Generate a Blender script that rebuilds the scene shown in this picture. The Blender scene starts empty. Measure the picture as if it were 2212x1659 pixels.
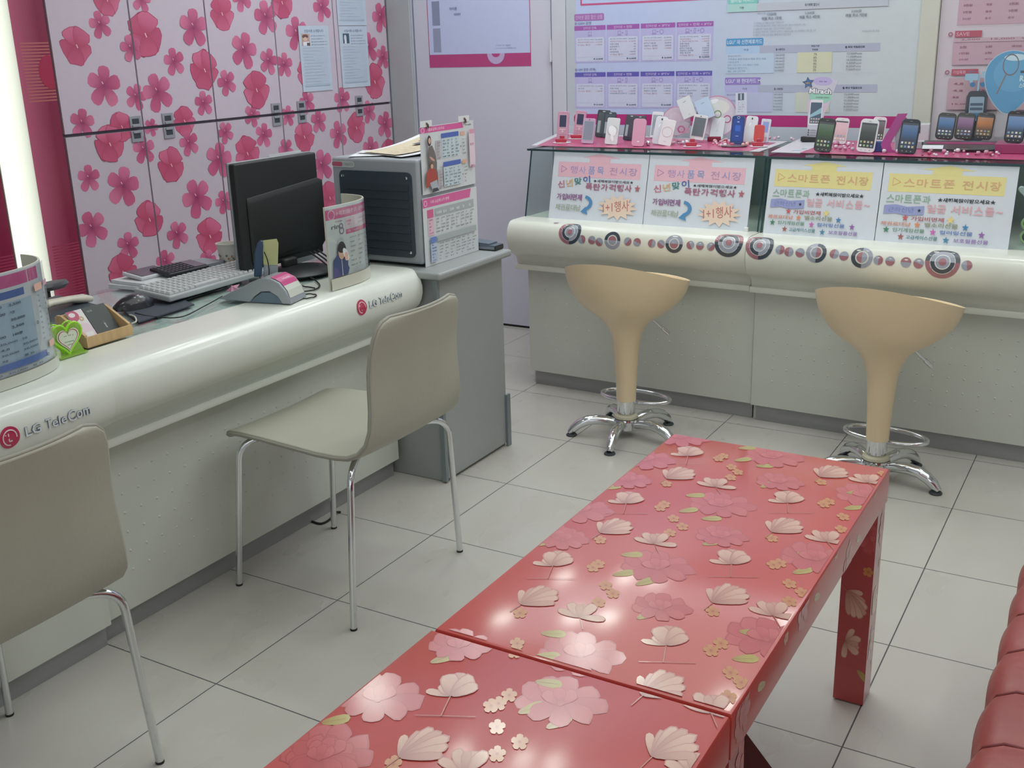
import bpy, math, random
from math import sin, cos, pi, radians, sqrt, atan2
from mathutils import Vector, Matrix

random.seed(7)
SC = bpy.context.scene
COL = SC.collection
SC.view_settings.view_transform = 'Standard'
SC.view_settings.look = 'None'
SC.view_settings.exposure = 0.18
SC.cycles.max_bounces = 6
SC.cycles.diffuse_bounces = 3
SC.cycles.glossy_bounces = 3
SC.cycles.transmission_bounces = 4
SC.cycles.transparent_max_bounces = 12
SC.cycles.use_adaptive_sampling = True
SC.cycles.adaptive_threshold = 0.035
SC.cycles.caustics_reflective = False
SC.cycles.caustics_refractive = False
SC.cycles.sample_clamp_indirect = 4.0
SC.view_settings.gamma = 1.1

# ------------------------------------------------------------------ camera
CAM_C = Vector((1.75784, -1.53721, 1.42825))
CR = Vector((0.86278519, 0.50476653, -0.02850371))
CD = Vector((0.12961564, -0.27533959, -0.9525691))
CF = Vector((-0.4886732, 0.81816799, -0.30298456))
FPX = 2327.7
cam_data = bpy.data.cameras.new('camera')
cam = bpy.data.objects.new('camera', cam_data)
COL.objects.link(cam)
cam_data.sensor_width = 36.0
cam_data.lens = FPX / 2212.0 * 36.0
cam_data.clip_start = 0.02
cam.matrix_world = Matrix((
    (CR.x, -CD.x, -CF.x, CAM_C.x),
    (CR.y, -CD.y, -CF.y, CAM_C.y),
    (CR.z, -CD.z, -CF.z, CAM_C.z),
    (0, 0, 0, 1)))
SC.camera = cam

def sight(px, py):
    return CR * ((px - 1106) / FPX) + CD * ((py - 829.5) / FPX) + CF

def onz(px, py, z):
    d = sight(px, py)
    return CAM_C + d * ((z - CAM_C.z) / d.z)

def onx(px, py, x):
    d = sight(px, py)
    return CAM_C + d * ((x - CAM_C.x) / d.x)

def ony(px, py, y):
    d = sight(px, py)
    return CAM_C + d * ((y - CAM_C.y) / d.y)

def depth(p):
    return (Vector(p) - CAM_C).dot(CF)

def px2m(n, p):
    return n * depth(p) / FPX

# ------------------------------------------------------------------ colour
def lin(v):
    return v / 12.92 if v <= 0.04045 else ((v + 0.055) / 1.055) ** 2.4

def C(h, a=None):
    if isinstance(h, (tuple, list)):
        return tuple(h)
    h = h.lstrip('#')
    return tuple(lin(int(h[i:i + 2], 16) / 255.0) for i in (0, 2, 4))

def mix(a, b, t):
    return tuple(a[i] * (1 - t) + b[i] * t for i in range(3))

# ------------------------------------------------------------------ materials
MATS = {}

def mat(name, color, rough=0.5, metal=0.0, coat=0.0, coat_rough=0.1, vary=0.0, vscale=8.0, bump=0.0, bscale=60.0,
        trans=0.0, alpha=1.0, emit=None, estr=0.0, spec=0.5, ior=1.45, stretch=None):
    if name in MATS:
        return MATS[name]
    m = bpy.data.materials.new(name)
    m.use_nodes = True
    nt = m.node_tree
    b = nt.nodes['Principled BSDF']
    col = C(color)
    b.inputs['Base Color'].default_value = (*col, 1)
    b.inputs['Roughness'].default_value = rough
    b.inputs['Metallic'].default_value = metal
    b.inputs['Coat Weight'].default_value = coat
    b.inputs['Coat Roughness'].default_value = coat_rough
    b.inputs['Transmission Weight'].default_value = trans
    b.inputs['Alpha'].default_value = alpha
    b.inputs['Specular IOR Level'].default_value = spec
    b.inputs['IOR'].default_value = ior
    if emit is not None:
        b.inputs['Emission Color'].default_value = (*C(emit), 1)
        b.inputs['Emission Strength'].default_value = estr
    tc = None
    if vary or bump:
        tc = nt.nodes.new('ShaderNodeTexCoord')
        src = tc.outputs['Object']
        if stretch:
            mp = nt.nodes.new('ShaderNodeMapping')
            mp.inputs['Scale'].default_value = stretch
            nt.links.new(src, mp.inputs['Vector'])
            src = mp.outputs['Vector']
    if vary:
        n = nt.nodes.new('ShaderNodeTexNoise')
        n.inputs['Scale'].default_value = vscale
        n.inputs['Detail'].default_value = 4
        nt.links.new(src, n.inputs['Vector'])
        r = nt.nodes.new('ShaderNodeValToRGB')
        r.color_ramp.elements[0].position = 0.3
        r.color_ramp.elements[1].position = 0.7
        r.color_ramp.elements[0].color = (*[c * (1 - vary) for c in col], 1)
        r.color_ramp.elements[1].color = (*[min(1, c * (1 + vary)) for c in col], 1)
        nt.links.new(n.outputs['Fac'], r.inputs['Fac'])
        nt.links.new(r.outputs['Color'], b.inputs['Base Color'])
    if bump:
        n2 = nt.nodes.new('ShaderNodeTexNoise')
        n2.inputs['Scale'].default_value = bscale
        nt.links.new(src, n2.inputs['Vector'])
        bp = nt.nodes.new('ShaderNodeBump')
        bp.inputs['Strength'].default_value = bump
        bp.inputs['Distance'].default_value = 0.01
        nt.links.new(n2.outputs['Fac'], bp.inputs['Height'])
        nt.links.new(bp.outputs['Normal'], b.inputs['Normal'])
    MATS[name] = m
    return m

def paint_mat(name, rough=0.55, coat=0.0, coat_rough=0.1, spec=0.5, noise=0.04, emit=0.0):
    """material whose colour is the mesh's painted colour attribute, with a faint mottling"""
    if name in MATS:
        return MATS[name]
    m = bpy.data.materials.new(name)
    m.use_nodes = True
    nt = m.node_tree
    b = nt.nodes['Principled BSDF']
    a = nt.nodes.new('ShaderNodeVertexColor')
    a.layer_name = 'Col'
    tc = nt.nodes.new('ShaderNodeTexCoord')
    n = nt.nodes.new('ShaderNodeTexNoise')
    n.inputs['Scale'].default_value = 35
    n.inputs['Detail'].default_value = 3
    nt.links.new(tc.outputs['Object'], n.inputs['Vector'])
    mr = nt.nodes.new('ShaderNodeMapRange')
    mr.inputs['To Min'].default_value = 1 - noise * 2
    mr.inputs['To Max'].default_value = 1 + noise * 2
    nt.links.new(n.outputs['Fac'], mr.inputs['Value'])
    vm = nt.nodes.new('ShaderNodeVectorMath')
    vm.operation = 'SCALE'
    nt.links.new(a.outputs['Color'], vm.inputs[0])
    nt.links.new(mr.outputs['Result'], vm.inputs['Scale'])
    nt.links.new(vm.outputs['Vector'], b.inputs['Base Color'])
    b.inputs['Roughness'].default_value = rough
    b.inputs['Coat Weight'].default_value = coat
    b.inputs['Coat Roughness'].default_value = coat_rough
    b.inputs['Specular IOR Level'].default_value = spec
    if emit:
        nt.links.new(vm.outputs['Vector'], b.inputs['Emission Color'])
        b.inputs['Emission Strength'].default_value = emit
    MATS[name] = m
    return m

def glass_mat(name, color, gloss=0.08, rough=0.02):
    if name in MATS:
        return MATS[name]
    m = bpy.data.materials.new(name)
    m.use_nodes = True
    nt = m.node_tree
    nt.nodes.remove(nt.nodes['Principled BSDF'])
    out = nt.nodes['Material Output']
    t = nt.nodes.new('ShaderNodeBsdfTransparent')
    t.inputs['Color'].default_value = (*C(color), 1)
    g = nt.nodes.new('ShaderNodeBsdfGlossy')
    g.inputs['Roughness'].default_value = rough
    lw = nt.nodes.new('ShaderNodeLayerWeight')
    lw.inputs['Blend'].default_value = 0.5
    fr = nt.nodes.new('ShaderNodeMath')
    fr.operation = 'POWER'
    fr.inputs[1].default_value = 4.0
    nt.links.new(lw.outputs['Facing'], fr.inputs[0])
    mx = nt.nodes.new('ShaderNodeMixShader')
    ad = nt.nodes.new('ShaderNodeMath')
    ad.operation = 'MULTIPLY_ADD'
    ad.inputs[1].default_value = 0.55
    ad.inputs[2].default_value = gloss * 0.4
    nt.links.new(fr.outputs[0], ad.inputs[0])
    nt.links.new(ad.outputs['Value'], mx.inputs['Fac'])
    nt.links.new(t.outputs['BSDF'], mx.inputs[1])
    nt.links.new(g.outputs['BSDF'], mx.inputs[2])
    nt.links.new(mx.outputs['Shader'], out.inputs['Surface'])
    MATS[name] = m
    return m

# ------------------------------------------------------------------ mesh builder
class MB:
    def __init__(s, M=None):
        s.v = []; s.f = []; s.c = []; s.m = []
        s.M = M
        s.col = (0.8, 0.8, 0.8)
        s.mi = 0

    def P(s, p):
        p = Vector(p)
        if s.M is not None:
            p = s.M @ p
        s.v.append(p)
        return len(s.v) - 1

    def F(s, idx, cols=None):
        s.f.append(tuple(idx))
        s.c.append(cols if cols is not None else [s.col] * len(idx))
        s.m.append(s.mi)

    def quad(s, a, b, c, d):
        s.F([s.P(a), s.P(b), s.P(c), s.P(d)])

    def box(s, x0, x1, y0, y1, z0, z1):
        i = [s.P(p) for p in ((x0, y0, z0), (x1, y0, z0), (x1, y1, z0), (x0, y1, z0), (x0, y0, z1), (x1, y0, z1), (x1, y1, z1), (x0, y1, z1))]
        for q in ((3, 2, 1, 0), (4, 5, 6, 7), (0, 1, 5, 4), (1, 2, 6, 5), (2, 3, 7, 6), (3, 0, 4, 7)):
            s.F([i[k] for k in q])
        return s

    def boxm(s, M, sx, sy, sz):
        """box of size sx,sy,sz centred on the matrix frame"""
        old = s.M
        s.M = M if old is None else old @ M
        s.box(-sx / 2, sx / 2, -sy / 2, sy / 2, -sz / 2, sz / 2)
        s.M = old
        return s

    def rings(s, rings, close_u=True, caps=True):
        """rings: list of lists of points; skins them"""
        idx = [[s.P(p) for p in r] for r in rings]
        n = len(idx[0])
        for a, b in zip(idx[:-1], idx[1:]):
            for k in range(n if close_u else n - 1):
                s.F([a[k], a[(k + 1) % n], b[(k + 1) % n], b[k]])
        if caps and close_u:
            s.F(list(reversed(idx[0])))
            s.F(idx[-1])
        return s

    def tube(s, pts, r, n=12, caps=True, flat=1.0):
        pts = [Vector(p) for p in pts]
        rr = r if isinstance(r, (list, tuple)) else [r] * len(pts)
        rings = []
        up = None
        for i, p in enumerate(pts):
            if i == 0: t = pts[1] - p
            elif i == len(pts) - 1: t = p - pts[-2]
            else: t = (pts[i + 1] - pts[i]).normalized() + (p - pts[i - 1]).normalized()
            t.normalize()
            if up is None:
                up = Vector((0, 0, 1)) if abs(t.z) < 0.9 else Vector((1, 0, 0))
            a = t.cross(up).normalized()
            b = a.cross(t).normalized()
            up = b
            rings.append([p + a * (rr[i] * cos(2 * pi * k / n)) + b * (rr[i] * flat * sin(2 * pi * k / n)) for k in range(n)])
        s.rings(rings, caps=caps)
        return s

    def lathe(s, prof, cx=0, cy=0, n=32, caps=True, sx=1.0, sy=1.0):
        rings = [[(cx + r * sx * cos(2 * pi * k / n), cy + r * sy * sin(2 * pi * k / n), z) for k in range(n)] for r, z in prof]
        s.rings(rings, caps=caps)
        return s

    def prism(s, outline, h0, h1, axis='z'):
        """extrude a 2D outline between two values of an axis"""
        def p3(a, b, h):
            return {'z': (a, b, h), 'y': (a, h, b), 'x': (h, a, b)}[axis]
        n = len(outline)
        lo = [s.P(p3(a, b, h0)) for a, b in outline]
        hi = [s.P(p3(a, b, h1)) for a, b in outline]
        for k in range(n):
            s.F([lo[k], lo[(k + 1) % n], hi[(k + 1) % n], hi[k]])
        s.F(list(reversed(lo)))
        s.F(hi)
        return s

    def ball(s, c, r, nu=10, nv=6, sz=1.0):
        rings = []
        for j in range(1, nv):
            th = pi * j / nv
            rings.append([(c[0] + r * sin(th) * cos(2 * pi * k / nu), c[1] + r * sin(th) * sin(2 * pi * k / nu), c[2] - r * sz * cos(th)) for k in range(nu)])
        s.rings(rings)
        return s

    def build(s, name, mats, parent=None, label=None, cat=None, group=None, kind=None, smooth=30, bevel=0, bseg=2, fix=True, solid=0):
        me = bpy.data.meshes.new(name)
        off = Vector((0, 0, 0))
        if parent is not None:
            p = parent
            while p is not None:
                off += p.location
                p = p.parent
            loc = Vector((0, 0, 0))
        else:
            xs = [p.x for p in s.v]; ys = [p.y for p in s.v]; zs = [p.z for p in s.v]
            off = Vector(((min(xs) + max(xs)) / 2, (min(ys) + max(ys)) / 2, min(zs)))
            loc = off.copy()
        me.from_pydata([tuple(p - off) for p in s.v], [], s.f)
        if not isinstance(mats, (list, tuple)):
            mats = [mats]
        for m in mats:
            me.materials.append(m)
        if any(s.m):
            me.polygons.foreach_set('material_index', s.m)
        at = me.color_attributes.new('Col', 'FLOAT_COLOR', 'CORNER')
        buf = []
        for cs in s.c:
            for c in cs:
                buf.extend((c[0], c[1], c[2], 1.0))
        if len(buf) == len(at.data) * 4:
            at.data.foreach_set('color', buf)
        if fix:
            import bmesh
            bm = bmesh.new()
            bm.from_mesh(me)
            bmesh.ops.remove_doubles(bm, verts=bm.verts, dist=1e-6)
            bmesh.ops.recalc_face_normals(bm, faces=bm.faces)
            bm.to_mesh(me)
            bm.free()
        if smooth:
            me.polygons.foreach_set('use_smooth', [True] * len(me.polygons))
            me.set_sharp_from_angle(angle=radians(smooth))
        me.update()
        o = bpy.data.objects.new(name, me)
        COL.objects.link(o)
        if parent is not None:
            o.parent = parent
        o.location = loc
        if solid:
            md = o.modifiers.new('thickness', 'SOLIDIFY'); md.thickness = solid; md.offset = 0
        if bevel:
            md = o.modifiers.new('bevel', 'BEVEL'); md.width = bevel; md.segments = bseg; md.limit_method = 'ANGLE'; md.angle_limit = radians(40)
        tag(o, label, cat, group, kind)
        return o

def tag(o, label=None, cat=None, group=None, kind=None):
    if label: o['label'] = label
    if cat: o['category'] = cat
    if group: o['group'] = group
    if kind: o['kind'] = kind
    return o

def thing(name, loc, label, cat, group=None):
    o = bpy.data.objects.new(name, None)
    o.empty_display_size = 0.05
    COL.objects.link(o)
    o.location = Vector(loc)
    return tag(o, label, cat, group)

def kids(o):
    return [c for c in list(bpy.data.objects) if c.parent == o]

def copy_tree(o, parent=None, ks=None):
    c = o.copy()
    COL.objects.link(c)
    if parent is not None:
        c.parent = parent
    for ch in kids(o):
        if ch is not c:
            copy_tree(ch, c)
    return c

# ------------------------------------------------------------------ painted sheets
def clip_poly(poly, r):
    """clip [(u,v,c)] against the rectangle r=(u0,v0,u1,v1)"""
    def cut(pl, axis, val, sign):
        out = []
        n = len(pl)
        for i in range(n):
            a, b = pl[i], pl[(i + 1) % n]
            da, db = sign * (a[axis] - val), sign * (b[axis] - val)
            if da >= 0:
                out.append(a)
            if (da >= 0) != (db >= 0):
                t = da / (da - db)
                out.append((a[0] + (b[0] - a[0]) * t, a[1] + (b[1] - a[1]) * t, mix(a[2], b[2], t)))
        return out
    for axis, val, sign in ((0, r[0], 1), (0, r[2], -1), (1, r[1], 1), (1, r[3], -1)):
        poly = cut(poly, axis, val, sign)
        if len(poly) < 3:
            return []
    return poly

_TXT = {}
def text_polys(s, bold=0.0):
    key = (s, bold)
    if key in _TXT:
        return _TXT[key]
    if '_o' not in _TXT:
        cu = bpy.data.curves.new('text', 'FONT')
        cu.resolution_u = 2
        cu.size = 1.0
        _TXT['_o'] = bpy.data.objects.new('text', cu)
    o = _TXT['_o']
    cu = o.data
    cu.body = s
    cu.offset = bold
    me = o.to_mesh()
    vs = [(v.co.x, v.co.y) for v in me.vertices]
    fs = [tuple(p.vertices) for p in me.polygons]
    o.to_mesh_clear()
    if vs:
        x0 = min(v[0] for v in vs); x1 = max(v[0] for v in vs)
        y0 = min(v[1] for v in vs); y1 = max(v[1] for v in vs)
    else:
        x0 = y0 = 0; x1 = y1 = 1
    _TXT[key] = (vs, fs, x0, y0, max(1e-6, x1 - x0), max(1e-6, y1 - y0))
    return _TXT[key]

STEP = 0.0001
PSTEP = 0.00003

class Sheet:
    """flat (or curved) printed surface: 2D shapes in (u,v) metres mapped to space by fn(u,v,h)"""
    def __init__(s, fn, clip=None, mb=None, mi=0, du=None, lift=0.0003):
        s.fn = fn
        s.mb = mb or MB()
        s.h = lift
        s.clip = clip
        s.mi = mi
        s.du = du

    def poly(s, pts, color=None, h=None):
        """pts: [(u,v)] or [(u,v,c)]"""
        if h is None:
            s.h += STEP
            h = s.h
        c = C(color) if color is not None else None
        pl = [(p[0], p[1], p[2] if len(p) > 2 else c) for p in pts]
        if s.clip:
            pl = clip_poly(pl, s.clip)
            if not pl:
                return
        mi, s.mb.mi = s.mb.mi, s.mi
        s.mb.F([s.mb.P(s.fn(p[0], p[1], h)) for p in pl], [p[2] for p in pl])
        s.mb.mi = mi

    def rect(s, u0, v0, u1, v1, color, h=None):
        if h is None:
            s.h += STEP
            h = s.h
        n = 1
        if s.du:
            n = max(1, int(math.ceil(abs(u1 - u0) / s.du)))
        for i in range(n):
            a = u0 + (u1 - u0) * i / n
            b = u0 + (u1 - u0) * (i + 1) / n
            s.poly([(a, v0), (b, v0), (b, v1), (a, v1)], color, h)

    def rrect(s, u0, v0, u1, v1, r, color):
        pts = []
        for cx, cy, a0 in ((u1 - r, v1 - r, 0), (u0 + r, v1 - r, 90), (u0 + r, v0 + r, 180), (u1 - r, v0 + r, 270)):
            for k in range(5):
                a = radians(a0 + k * 22.5)
                pts.append((cx + r * cos(a), cy + r * sin(a)))
        s.poly(pts, color)

    def frame(s, u0, v0, u1, v1, w, color):
        s.h += STEP
        h = s.h
        s.rect(u0, v0, u1, v0 + w, color, h); s.rect(u0, v1 - w, u1, v1, color, h)
        s.rect(u0, v0 + w, u0 + w, v1 - w, color, h); s.rect(u1 - w, v0 + w, u1, v1 - w, color, h)

    def ell(s, u, v, ru, rv, color, n=20, rot=0, a0=0, a1=360):
        pts = []
        full = abs(a1 - a0) >= 360
        for k in range(n if full else n + 1):
            a = radians(a0 + (a1 - a0) * k / n)
            x, y = ru * cos(a), rv * sin(a)
            pts.append((u + x * cos(rot) - y * sin(rot), v + x * sin(rot) + y * cos(rot)))
        s.poly(pts, color)

    def ring(s, u, v, r0, r1, color, a0=0, a1=360, n=24, asp=1.0, h=None):
        if h is None:
            s.h += STEP
            h = s.h
        for k in range(n):
            a = radians(a0 + (a1 - a0) * k / n); b = radians(a0 + (a1 - a0) * (k + 1) / n)
            if r0 <= 0:
                s.poly([(u, v), (u + r1 * cos(a), v + r1 * asp * sin(a)), (u + r1 * cos(b), v + r1 * asp * sin(b))], color, h)
            else:
                s.poly([(u + r0 * cos(a), v + r0 * asp * sin(a)), (u + r1 * cos(a), v + r1 * asp * sin(a)),
                        (u + r1 * cos(b), v + r1 * asp * sin(b)), (u + r0 * cos(b), v + r0 * asp * sin(b))], color, h)

    def star(s, u, v, r, color, n=5, inner=0.42, rot=90, asp=1.0):
        pts = []
        for k in range(2 * n):
            a = radians(rot + 180.0 * k / n)
            q = r if k % 2 == 0 else r * inner
            pts.append((u + q * cos(a), v + q * asp * sin(a)))
        s.h += STEP
        h = s.h
        for k in range(2 * n):
            s.poly([(u, v), pts[k], pts[(k + 1) % (2 * n)]], color, h)

    def line(s, pts, w, color):
        s.h += STEP
        h = s.h
        for (a, b), (c, d) in zip(pts[:-1], pts[1:]):
            L = sqrt((c - a) ** 2 + (d - b) ** 2) or 1
            nx, ny = -(d - b) / L * w / 2, (c - a) / L * w / 2
            s.poly([(a + nx, b + ny), (a - nx, b - ny), (c - nx, d - ny), (c + nx, d + ny)], color, h)

    def text(s, st, u0, v0, u1, v1, color, bold=0.02, rot=0.0, keep=False):
        vs, fs, x0, y0, w, hh = text_polys(st, bold)
        if not vs:
            return
        s.h += STEP
        h = s.h
        su = (u1 - u0) / w
        sv = (v1 - v0) / hh
        if keep:
            su = sv = min(su, sv)
        uc, vc = (u0 + u1) / 2, (v0 + v1) / 2
        cr, sr = cos(rot), sin(rot)
        for f in fs:
            pl = []
            for i in f:
                a = (vs[i][0] - x0 - w / 2) * su
                b = (vs[i][1] - y0 - hh / 2) * sv
                pl.append((uc + a * cr - b * sr, vc + a * sr + b * cr))
            s.poly(pl, color, h)

def plane_fn(O, U, V):
    O, U, V = Vector(O), Vector(U).normalized(), Vector(V).normalized()
    N = U.cross(V).normalized()
    def fn(u, v, h):
        return O + U * u + V * v + N * h
    return fn

def sub(fn, u0, v0, W, H):
    """normalised sub-frame: (0..1,0..1) of a sheet"""
    def g(u, v, h):
        return fn(u0 + u * W, v0 + v * H, h)
    return g

def base_slab(fn, u0, v0, u1, v1, th, color, mb, mi=0):
    """thin slab whose front face is the sheet plane (h=0) and back is h=-th"""
    mb.col = C(color)
    old = mb.mi; mb.mi = mi
    a = [mb.P(fn(u, v, 0)) for u, v in ((u0, v0), (u1, v0), (u1, v1), (u0, v1))]
    b = [mb.P(fn(u, v, -th)) for u, v in ((u0, v0), (u1, v0), (u1, v1), (u0, v1))]
    mb.F(a); mb.F(list(reversed(b)))
    for k in range(4):
        mb.F([a[k], b[k], b[(k + 1) % 4], a[(k + 1) % 4]])
    mb.mi = old
# ------------------------------------------------------------------ shared materials
M_WHITEGLOSS = mat('white_lacquer', '#dfe3da', 0.28, coat=0.35, coat_rough=0.15, vary=0.03, vscale=5)
M_CREAM = mat('counter_cream', '#d6d8cd', 0.3, coat=0.3, coat_rough=0.15, vary=0.05, vscale=6)
M_PANEL = mat('counter_panel', '#c6cac0', 0.45, vary=0.04, vscale=4)
M_KICK = mat('kick_plate_metal', '#97999b', 0.35, metal=0.3, vary=0.12, vscale=3, stretch=(1, 1, 8))
M_CHROME = mat('chrome', '#dcdfe2', 0.09, metal=1.0)
M_STEEL = mat('grey_steel_paint', '#989c9c', 0.42, metal=0.1, vary=0.05, vscale=3)
M_DARK = mat('black_plastic', '#17191b', 0.45, vary=0.08)
M_DARKGREY = mat('dark_grey_plastic', '#33383d', 0.5)
M_GREY = mat('grey_plastic', '#8d9297', 0.4)
M_RUBBER = mat('rubber', '#1b1b1c', 0.7)
M_PAPER = paint_mat('printed_paper', 0.55, noise=0.02)
M_GLOSSPRINT = paint_mat('glossy_print', 0.3, coat=0.3, coat_rough=0.2, noise=0.02)
M_WALL = mat('wall_paint', '#bdbed0', 0.6, vary=0.03, vscale=2)
M_CEIL = mat('ceiling_paint', '#d9d9d6', 0.8, vary=0.02)
M_GLASS = glass_mat('clear_glass', '#f3f9f7')
M_GLASSEDGE = mat('glass_edge_green', '#1d3a3e', 0.2, coat=0.5)
M_ACRYL = glass_mat('clear_acrylic', '#f8fafa', 0.12)

XL, XR, YB, YF, ZC = -1.73, 3.6, 3.172, -3.6, 2.62

# floor: tiles 0.45 m
def floor_material():
    m = bpy.data.materials.new('floor_tile')
    m.use_nodes = True
    nt = m.node_tree
    b = nt.nodes['Principled BSDF']
    geo = nt.nodes.new('ShaderNodeNewGeometry')
    sep = nt.nodes.new('ShaderNodeSeparateXYZ')
    nt.links.new(geo.outputs['Position'], sep.inputs[0])
    masks, cells = [], []
    for ax in ('X', 'Y'):
        dv = nt.nodes.new('ShaderNodeMath'); dv.operation = 'DIVIDE'; dv.inputs[1].default_value = 0.45
        nt.links.new(sep.outputs[ax], dv.inputs[0])
        ad = nt.nodes.new('ShaderNodeMath'); ad.operation = 'ADD'; ad.inputs[1].default_value = 100.5
        nt.links.new(dv.outputs[0], ad.inputs[0])
        fr = nt.nodes.new('ShaderNodeMath'); fr.operation = 'FRACT'
        nt.links.new(ad.outputs[0], fr.inputs[0])
        sb = nt.nodes.new('ShaderNodeMath'); sb.operation = 'SUBTRACT'; sb.inputs[1].default_value = 0.5
        nt.links.new(fr.outputs[0], sb.inputs[0])
        ab = nt.nodes.new('ShaderNodeMath'); ab.operation = 'ABSOLUTE'
        nt.links.new(sb.outputs[0], ab.inputs[0])
        lt = nt.nodes.new('ShaderNodeMath'); lt.operation = 'LESS_THAN'; lt.inputs[1].default_value = 0.0036
        nt.links.new(ab.outputs[0], lt.inputs[0])
        masks.append(lt)
        fl = nt.nodes.new('ShaderNodeMath'); fl.operation = 'FLOOR'
        a2 = nt.nodes.new('ShaderNodeMath'); a2.operation = 'ADD'; a2.inputs[1].default_value = 100.0
        nt.links.new(dv.outputs[0], a2.inputs[0]); nt.links.new(a2.outputs[0], fl.inputs[0])
        cells.append(fl)
    mx = nt.nodes.new('ShaderNodeMath'); mx.operation = 'MAXIMUM'
    nt.links.new(masks[0].outputs[0], mx.inputs[0]); nt.links.new(masks[1].outputs[0], mx.inputs[1])
    cb = nt.nodes.new('ShaderNodeCombineXYZ')
    nt.links.new(cells[0].outputs[0], cb.inputs[0]); nt.links.new(cells[1].outputs[0], cb.inputs[1])
    wn = nt.nodes.new('ShaderNodeTexWhiteNoise'); wn.noise_dimensions = '3D'
    nt.links.new(cb.outputs[0], wn.inputs['Vector'])
    sc = nt.nodes.new('ShaderNodeVectorMath'); sc.operation = 'SCALE'; sc.inputs['Scale'].default_value = 9
    nt.links.new(wn.outputs['Color'], sc.inputs[0])
    av = nt.nodes.new('ShaderNodeVectorMath'); av.operation = 'ADD'
    nt.links.new(geo.outputs['Position'], av.inputs[0]); nt.links.new(sc.outputs[0], av.inputs[1])
    mp = nt.nodes.new('ShaderNodeMapping'); mp.inputs['Scale'].default_value = (3.2, 1.6, 1)
    mp.inputs['Rotation'].default_value = (0, 0, 0.5)
    nt.links.new(av.outputs[0], mp.inputs['Vector'])
    no = nt.nodes.new('ShaderNodeTexNoise'); no.inputs['Scale'].default_value = 2.2; no.inputs['Detail'].default_value = 2; no.inputs['Roughness'].default_value = 0.45
    nt.links.new(mp.outputs[0], no.inputs['Vector'])
    rp = nt.nodes.new('ShaderNodeValToRGB')
    rp.color_ramp.elements[0].position = 0.2; rp.color_ramp.elements[0].color = (*C('#b8b4ac'), 1)
    rp.color_ramp.elements[1].position = 0.8; rp.color_ramp.elements[1].color = (*C('#c0bdb6'), 1)
    nt.links.new(no.outputs['Fac'], rp.inputs['Fac'])
    mc = nt.nodes.new('ShaderNodeMix'); mc.data_type = 'RGBA'
    mc.inputs[7].default_value = (*C('#4a4d50'), 1)
    nt.links.new(mx.outputs[0], mc.inputs[0]); nt.links.new(rp.outputs['Color'], mc.inputs[6])
    nt.links.new(mc.outputs[2], b.inputs['Base Color'])
    rr = nt.nodes.new('ShaderNodeMapRange')
    rr.inputs['To Min'].default_value = 0.27; rr.inputs['To Max'].default_value = 0.28
    nt.links.new(no.outputs['Fac'], rr.inputs['Value'])
    nt.links.new(rr.outputs[0], b.inputs['Roughness'])
    inv = nt.nodes.new('ShaderNodeMath'); inv.operation = 'SUBTRACT'; inv.inputs[0].default_value = 1.0
    nt.links.new(mx.outputs[0], inv.inputs[1])
    bp = nt.nodes.new('ShaderNodeBump'); bp.inputs['Distance'].default_value = 0.001; bp.inputs['Strength'].default_value = 0.5
    nt.links.new(inv.outputs[0], bp.inputs['Height'])
    nt.links.new(bp.outputs['Normal'], b.inputs['Normal'])
    return m

MB().box(XL - 0.2, XR, YF, YB + 0.1, -0.1, 0.0).build('floor', floor_material(), kind='structure', label='pale grey square floor tiles with dark thin grout lines', smooth=0)
MB().box(XL - 0.2, XR, YF, YB + 0.1, ZC, ZC + 0.1).build('ceiling', M_CEIL, kind='structure', smooth=0)
# back wall in pieces around the door leaf (recess 12 mm)
b = MB()
b.box(XL - 0.1, -1.585, YB, YB + 0.1, 0, ZC)
b.box(-0.775, XR, YB, YB + 0.1, 0, ZC)
b.box(-1.585, -0.775, YB, YB + 0.1, 2.12, ZC)
b.build('wall_back', M_WALL, kind='structure', smooth=0)
MB().box(XL - 0.14, XL - 0.04, YF, YB + 0.1, 0, ZC).build('wall_left', mat('left_wall_paint', '#a8a2a6', 0.7, vary=0.03), kind='structure', smooth=0)
MB().box(XR, XR + 0.1, YF, YB + 0.1, 0, ZC).build('wall_right', mat('right_wall_paint', '#c9c6bf', 0.7, vary=0.03), kind='structure', smooth=0)
# door leaf with hinges
d = thing('door_1', (-1.18, YB + 0.02, 0.0), 'plain white door in the back wall behind the grey cabinet', None)
d['kind'] = 'structure'
M_DOOR = mat('door_paint', '#c4c4d4', 0.5, vary=0.02, vscale=2)
MB().box(-1.573, -0.787, YB + 0.006, YB + 0.045, 0.012, 2.11).build('door_panel', M_DOOR, d, bevel=0.002)
for z in (0.28, 1.38, 1.9):
    h = MB()
    h.box(-0.79, -0.776, YB - 0.006, YB + 0.006, z - 0.045, z + 0.045)
    h.tube([(-0.783, YB - 0.008, z - 0.05), (-0.783, YB - 0.008, z + 0.05)], 0.006, 8)
    h.build('hinge', mat('white_hinge', '#c9c9d2', 0.4), d)
k = MB(Matrix.Translation((-1.505, YB + 0.006, 0.98)) @ Matrix.Rotation(radians(90), 4, 'X'))
k.lathe([(0.026, 0), (0.026, 0.006), (0.012, 0.012), (0.012, 0.035), (0.027, 0.045), (0.026, 0.065), (0.01, 0.072)], n=20)
k.build('door_knob', M_STEEL, d)
t = MB()
t.box(XL + 0.001, -1.585, YB - 0.012, YB, 0, 2.2)
t.build('trim_1', mat('door_frame_grey', '#a3a7ab', 0.5, vary=0.03), kind='structure', bevel=0.003)
t = MB(); t.box(-0.775, -0.70, YB - 0.01, YB, 0, 2.2)
t.build('trim_2', mat('door_frame_pale', '#c2c4cf', 0.5, vary=0.02), kind='structure', bevel=0.003)
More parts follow.
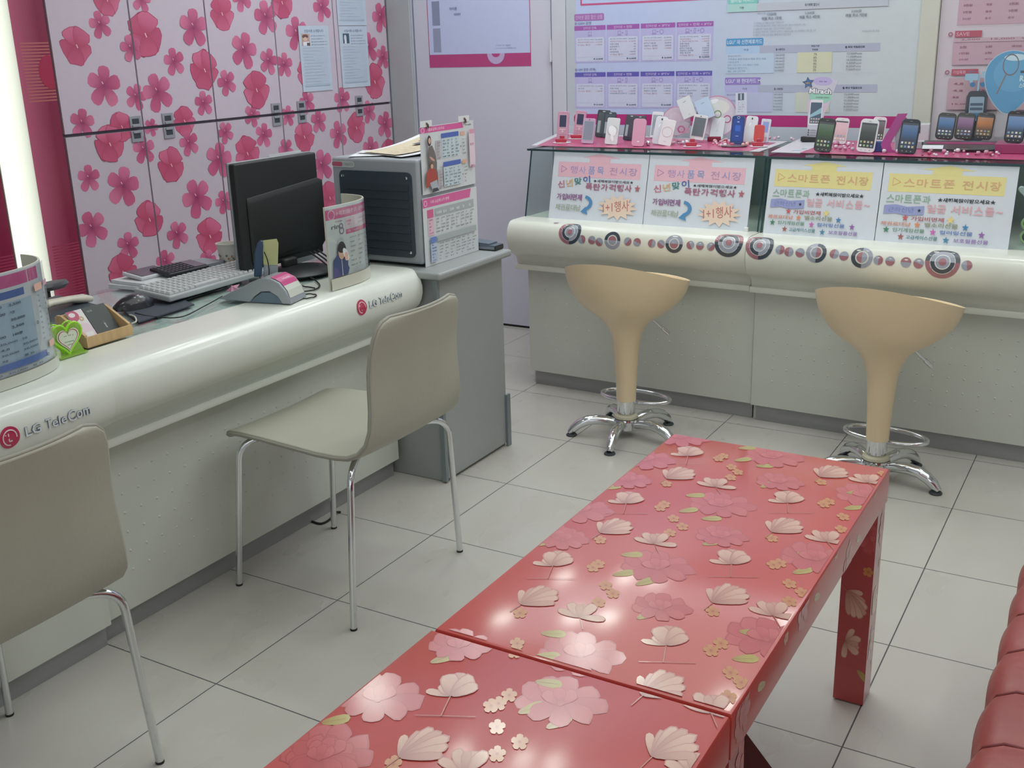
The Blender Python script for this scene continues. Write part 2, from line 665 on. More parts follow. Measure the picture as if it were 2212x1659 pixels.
t = MB(); t.box(-1.585, -0.775, YB - 0.012, YB, 2.12, 2.2); t.build('trim_3', MATS['door_frame_pale'], kind='structure')
t = MB(); t.box(-1.585, -0.775, YB + 0.012, YB + 0.06, 0.0, 0.012); t.build('door_gap_shade', M_RUBBER, kind='structure')  # dark strip put in for the shade of the gap beneath the door
t = MB(); t.box(0.885, 0.955, YB - 0.03, YB, 0, 2.4); t.build('trim_5', mat('cream_post', '#c3c5b8', 0.5, vary=0.03), kind='structure', bevel=0.003)

# ------------------------------------------------------------------ flower cabinets on the left wall
def petal(s, u, v, ang, L, W, cin, cout, n=6, ruff=0.0, tipw=0.55, seed=0):
    """teardrop petal from (u,v) towards ang, length L, width W"""
    rnd = random.Random(seed)
    pts = []
    m = 2 * n
    for k in range(m + 1):
        t = k / m
        if t <= 0.5:
            q = t * 2
            side = 1
        else:
            q = (1 - t) * 2
            side = -1
        a = q * pi
        x = L * (1 - cos(a)) / 2
        wv = W / 2 * (sin(a) ** 0.75 if 0 < a < pi else 0) * (0.55 + 0.9 * (x / L) * tipw / 0.55 * 0.62)
        y = side * wv
        rr = 1 + rnd.uniform(-ruff, ruff)
        x *= rr; y *= rr
        pts.append((u + x * cos(ang) - y * sin(ang), v + x * sin(ang) + y * cos(ang), x / L))
    s.h += PSTEP
    h = s.h
    c0, c1 = C(cin), C(cout)
    mid = (u + L * 0.45 * cos(ang), v + L * 0.45 * sin(ang), mix(c0, c1, 0.7))
    for a, b in zip(pts, pts[1:] + pts[:1]):
        if (a[0] - b[0]) ** 2 + (a[1] - b[1]) ** 2 < 1e-12:
            continue
        s.poly([mid, (a[0], a[1], mix(c0, c1, min(1, a[2] * 1.2))), (b[0], b[1], mix(c0, c1, min(1, b[2] * 1.2)))], None, h)

PK_D, PK_L = '#96305a', '#cc7096'

def flower_a(s, u, v, r, rot=0, k=0):
    """open five-petal blossom"""
    for i in range(5):
        a = rot + radians(90 + 72 * i)
        e = 1.05 if i in (2, 3) else (0.95 if i in (1, 4) else 0.9)
        petal(s, u + 0.06 * r * cos(a), v + 0.06 * r * sin(a), a, r * e, r * 0.82, PK_D, ('#cf6a90', '#c96086', '#d16d8f', '#c2567c', '#c75d82')[(i + k) % 5], seed=i + k)
    s.line([(u, v), (u - 0.12 * r, v + 0.2 * r)], r * 0.05, '#f0b9c4')
    s.ell(u, v, r * 0.1, r * 0.1, '#8c3560', 8)

def flower_b(s, u, v, r, rot=0, k=0):
    """ruffled closed blossom"""
    for i, (an, L, W) in enumerate(((215, 1.0, 1.15), (325, 1.0, 1.15), (270, 1.08, 1.0), (118, 1.02, 1.1), (62, 1.02, 1.1))):
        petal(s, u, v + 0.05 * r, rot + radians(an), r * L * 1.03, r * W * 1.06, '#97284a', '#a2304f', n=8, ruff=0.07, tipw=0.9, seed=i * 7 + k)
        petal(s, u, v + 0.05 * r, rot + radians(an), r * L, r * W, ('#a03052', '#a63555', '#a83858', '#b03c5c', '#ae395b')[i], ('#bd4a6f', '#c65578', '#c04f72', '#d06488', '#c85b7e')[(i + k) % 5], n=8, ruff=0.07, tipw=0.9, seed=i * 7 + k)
    s.line([(u, v + 0.1 * r), (u + 0.08 * r, v - 0.1 * r)], r * 0.06, '#f1c2cc')

FL = [('B', 165, 100, 73), ('A', 216, 52, 56), ('B', 230, 0, 62), ('A', 305, -2, 50), ('B', 313, 76, 84), ('A', 282, 103, 54), ('A', 418, 58, 76), ('B', 479, 30, 64),
      ('A', 521, -6, 55), ('A', 376, 132, 56), ('B', 441, 152, 74), ('A', 527, 107, 73), ('A', 489, 177, 52), ('B', 553, 195, 70), ('A', 225, 185, 84), ('A', 294, 208, 54),
      ('A', 340, 198, 78), ('A', 440, 222, 50), ('A', 178, 265, 60), ('B', 262, 274, 56), ('B', 236, 312, 70), ('A', 311, 322, 58), ('B', 398, 262, 56), ('A', 327, 274, 36),
      ('A', 408, 308, 52), ('B', 369, 357, 66), ('A', 473, 344, 72), ('A', 486, 285, 44), ('B', 534, 332, 66), ('A', 192, 384, 56), ('A', 266, 401, 82), ('A', 425, 426, 80),
      ('A', 574, 36, 68), ('B', 608, 6, 62), ('A', 580, 131, 52), ('A', 695, 15, 56), ('A', 641, 71, 68), ('A', 614, 139, 50), ('B', 662, 160, 54), ('A', 822, 36, 58),
      ('A', 796, 101, 60), ('A', 827, 122, 46), ('B', 809, 177, 66), ('A', 663, 220, 48), ('A', 739, 215, 52), ('A', 622, 249, 42), ('A', 545, 248, 46), ('A', 796, 240, 46),
      ('A', 688, 260, 48), ('A', 570, 291, 50), ('B', 657, 296, 58), ('A', 731, 289, 56), ('B', 769, 276, 56), ('A', 832, 268, 54), ('A', 617, 321, 44), ('A', 695, 356, 66),
      ('A', 801, 322, 54), ('B', 712, 428, 60), ('A', 199, 492, 74), ('B', 322, 475, 68), ('A', 277, 529, 56), ('B', 265, 589, 70), ('A', 383, 505, 56), ('A', 358, 565, 52),
      ('B', 453, 511, 68), ('A', 449, 562, 46), ('A', 483, 435, 48), ('B', 560, 420, 60), ('A', 640, 400, 60), ('A', 780, 380, 58), ('A', 600, 470, 60), ('B', 840, 330, 50),
      ('A', 540, 540, 60), ('A', 660, 500, 58), ('B', 770, 470, 60), ('A', 700, -60, 60), ('A', 760, -40, 60), ('A', 400, -60, 70), ('B', 560, -50, 70), ('A', 250, -70, 60)]
XF = XL + 0.0
flowers = []
for i, (ty, px, py, sz) in enumerate(FL):
    p = onx(px, py, XF)
    flowers.append((ty, p.y, p.z, sz / 2.0 * depth(p) / FPX * 1.04, i))

_r = random.Random(11)
for _k in range(22):
    flowers.append(('A' if _k % 3 else 'B', 1.2 + (_k % 11) * 0.18 + _r.uniform(-0.04, 0.04), 1.84 + 0.22 * (_k // 11) + _r.uniform(-0.05, 0.05), _r.uniform(0.045, 0.065), _k + 100))
YD = [1.135, 1.508, 1.905, 2.318, 2.735, 3.155]
ZJ = 1.141
M_FLOWER = paint_mat('flower_print', 0.35, coat=0.2, coat_rough=0.25, noise=0.02)
M_SEAM = mat('cabinet_gap_dark', '#5a5560', 0.6)
M_LATCH = mat('latch_plastic', '#9c9ca6', 0.35, metal=0.3)
LN = ['pink flower print storage cabinet beside the dark red panel', 'pink flower print storage cabinet second from the red panel', 'pink flower print storage cabinet, middle of the row of five',
      'pink flower print storage cabinet with one paper notice taped on', 'pink flower print storage cabinet next to the grey door frame']
LATCH = {0: (1.468, 0), 1: (1.634, 0), 2: (2.276, 0), 3: (2.45, 0), 4: (2.885, 0)}
for i in range(5):
    y0, y1 = YD[i], YD[i + 1]
    cb = thing('storage_cabinet', (XL - 0.02, (y0 + y1) / 2, 0), LN[i], 'cabinet', 'flower print storage cabinets along the left wall')
    MB().box(XL - 0.035, XL - 0.014, y0 + 0.001, y1 - 0.001, 0, 2.3).build('cabinet_body', M_SEAM, cb, smooth=0)
    for nm, z0, z1 in (('upper_door', ZJ + 0.006, 2.28), ('lower_door', 0.08, ZJ - 0.006)):
        mb = MB()
        g = 0.004
        fn = plane_fn((XF, 0, 0), (0, 1, 0), (0, 0, 1))
        rc = (y0 + g, z0, y1 - g, z1)
        base_slab(fn, rc[0], rc[1], rc[2], rc[3], 0.014, '#c6b7c6' if nm == 'upper_door' else '#c0b2be', mb)
        sh = Sheet(fn, clip=rc, mb=mb)
        for ty, fy, fz, fr, k in flowers:
            if fy + fr * 1.5 < y0 or fy - fr * 1.5 > y1 or fz + fr * 1.5 < z0 or fz - fr * 1.5 > z1:
                continue
            sh.h = 0.0002 + 0.00031 * (k % 7)
            if ty == 'A':
                flower_a(sh, fy, fz, fr, radians((k * 37) % 50 - 25), k)
            else:
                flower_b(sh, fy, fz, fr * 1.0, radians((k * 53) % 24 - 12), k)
        dr = mb.build(nm, M_FLOWER, cb, smooth=0, fix=False)
        ly = LATCH[i][0]
        s = 1 if nm == 'upper_door' else -1
        z = ZJ + s * 0.028
        lb = MB()
        lb.box(XF, XF + 0.006, ly - 0.028, ly + 0.028, z - 0.022, z + 0.022)
        lb.mi = 1
        lb.box(XF + 0.005, XF + 0.0072, ly - 0.018, ly + 0.016, z - 0.008, z + 0.012)
        lb.mi = 0
        lb.box(XF + 0.006, XF + 0.012, ly - 0.02, ly + 0.018, z - s * 0.016 - 0.004, z - s * 0.016 + 0.004)
        lb.build('latch_handle', [M_LATCH, M_DARKGREY], dr, bevel=0.001)

# ------------------------------------------------------------------ red panels and lit column
def red_panel(y0, y1, label, circ):
    mb = MB()
    fn = plane_fn((XL + 0.004, 0, 0), (0, 1, 0), (0, 0, 1))
    base_slab(fn, y0, 0.02, y1, 2.3, 0.03, '#8f2145', mb)
    sh = Sheet(fn, clip=(y0, 0.02, y1, 2.3), mb=mb)
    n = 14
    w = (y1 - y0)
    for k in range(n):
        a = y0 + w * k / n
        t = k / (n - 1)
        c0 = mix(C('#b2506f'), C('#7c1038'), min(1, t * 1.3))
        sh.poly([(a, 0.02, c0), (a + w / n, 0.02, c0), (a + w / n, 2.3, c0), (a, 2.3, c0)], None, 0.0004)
    sh.h = 0.0006
    for z0, z1, c in ((1.27, 1.47, '#b2605a'), (1.66, 1.8, '#b2605a'), (0.55, 0.75, '#9c2c4e')):
        z = z0
        while z < z1:
            sh.rect(y0 + w * 0.15, z, y1, z + 0.0045, c, 0.0007)
            z += 0.011
    for cy, cz, r in circ:
        sh.h = 0.001
        sh.ell(cy, cz, r, r * 1.3, '#a0163f', 24)
    mb.build('red_wall_panel', M_GLOSSPRINT, label=label, cat='wall panel', smooth=0, fix=False)

red_panel(0.985, 1.125, 'dark red printed wall panel between the lit column and the flower cabinets', [(1.11, 1.37, 0.045)])
red_panel(0.05, 0.845, 'dark red striped wall panel left of the glowing column', [(0.5, 1.4, 0.1)])
# lit column: housing + diffuser
lc = thing('light_column', (XL + 0.01, 0.915, 0.02), 'tall glowing white light column between two dark red panels', 'light')
MB().box(XL - 0.03, XL + 0.006, 0.85, 0.982, 0.02, 2.3).build('housing', mat('housing_white', '#d8d8ce', 0.5), lc)
mb = MB()
out = []
for k in range(13):
    a = pi * k / 12
    out.append((XL + 0.006 + 0.03 * sin(a), 0.916 - 0.064 * cos(a)))
mb.prism(out, 0.03, 2.29, 'z')
def glow_mat():
    m = bpy.data.materials.new('glowing_diffuser')
    m.use_nodes = True
    nt = m.node_tree
    b = nt.nodes['Principled BSDF']
    b.inputs['Base Color'].default_value = (*C('#e8ecd8'), 1)
    b.inputs['Roughness'].default_value = 0.4
    tc = nt.nodes.new('ShaderNodeTexCoord')
    sp = nt.nodes.new('ShaderNodeSeparateXYZ')
    nt.links.new(tc.outputs['Object'], sp.inputs[0])
    mr = nt.nodes.new('ShaderNodeMapRange')
    mr.inputs['From Min'].default_value = -0.045; mr.inputs['From Max'].default_value = 0.064
    mr.inputs['To Min'].default_value = 0.95; mr.inputs['To Max'].default_value = 0.12
    nt.links.new(sp.outputs['Y'], mr.inputs['Value'])
    b.inputs['Emission Color'].default_value = (*C('#f4f8e6'), 1)
    nt.links.new(mr.outputs[0], b.inputs['Emission Strength'])
    return m
mb.build('diffuser', glow_mat(), lc, smooth=60)
# ------------------------------------------------------------------ service counters (left)
def counter_profile(k):
    """front outline (d outward from the kick plate, z), from the top back edge down to the panel"""
    p = [(-0.03, 0.742), (0.105, 0.742), (0.13, 0.739), (0.148, 0.728), (0.16, 0.71), (0.166, 0.688), (0.166, 0.665), (0.16, 0.643), (0.15, 0.625),
         (0.135, 0.611), (0.12, 0.603), (0.105, 0.598), (0.09, 0.59), (0.08, 0.578), (0.074, 0.562), (0.074, 0.556), (0.094, 0.555), (0.096, 0.551), (0.096, 0.537),
         (0.094, 0.534), (0.02, 0.53), (-0.03, 0.53)]
    return [(d * k, z) for d, z in p]

def roll_map(prof, i0=1, i1=9):
    """arc length map along the bulging part of the profile, measured downward from point i0"""
    pts = prof[i0:i1 + 1]
    acc = [0.0]
    for a, b in zip(pts[:-1], pts[1:]):
        acc.append(acc[-1] + sqrt((a[0] - b[0]) ** 2 + (a[1] - b[1]) ** 2))
    def f(s, h):
        s = max(0.0, min(acc[-1] - 1e-6, s))
        for i in range(len(pts) - 1):
            if s <= acc[i + 1]:
                t = (s - acc[i]) / (acc[i + 1] - acc[i])
                d = pts[i][0] + (pts[i + 1][0] - pts[i][0]) * t
                z = pts[i][1] + (pts[i + 1][1] - pts[i][1]) * t
                # smooth normal
                def nrm(j):
                    j0, j1 = max(0, j - 1), min(len(pts) - 1, j + 1)
                    tx, tz = pts[j1][0] - pts[j0][0], pts[j1][1] - pts[j0][1]
                    L = sqrt(tx * tx + tz * tz)
                    return (-tz / L, tx / L)
                n0, n1 = nrm(i), nrm(i + 1)
                nd, nz = n0[0] * (1 - t) + n1[0] * t, n0[1] * (1 - t) + n1[1] * t
                return d + nd * h, z + nz * h
        return pts[-1][0], pts[-1][1]
    return f, acc[-1]

def dot_grid(mb, fnp, u0, u1, z0, z1, step=0.052, r=0.0042):
    u = u0
    while u <= u1:
        z = z0
        while z <= z1:
            c = mb.P(fnp(u, z, 0.0036))
            ring = [mb.P(fnp(u + r * cos(a * pi / 3), z + r * sin(a * pi / 3), 0.0)) for a in range(6)]
            for k in range(6):
                mb.F([c, ring[k], ring[(k + 1) % 6]])
            z += step
        u += step

M_MARK = mat('scuff_mark', '#5d5c58', 0.7)
PL = counter_profile(1.0)
def left_counter(y0, y1, xk, name_label, top_z=0.0, logo_y=None):
    """front faces +x; kick plate plane x = xk"""
    yc = (y0 + y1) / 2
    t = thing('service_counter', (xk - 0.25, yc, 0), name_label, 'counter', 'white service counters in a row')
    g = 0.0015
    mb = MB()
    prof = [(xk + d, z + top_z) for d, z in PL]
    mb.prism([(x, z) for x, z in prof], y0 + g, y1 - g, 'y')
    mb.build('rolled_front_edge', M_WHITEGLOSS, t, smooth=40)
    # panel
    mb = MB()
    mb.box(xk - 0.0, xk + 0.027, y0 + g, y1 - g, 0.066, 0.531)
    dot_grid(mb, lambda u, z, h: (xk + 0.027 + h, u, z), y0 + 0.1, y1 - 0.06, 0.17, 0.46)
    mb.build('front_panel', M_PANEL, t, smooth=0)
    MB().box(xk - 0.01, xk, y0 + g, y1 - g, 0.0, 0.08).build('kick_plate', M_KICK, t, smooth=0)
    MB().box(xk - 0.56, xk - 0.012, y0 + g, y0 + 0.02, 0.0, 0.70).build('side_panel', M_CREAM, t, smooth=0)
    MB().box(xk - 0.56, xk - 0.012, y1 - 0.02, y1 - g, 0.0, 0.70).build('side_panel', M_CREAM, t, smooth=0)
    mb = MB()
    mb.box(xk - 0.56, xk - 0.032, y0 + g, y1 - g, 0.705, 0.734)
    mb.build('desk_board', M_CREAM, t, bevel=0.002)
    # glass desktop with papers underneath
    mb = MB()
    mb.box(xk - 0.56, xk - 0.032, y0 + 0.01, y1 - 0.01, 0.7372, 0.744)
    mb.build('glass_desktop', glass_mat('desk_glass', '#fafdfc', 0.08), t, smooth=0)
    f = plane_fn((xk - 0.04, y0 + 0.02, 0.7350), (0, 1, 0), (-1, 0, 0))
    mb = MB()
    sh = Sheet(f, mb=mb)
    W = y1 - y0 - 0.04
    base_slab(f, 0, 0, W, 0.5, 0.0008, '#c6d6d2', mb)
    rnd = random.Random(int(y0 * 10) + 3)
    for k in range(70):
        u, v = rnd.uniform(0, W - 0.06), rnd.uniform(0.0, 0.18)
        sh.rect(u, v, u + rnd.uniform(0.02, 0.05), v + rnd.uniform(0.01, 0.03), rnd.choice(['#b5d2ca', '#d3dcd8', '#e2e5e0', '#cdbfc5', '#b3cbc4', '#dbe2dd']), 0.0003 + 0.0001 * (k % 9))
    sh.rect(0.1, 0.25, W - 0.1, 0.5, '#c9cbd2', 0.0014)
    mb.build('paper_under_glass', M_PAPER, t, smooth=0, fix=False)
    if logo_y is not None:
        fm, L = roll_map([(xk + d, z + top_z) for d, z in PL])
        def fn(u, v, h):
            x, z = fm(L * 0.5 - v, h)
            return (x, u, z)
        mb = MB()
        s = Sheet(fn, mb=mb, du=0.01, lift=0.0012)
        cy, cv = logo_y
        s.ring(cy, cv, 0, 0.0235, '#b5284e', h=0.0016)
        s.ring(cy, cv, 0.0145, 0.0172, '#e6c8ce', a0=-10, a1=270, h=0.0024)
        s.line([(cy + 0.002, cv - 0.0), (cy + 0.0165, cv - 0.0)], 0.0027, '#e6c8ce')
        s.line([(cy - 0.002, cv + 0.009), (cy - 0.002, cv - 0.008), (cy + 0.005, cv - 0.008)], 0.0027, '#e6c8ce')
        s.ell(cy - 0.009, cv + 0.006, 0.0022, 0.0022, '#e6c8ce', 8)
        mb.build('round_red_badge', M_GLOSSPRINT, t, smooth=0, fix=False, label='round red logo badge')
        # raised letters
        mb = MB()
        mb.mi = 0
        for col, h, e, in (('#6f7780', 0.0012, 0.05), ('#d7dee6', 0.0032, 0.012)):
            s = Sheet(fn, mb=mb, lift=h)
            y = cy + 0.036
            for word, w, hh in (('LG', 0.038, 0.021), ('Tele', 0.052, 0.023), ('Com', 0.060, 0.023)):
                if word == 'Com':
                    s.text('C', y, cv - 0.0125, y + 0.021, cv + 0.0135, col, bold=e)
                    s.text('om', y + 0.0225, cv - 0.010, y + w, cv + 0.006, col, bold=e)
                elif word == 'Tele':
                    s.text('T', y, cv - 0.010, y + 0.015, cv + 0.012, col, bold=e)
                    s.text('ele', y + 0.0155, cv - 0.010, y + w, cv + 0.010, col, bold=e)
                else:
                    s.text(word, y, cv - 0.010, y + w, cv + 0.011, col, bold=e)
                y += w + (0.012 if word == 'LG' else 0.003)
        mb.build('raised_lettering', mat_letters, t, smooth=0, fix=False, label='raised silver lettering')
    return t

mat_letters = paint_mat('letter_metal', 0.25, coat=0.6, noise=0.0)
MBL = left_counter
c_near = left_counter(-1.25, 0.0, -0.375, 'near white service counter with rolled edge, behind the chair cropped by the photo edge', 0.004, logo_y=(-0.272, -0.015))
c_far = left_counter(0.0, 1.242, -0.392, 'far white service counter with rolled edge that carries the black monitor', 0.0, logo_y=(0.925, -0.004))
# scuffs on the far counter's roll

# ------------------------------------------------------------------ display counters (right)
ANG = radians(-1.72)
TR = Matrix.Translation((-0.497, 2.378, 0)) @ Matrix.Rotation(ANG, 4, 'Z')
PR = counter_profile(0.84)
def ring_sticker(s, u, v, r, kind, rot=0):
    g, dk, rd, wh = '#8d93a2', '#2f3944', '#94606a', '#c9cac4'
    if kind == 'dot':
        s.ring(u, v, 0, r * 1.08, wh, h=0.0006)
        s.ring(u, v, 0, r, rd, a0=rot, a1=rot + 180, n=10, h=0.0009)
        s.ring(u, v, 0, r, g, a0=rot + 180, a1=rot + 360, n=10, h=0.0009)
    elif kind == 'mid':
        s.ring(u, v, 0, r * 1.04, wh, h=0.0006)
        s.ring(u, v, r * 0.62, r, dk, a0=rot, a1=rot + 180, h=0.0009)
        s.ring(u, v, r * 0.62, r, g, a0=rot + 180, a1=rot + 360, h=0.0009)
        s.ring(u, v, 0, r * 0.62, wh, h=0.0012)
        s.ring(u, v, 0, r * 0.5, rd, a0=rot, a1=rot + 180, n=12, h=0.0015)
        s.ring(u, v, 0, r * 0.5, g, a0=rot + 180, a1=rot + 360, n=12, h=0.0015)
    else:
        s.ring(u, v, 0, r * 1.03, wh, h=0.0006)
        s.ring(u, v, r * 0.72, r, dk, a0=rot, a1=rot + 180, h=0.0009)
        s.ring(u, v, r * 0.72, r, rd, a0=rot + 180, a1=rot + 360, h=0.0009)
        s.ring(u, v, r * 0.70, r * 0.74, wh, h=0.0010)
        s.ring(u, v, r * 0.45, r * 0.70, g, a0=rot, a1=rot + 180, h=0.0012)
        s.ring(u, v, r * 0.45, r * 0.70, dk, a0=rot + 180, a1=rot + 360, h=0.0012)
        s.ring(u, v, r * 0.40, r * 0.46, wh, h=0.0014)
        s.ring(u, v, 0, r * 0.40, g, h=0.0013)
        s.ring(u, v, 0, r * 0.22, rd, h=0.0016)

def right_counter(u0, u1, dy, label, stickers, pu0, pu1):
    M = TR @ Matrix.Translation((0, -dy, 0))
    c0 = M @ Vector(((u0 + u1) / 2, 0.35, 0))
    t = thing('display_counter', c0, label, 'display counter', 'display counters under the wall posters')
    mb = MB(M)
    mb.prism([(-d, z - 0.014) for d, z in PR], u0, u1, 'x')
    mb.build('rolled_front_edge', M_CREAM, t, smooth=40)
    mb = MB(M)
    mb.box(pu0, pu1, -0.024, 0.0, 0.066, 0.517)
    dot_grid(mb, lambda u, z, h: (u, -0.024 - h, z), pu0 + 0.08, pu1 - 0.06, 0.17, 0.44)
    mb.build('front_panel', M_PANEL, t, smooth=0)
    mb = MB(M)
    mb.box(pu0 + 0.015, pu1, -0.003, 0.01, 0.0, 0.08)
    mb.build('kick_plate', M_KICK, t, smooth=0)
    MB(M).box(pu0, pu0 + 0.02, 0.011, 0.70, 0.0, 0.70).build('side_panel', M_PANEL, t, smooth=0)
    MB(M).box(pu1 - 0.02, pu1, 0.011, 0.70, 0.0, 0.70).build('side_panel', M_PANEL, t, smooth=0)
    mb = MB(M)
    mb.box(u0 + 0.003, u1 - 0.003, 0.026, 0.70, 0.70, 0.726)
    mb.build('case_floor', M_CREAM, t, bevel=0.002)
    # stickers printed round the roll
    fm, L = roll_map([(d, z - 0.014) for d, z in PR], 1, 12)
    def fn(u, v, h):
        d, z = fm(v, h)
        return M @ Vector((u, -d, z))
    mb = MB()
    s = Sheet(fn, mb=mb)
    for (px, py, rpx, kind, rot) in stickers:
        # locate on the bulge: intersect sight with vertical plane near the bulge, iterate
        best = None
        for k in range(41):
            v = 0.002 + (L - 0.004) * k / 40
            d, z = fm(v, 0)
            y = (M @ Vector((0, -d, 0))).y
            p = onz(px, py, z)
            q = M.inverted() @ p
            e = abs(q.y + d)
            if best is None or e < best[0]:
                best = (e, q.x, v, depth(p))
        ring_sticker(s, best[1], best[2], rpx * best[3] / FPX, kind, rot)
    mb.build('ring_stickers', M_GLOSSPRINT, t, smooth=0, fix=False, label='dark, grey and dull red ring stickers')
    # glass case
    a, b_ = u0 + 0.004, u1 - 0.006
    yf0, yf1, yb = 0.003, 0.065, 0.66
    zb, zt = 0.7275, 1.0
    g = 0.006
    mb = MB(M)
    mb.prism([(yf0, zb), (yf0 + g, zb), (yf1 + g, zt - g), (yf1, zt - g)], a, b_, 'x')
    mb.build('front_glass', M_GLASS, t, smooth=0)
    for x in (a, b_ - g):
        mb = MB(M)
        mb.prism([(yf0 + g + 0.001, zb), (yb, zb), (yb, zt - g), (yf1 + g + 0.001, zt - g)], x, x + g, 'x')
        mb.build('side_glass', M_GLASS, t, smooth=0)
    mb = MB(M)
    mb.box(a - 0.012, b_ + 0.004, yf1 - 0.012, yb + 0.01, zt - g + 0.0005, zt + 0.0005)
    mb.build('top_glass', M_GLASS, t, smooth=0)
    mb = MB(M)
    mb.box(a - 0.0135, b_ + 0.005, yf1 - 0.0135, yf1 - 0.0115, zt - g - 0.001, zt + 0.001)
    mb.prism([(yf0 - 0.002, zb), (yf0 + 0.003, zb), (yf1 + 0.002, zt - g), (yf1 - 0.003, zt - g)], a - 0.0012, a + 0.003, 'x')
    mb.prism([(yf0 - 0.002, zb), (yf0 + 0.003, zb), (yf1 + 0.002, zt - g), (yf1 - 0.003, zt - g)], b_ - 0.003, b_ + 0.0012, 'x')
    mb.box(a - 0.0135, a - 0.011, yf1 - 0.012, yb, zt - g, zt)
    mb.build('glass_edge', M_GLASSEDGE, t, smooth=0)
    mb = MB(M)
    mb.box(a + 0.01, b_ - 0.01, yb - 0.012, yb, zb, zt - 0.012)
    mb.build('case_back', mat('case_back_white', '#9fb0b0', 0.5, vary=0.03), t, smooth=0)
    if u0 > 0.5:
        pass
    return t, M

ST1 = [(1228, 502, 27, 'big', -90), (1260, 516, 9, 'dot', 250), (1278, 519, 9, 'dot', 20), (1297, 522, 9, 'dot', 40), (1324, 519, 19, 'mid', 180), (1356, 522, 9, 'dot', -50),
       (1375, 524, 9, 'dot', 200), (1408, 526, 9, 'dot', 100), (1427, 528, 9, 'dot', 30), (1458, 526, 20, 'mid', 0), (1490, 530, 9, 'dot', 60), (1510, 532, 9, 'dot', 0),
       (1533, 534, 9, 'dot', -50), (1574, 524, 32, 'big', 0), (1201, 482, 6, 'dot', 0)]
ST2 = [(1641, 530, 31, 'big', -90), (1684, 540, 10, 'dot', 270), (1706, 543, 10, 'dot', 90), (1728, 546, 10, 'dot', 20), (1764, 545, 22, 'mid', 270), (1801, 549, 10, 'dot', 100),
       (1825, 552, 10, 'dot', 0), (1862, 556, 23, 'mid', 90), (1899, 561, 10, 'dot', 270), (1923, 564, 10, 'dot', 0), (1958, 566, 11, 'dot', 180), (1983, 570, 11, 'dot', 20),
       (2035, 567, 36, 'big', 180), (2088, 574, 11, 'dot', 260)]
dc1, RM1 = right_counter(0.0, 1.0205, 0.0, 'left display counter with rolled cream edge and pink arrow signs on its glass', ST1, 0.028, 1.0235)
dc2, RM2 = right_counter(1.026, 2.2, 0.012, 'right display counter with rolled cream edge and yellow arrow signs on its glass', ST2, 1.0285, 2.2)

# heart gem and magnet
p = Vector((0, 0, 0))
def heart(n=24, s=1.0):
    out = []
    for k in range(n):
        a = 2 * pi * k / n
        x = 16 * sin(a) ** 3
        y = 13 * cos(a) - 5 * cos(2 * a) - 2 * cos(3 * a) - cos(4 * a)
        out.append((x / 16 * s, y / 16 * s))
    return out
hp = ony(2112, 563, 2.21)
hm = MB(Matrix.Translation((hp.x, hp.y + 0.006, hp.z)) @ Matrix.Rotation(radians(90 - 12), 4, 'X'))
o2 = heart(24, 0.02)
r0 = [(x, y, 0) for x, y in o2]; r1 = [(x * 0.95, y * 0.95, 0.006) for x, y in o2]; r2 = [(x * 0.5, y * 0.5, 0.011) for x, y in o2]
hm.rings([r0, r1, r2])
hm.build('heart_gem', mat('gem_green', '#9fb3ad', 0.08, coat=1.0), label='small clear green heart gem stuck on the rolled counter edge', cat='gem', smooth=10)
mp_ = ony(1612, 497, 2.345)
MB().box(mp_.x - 0.007, mp_.x + 0.007, mp_.y - 0.006, mp_.y + 0.006, 0.7265, 0.744).build('glass_clip', mat('white_plastic', '#e4e5e6', 0.3), label='small white clip at the lower right corner of the second pink arrow sign', cat='clip', bevel=0.002)

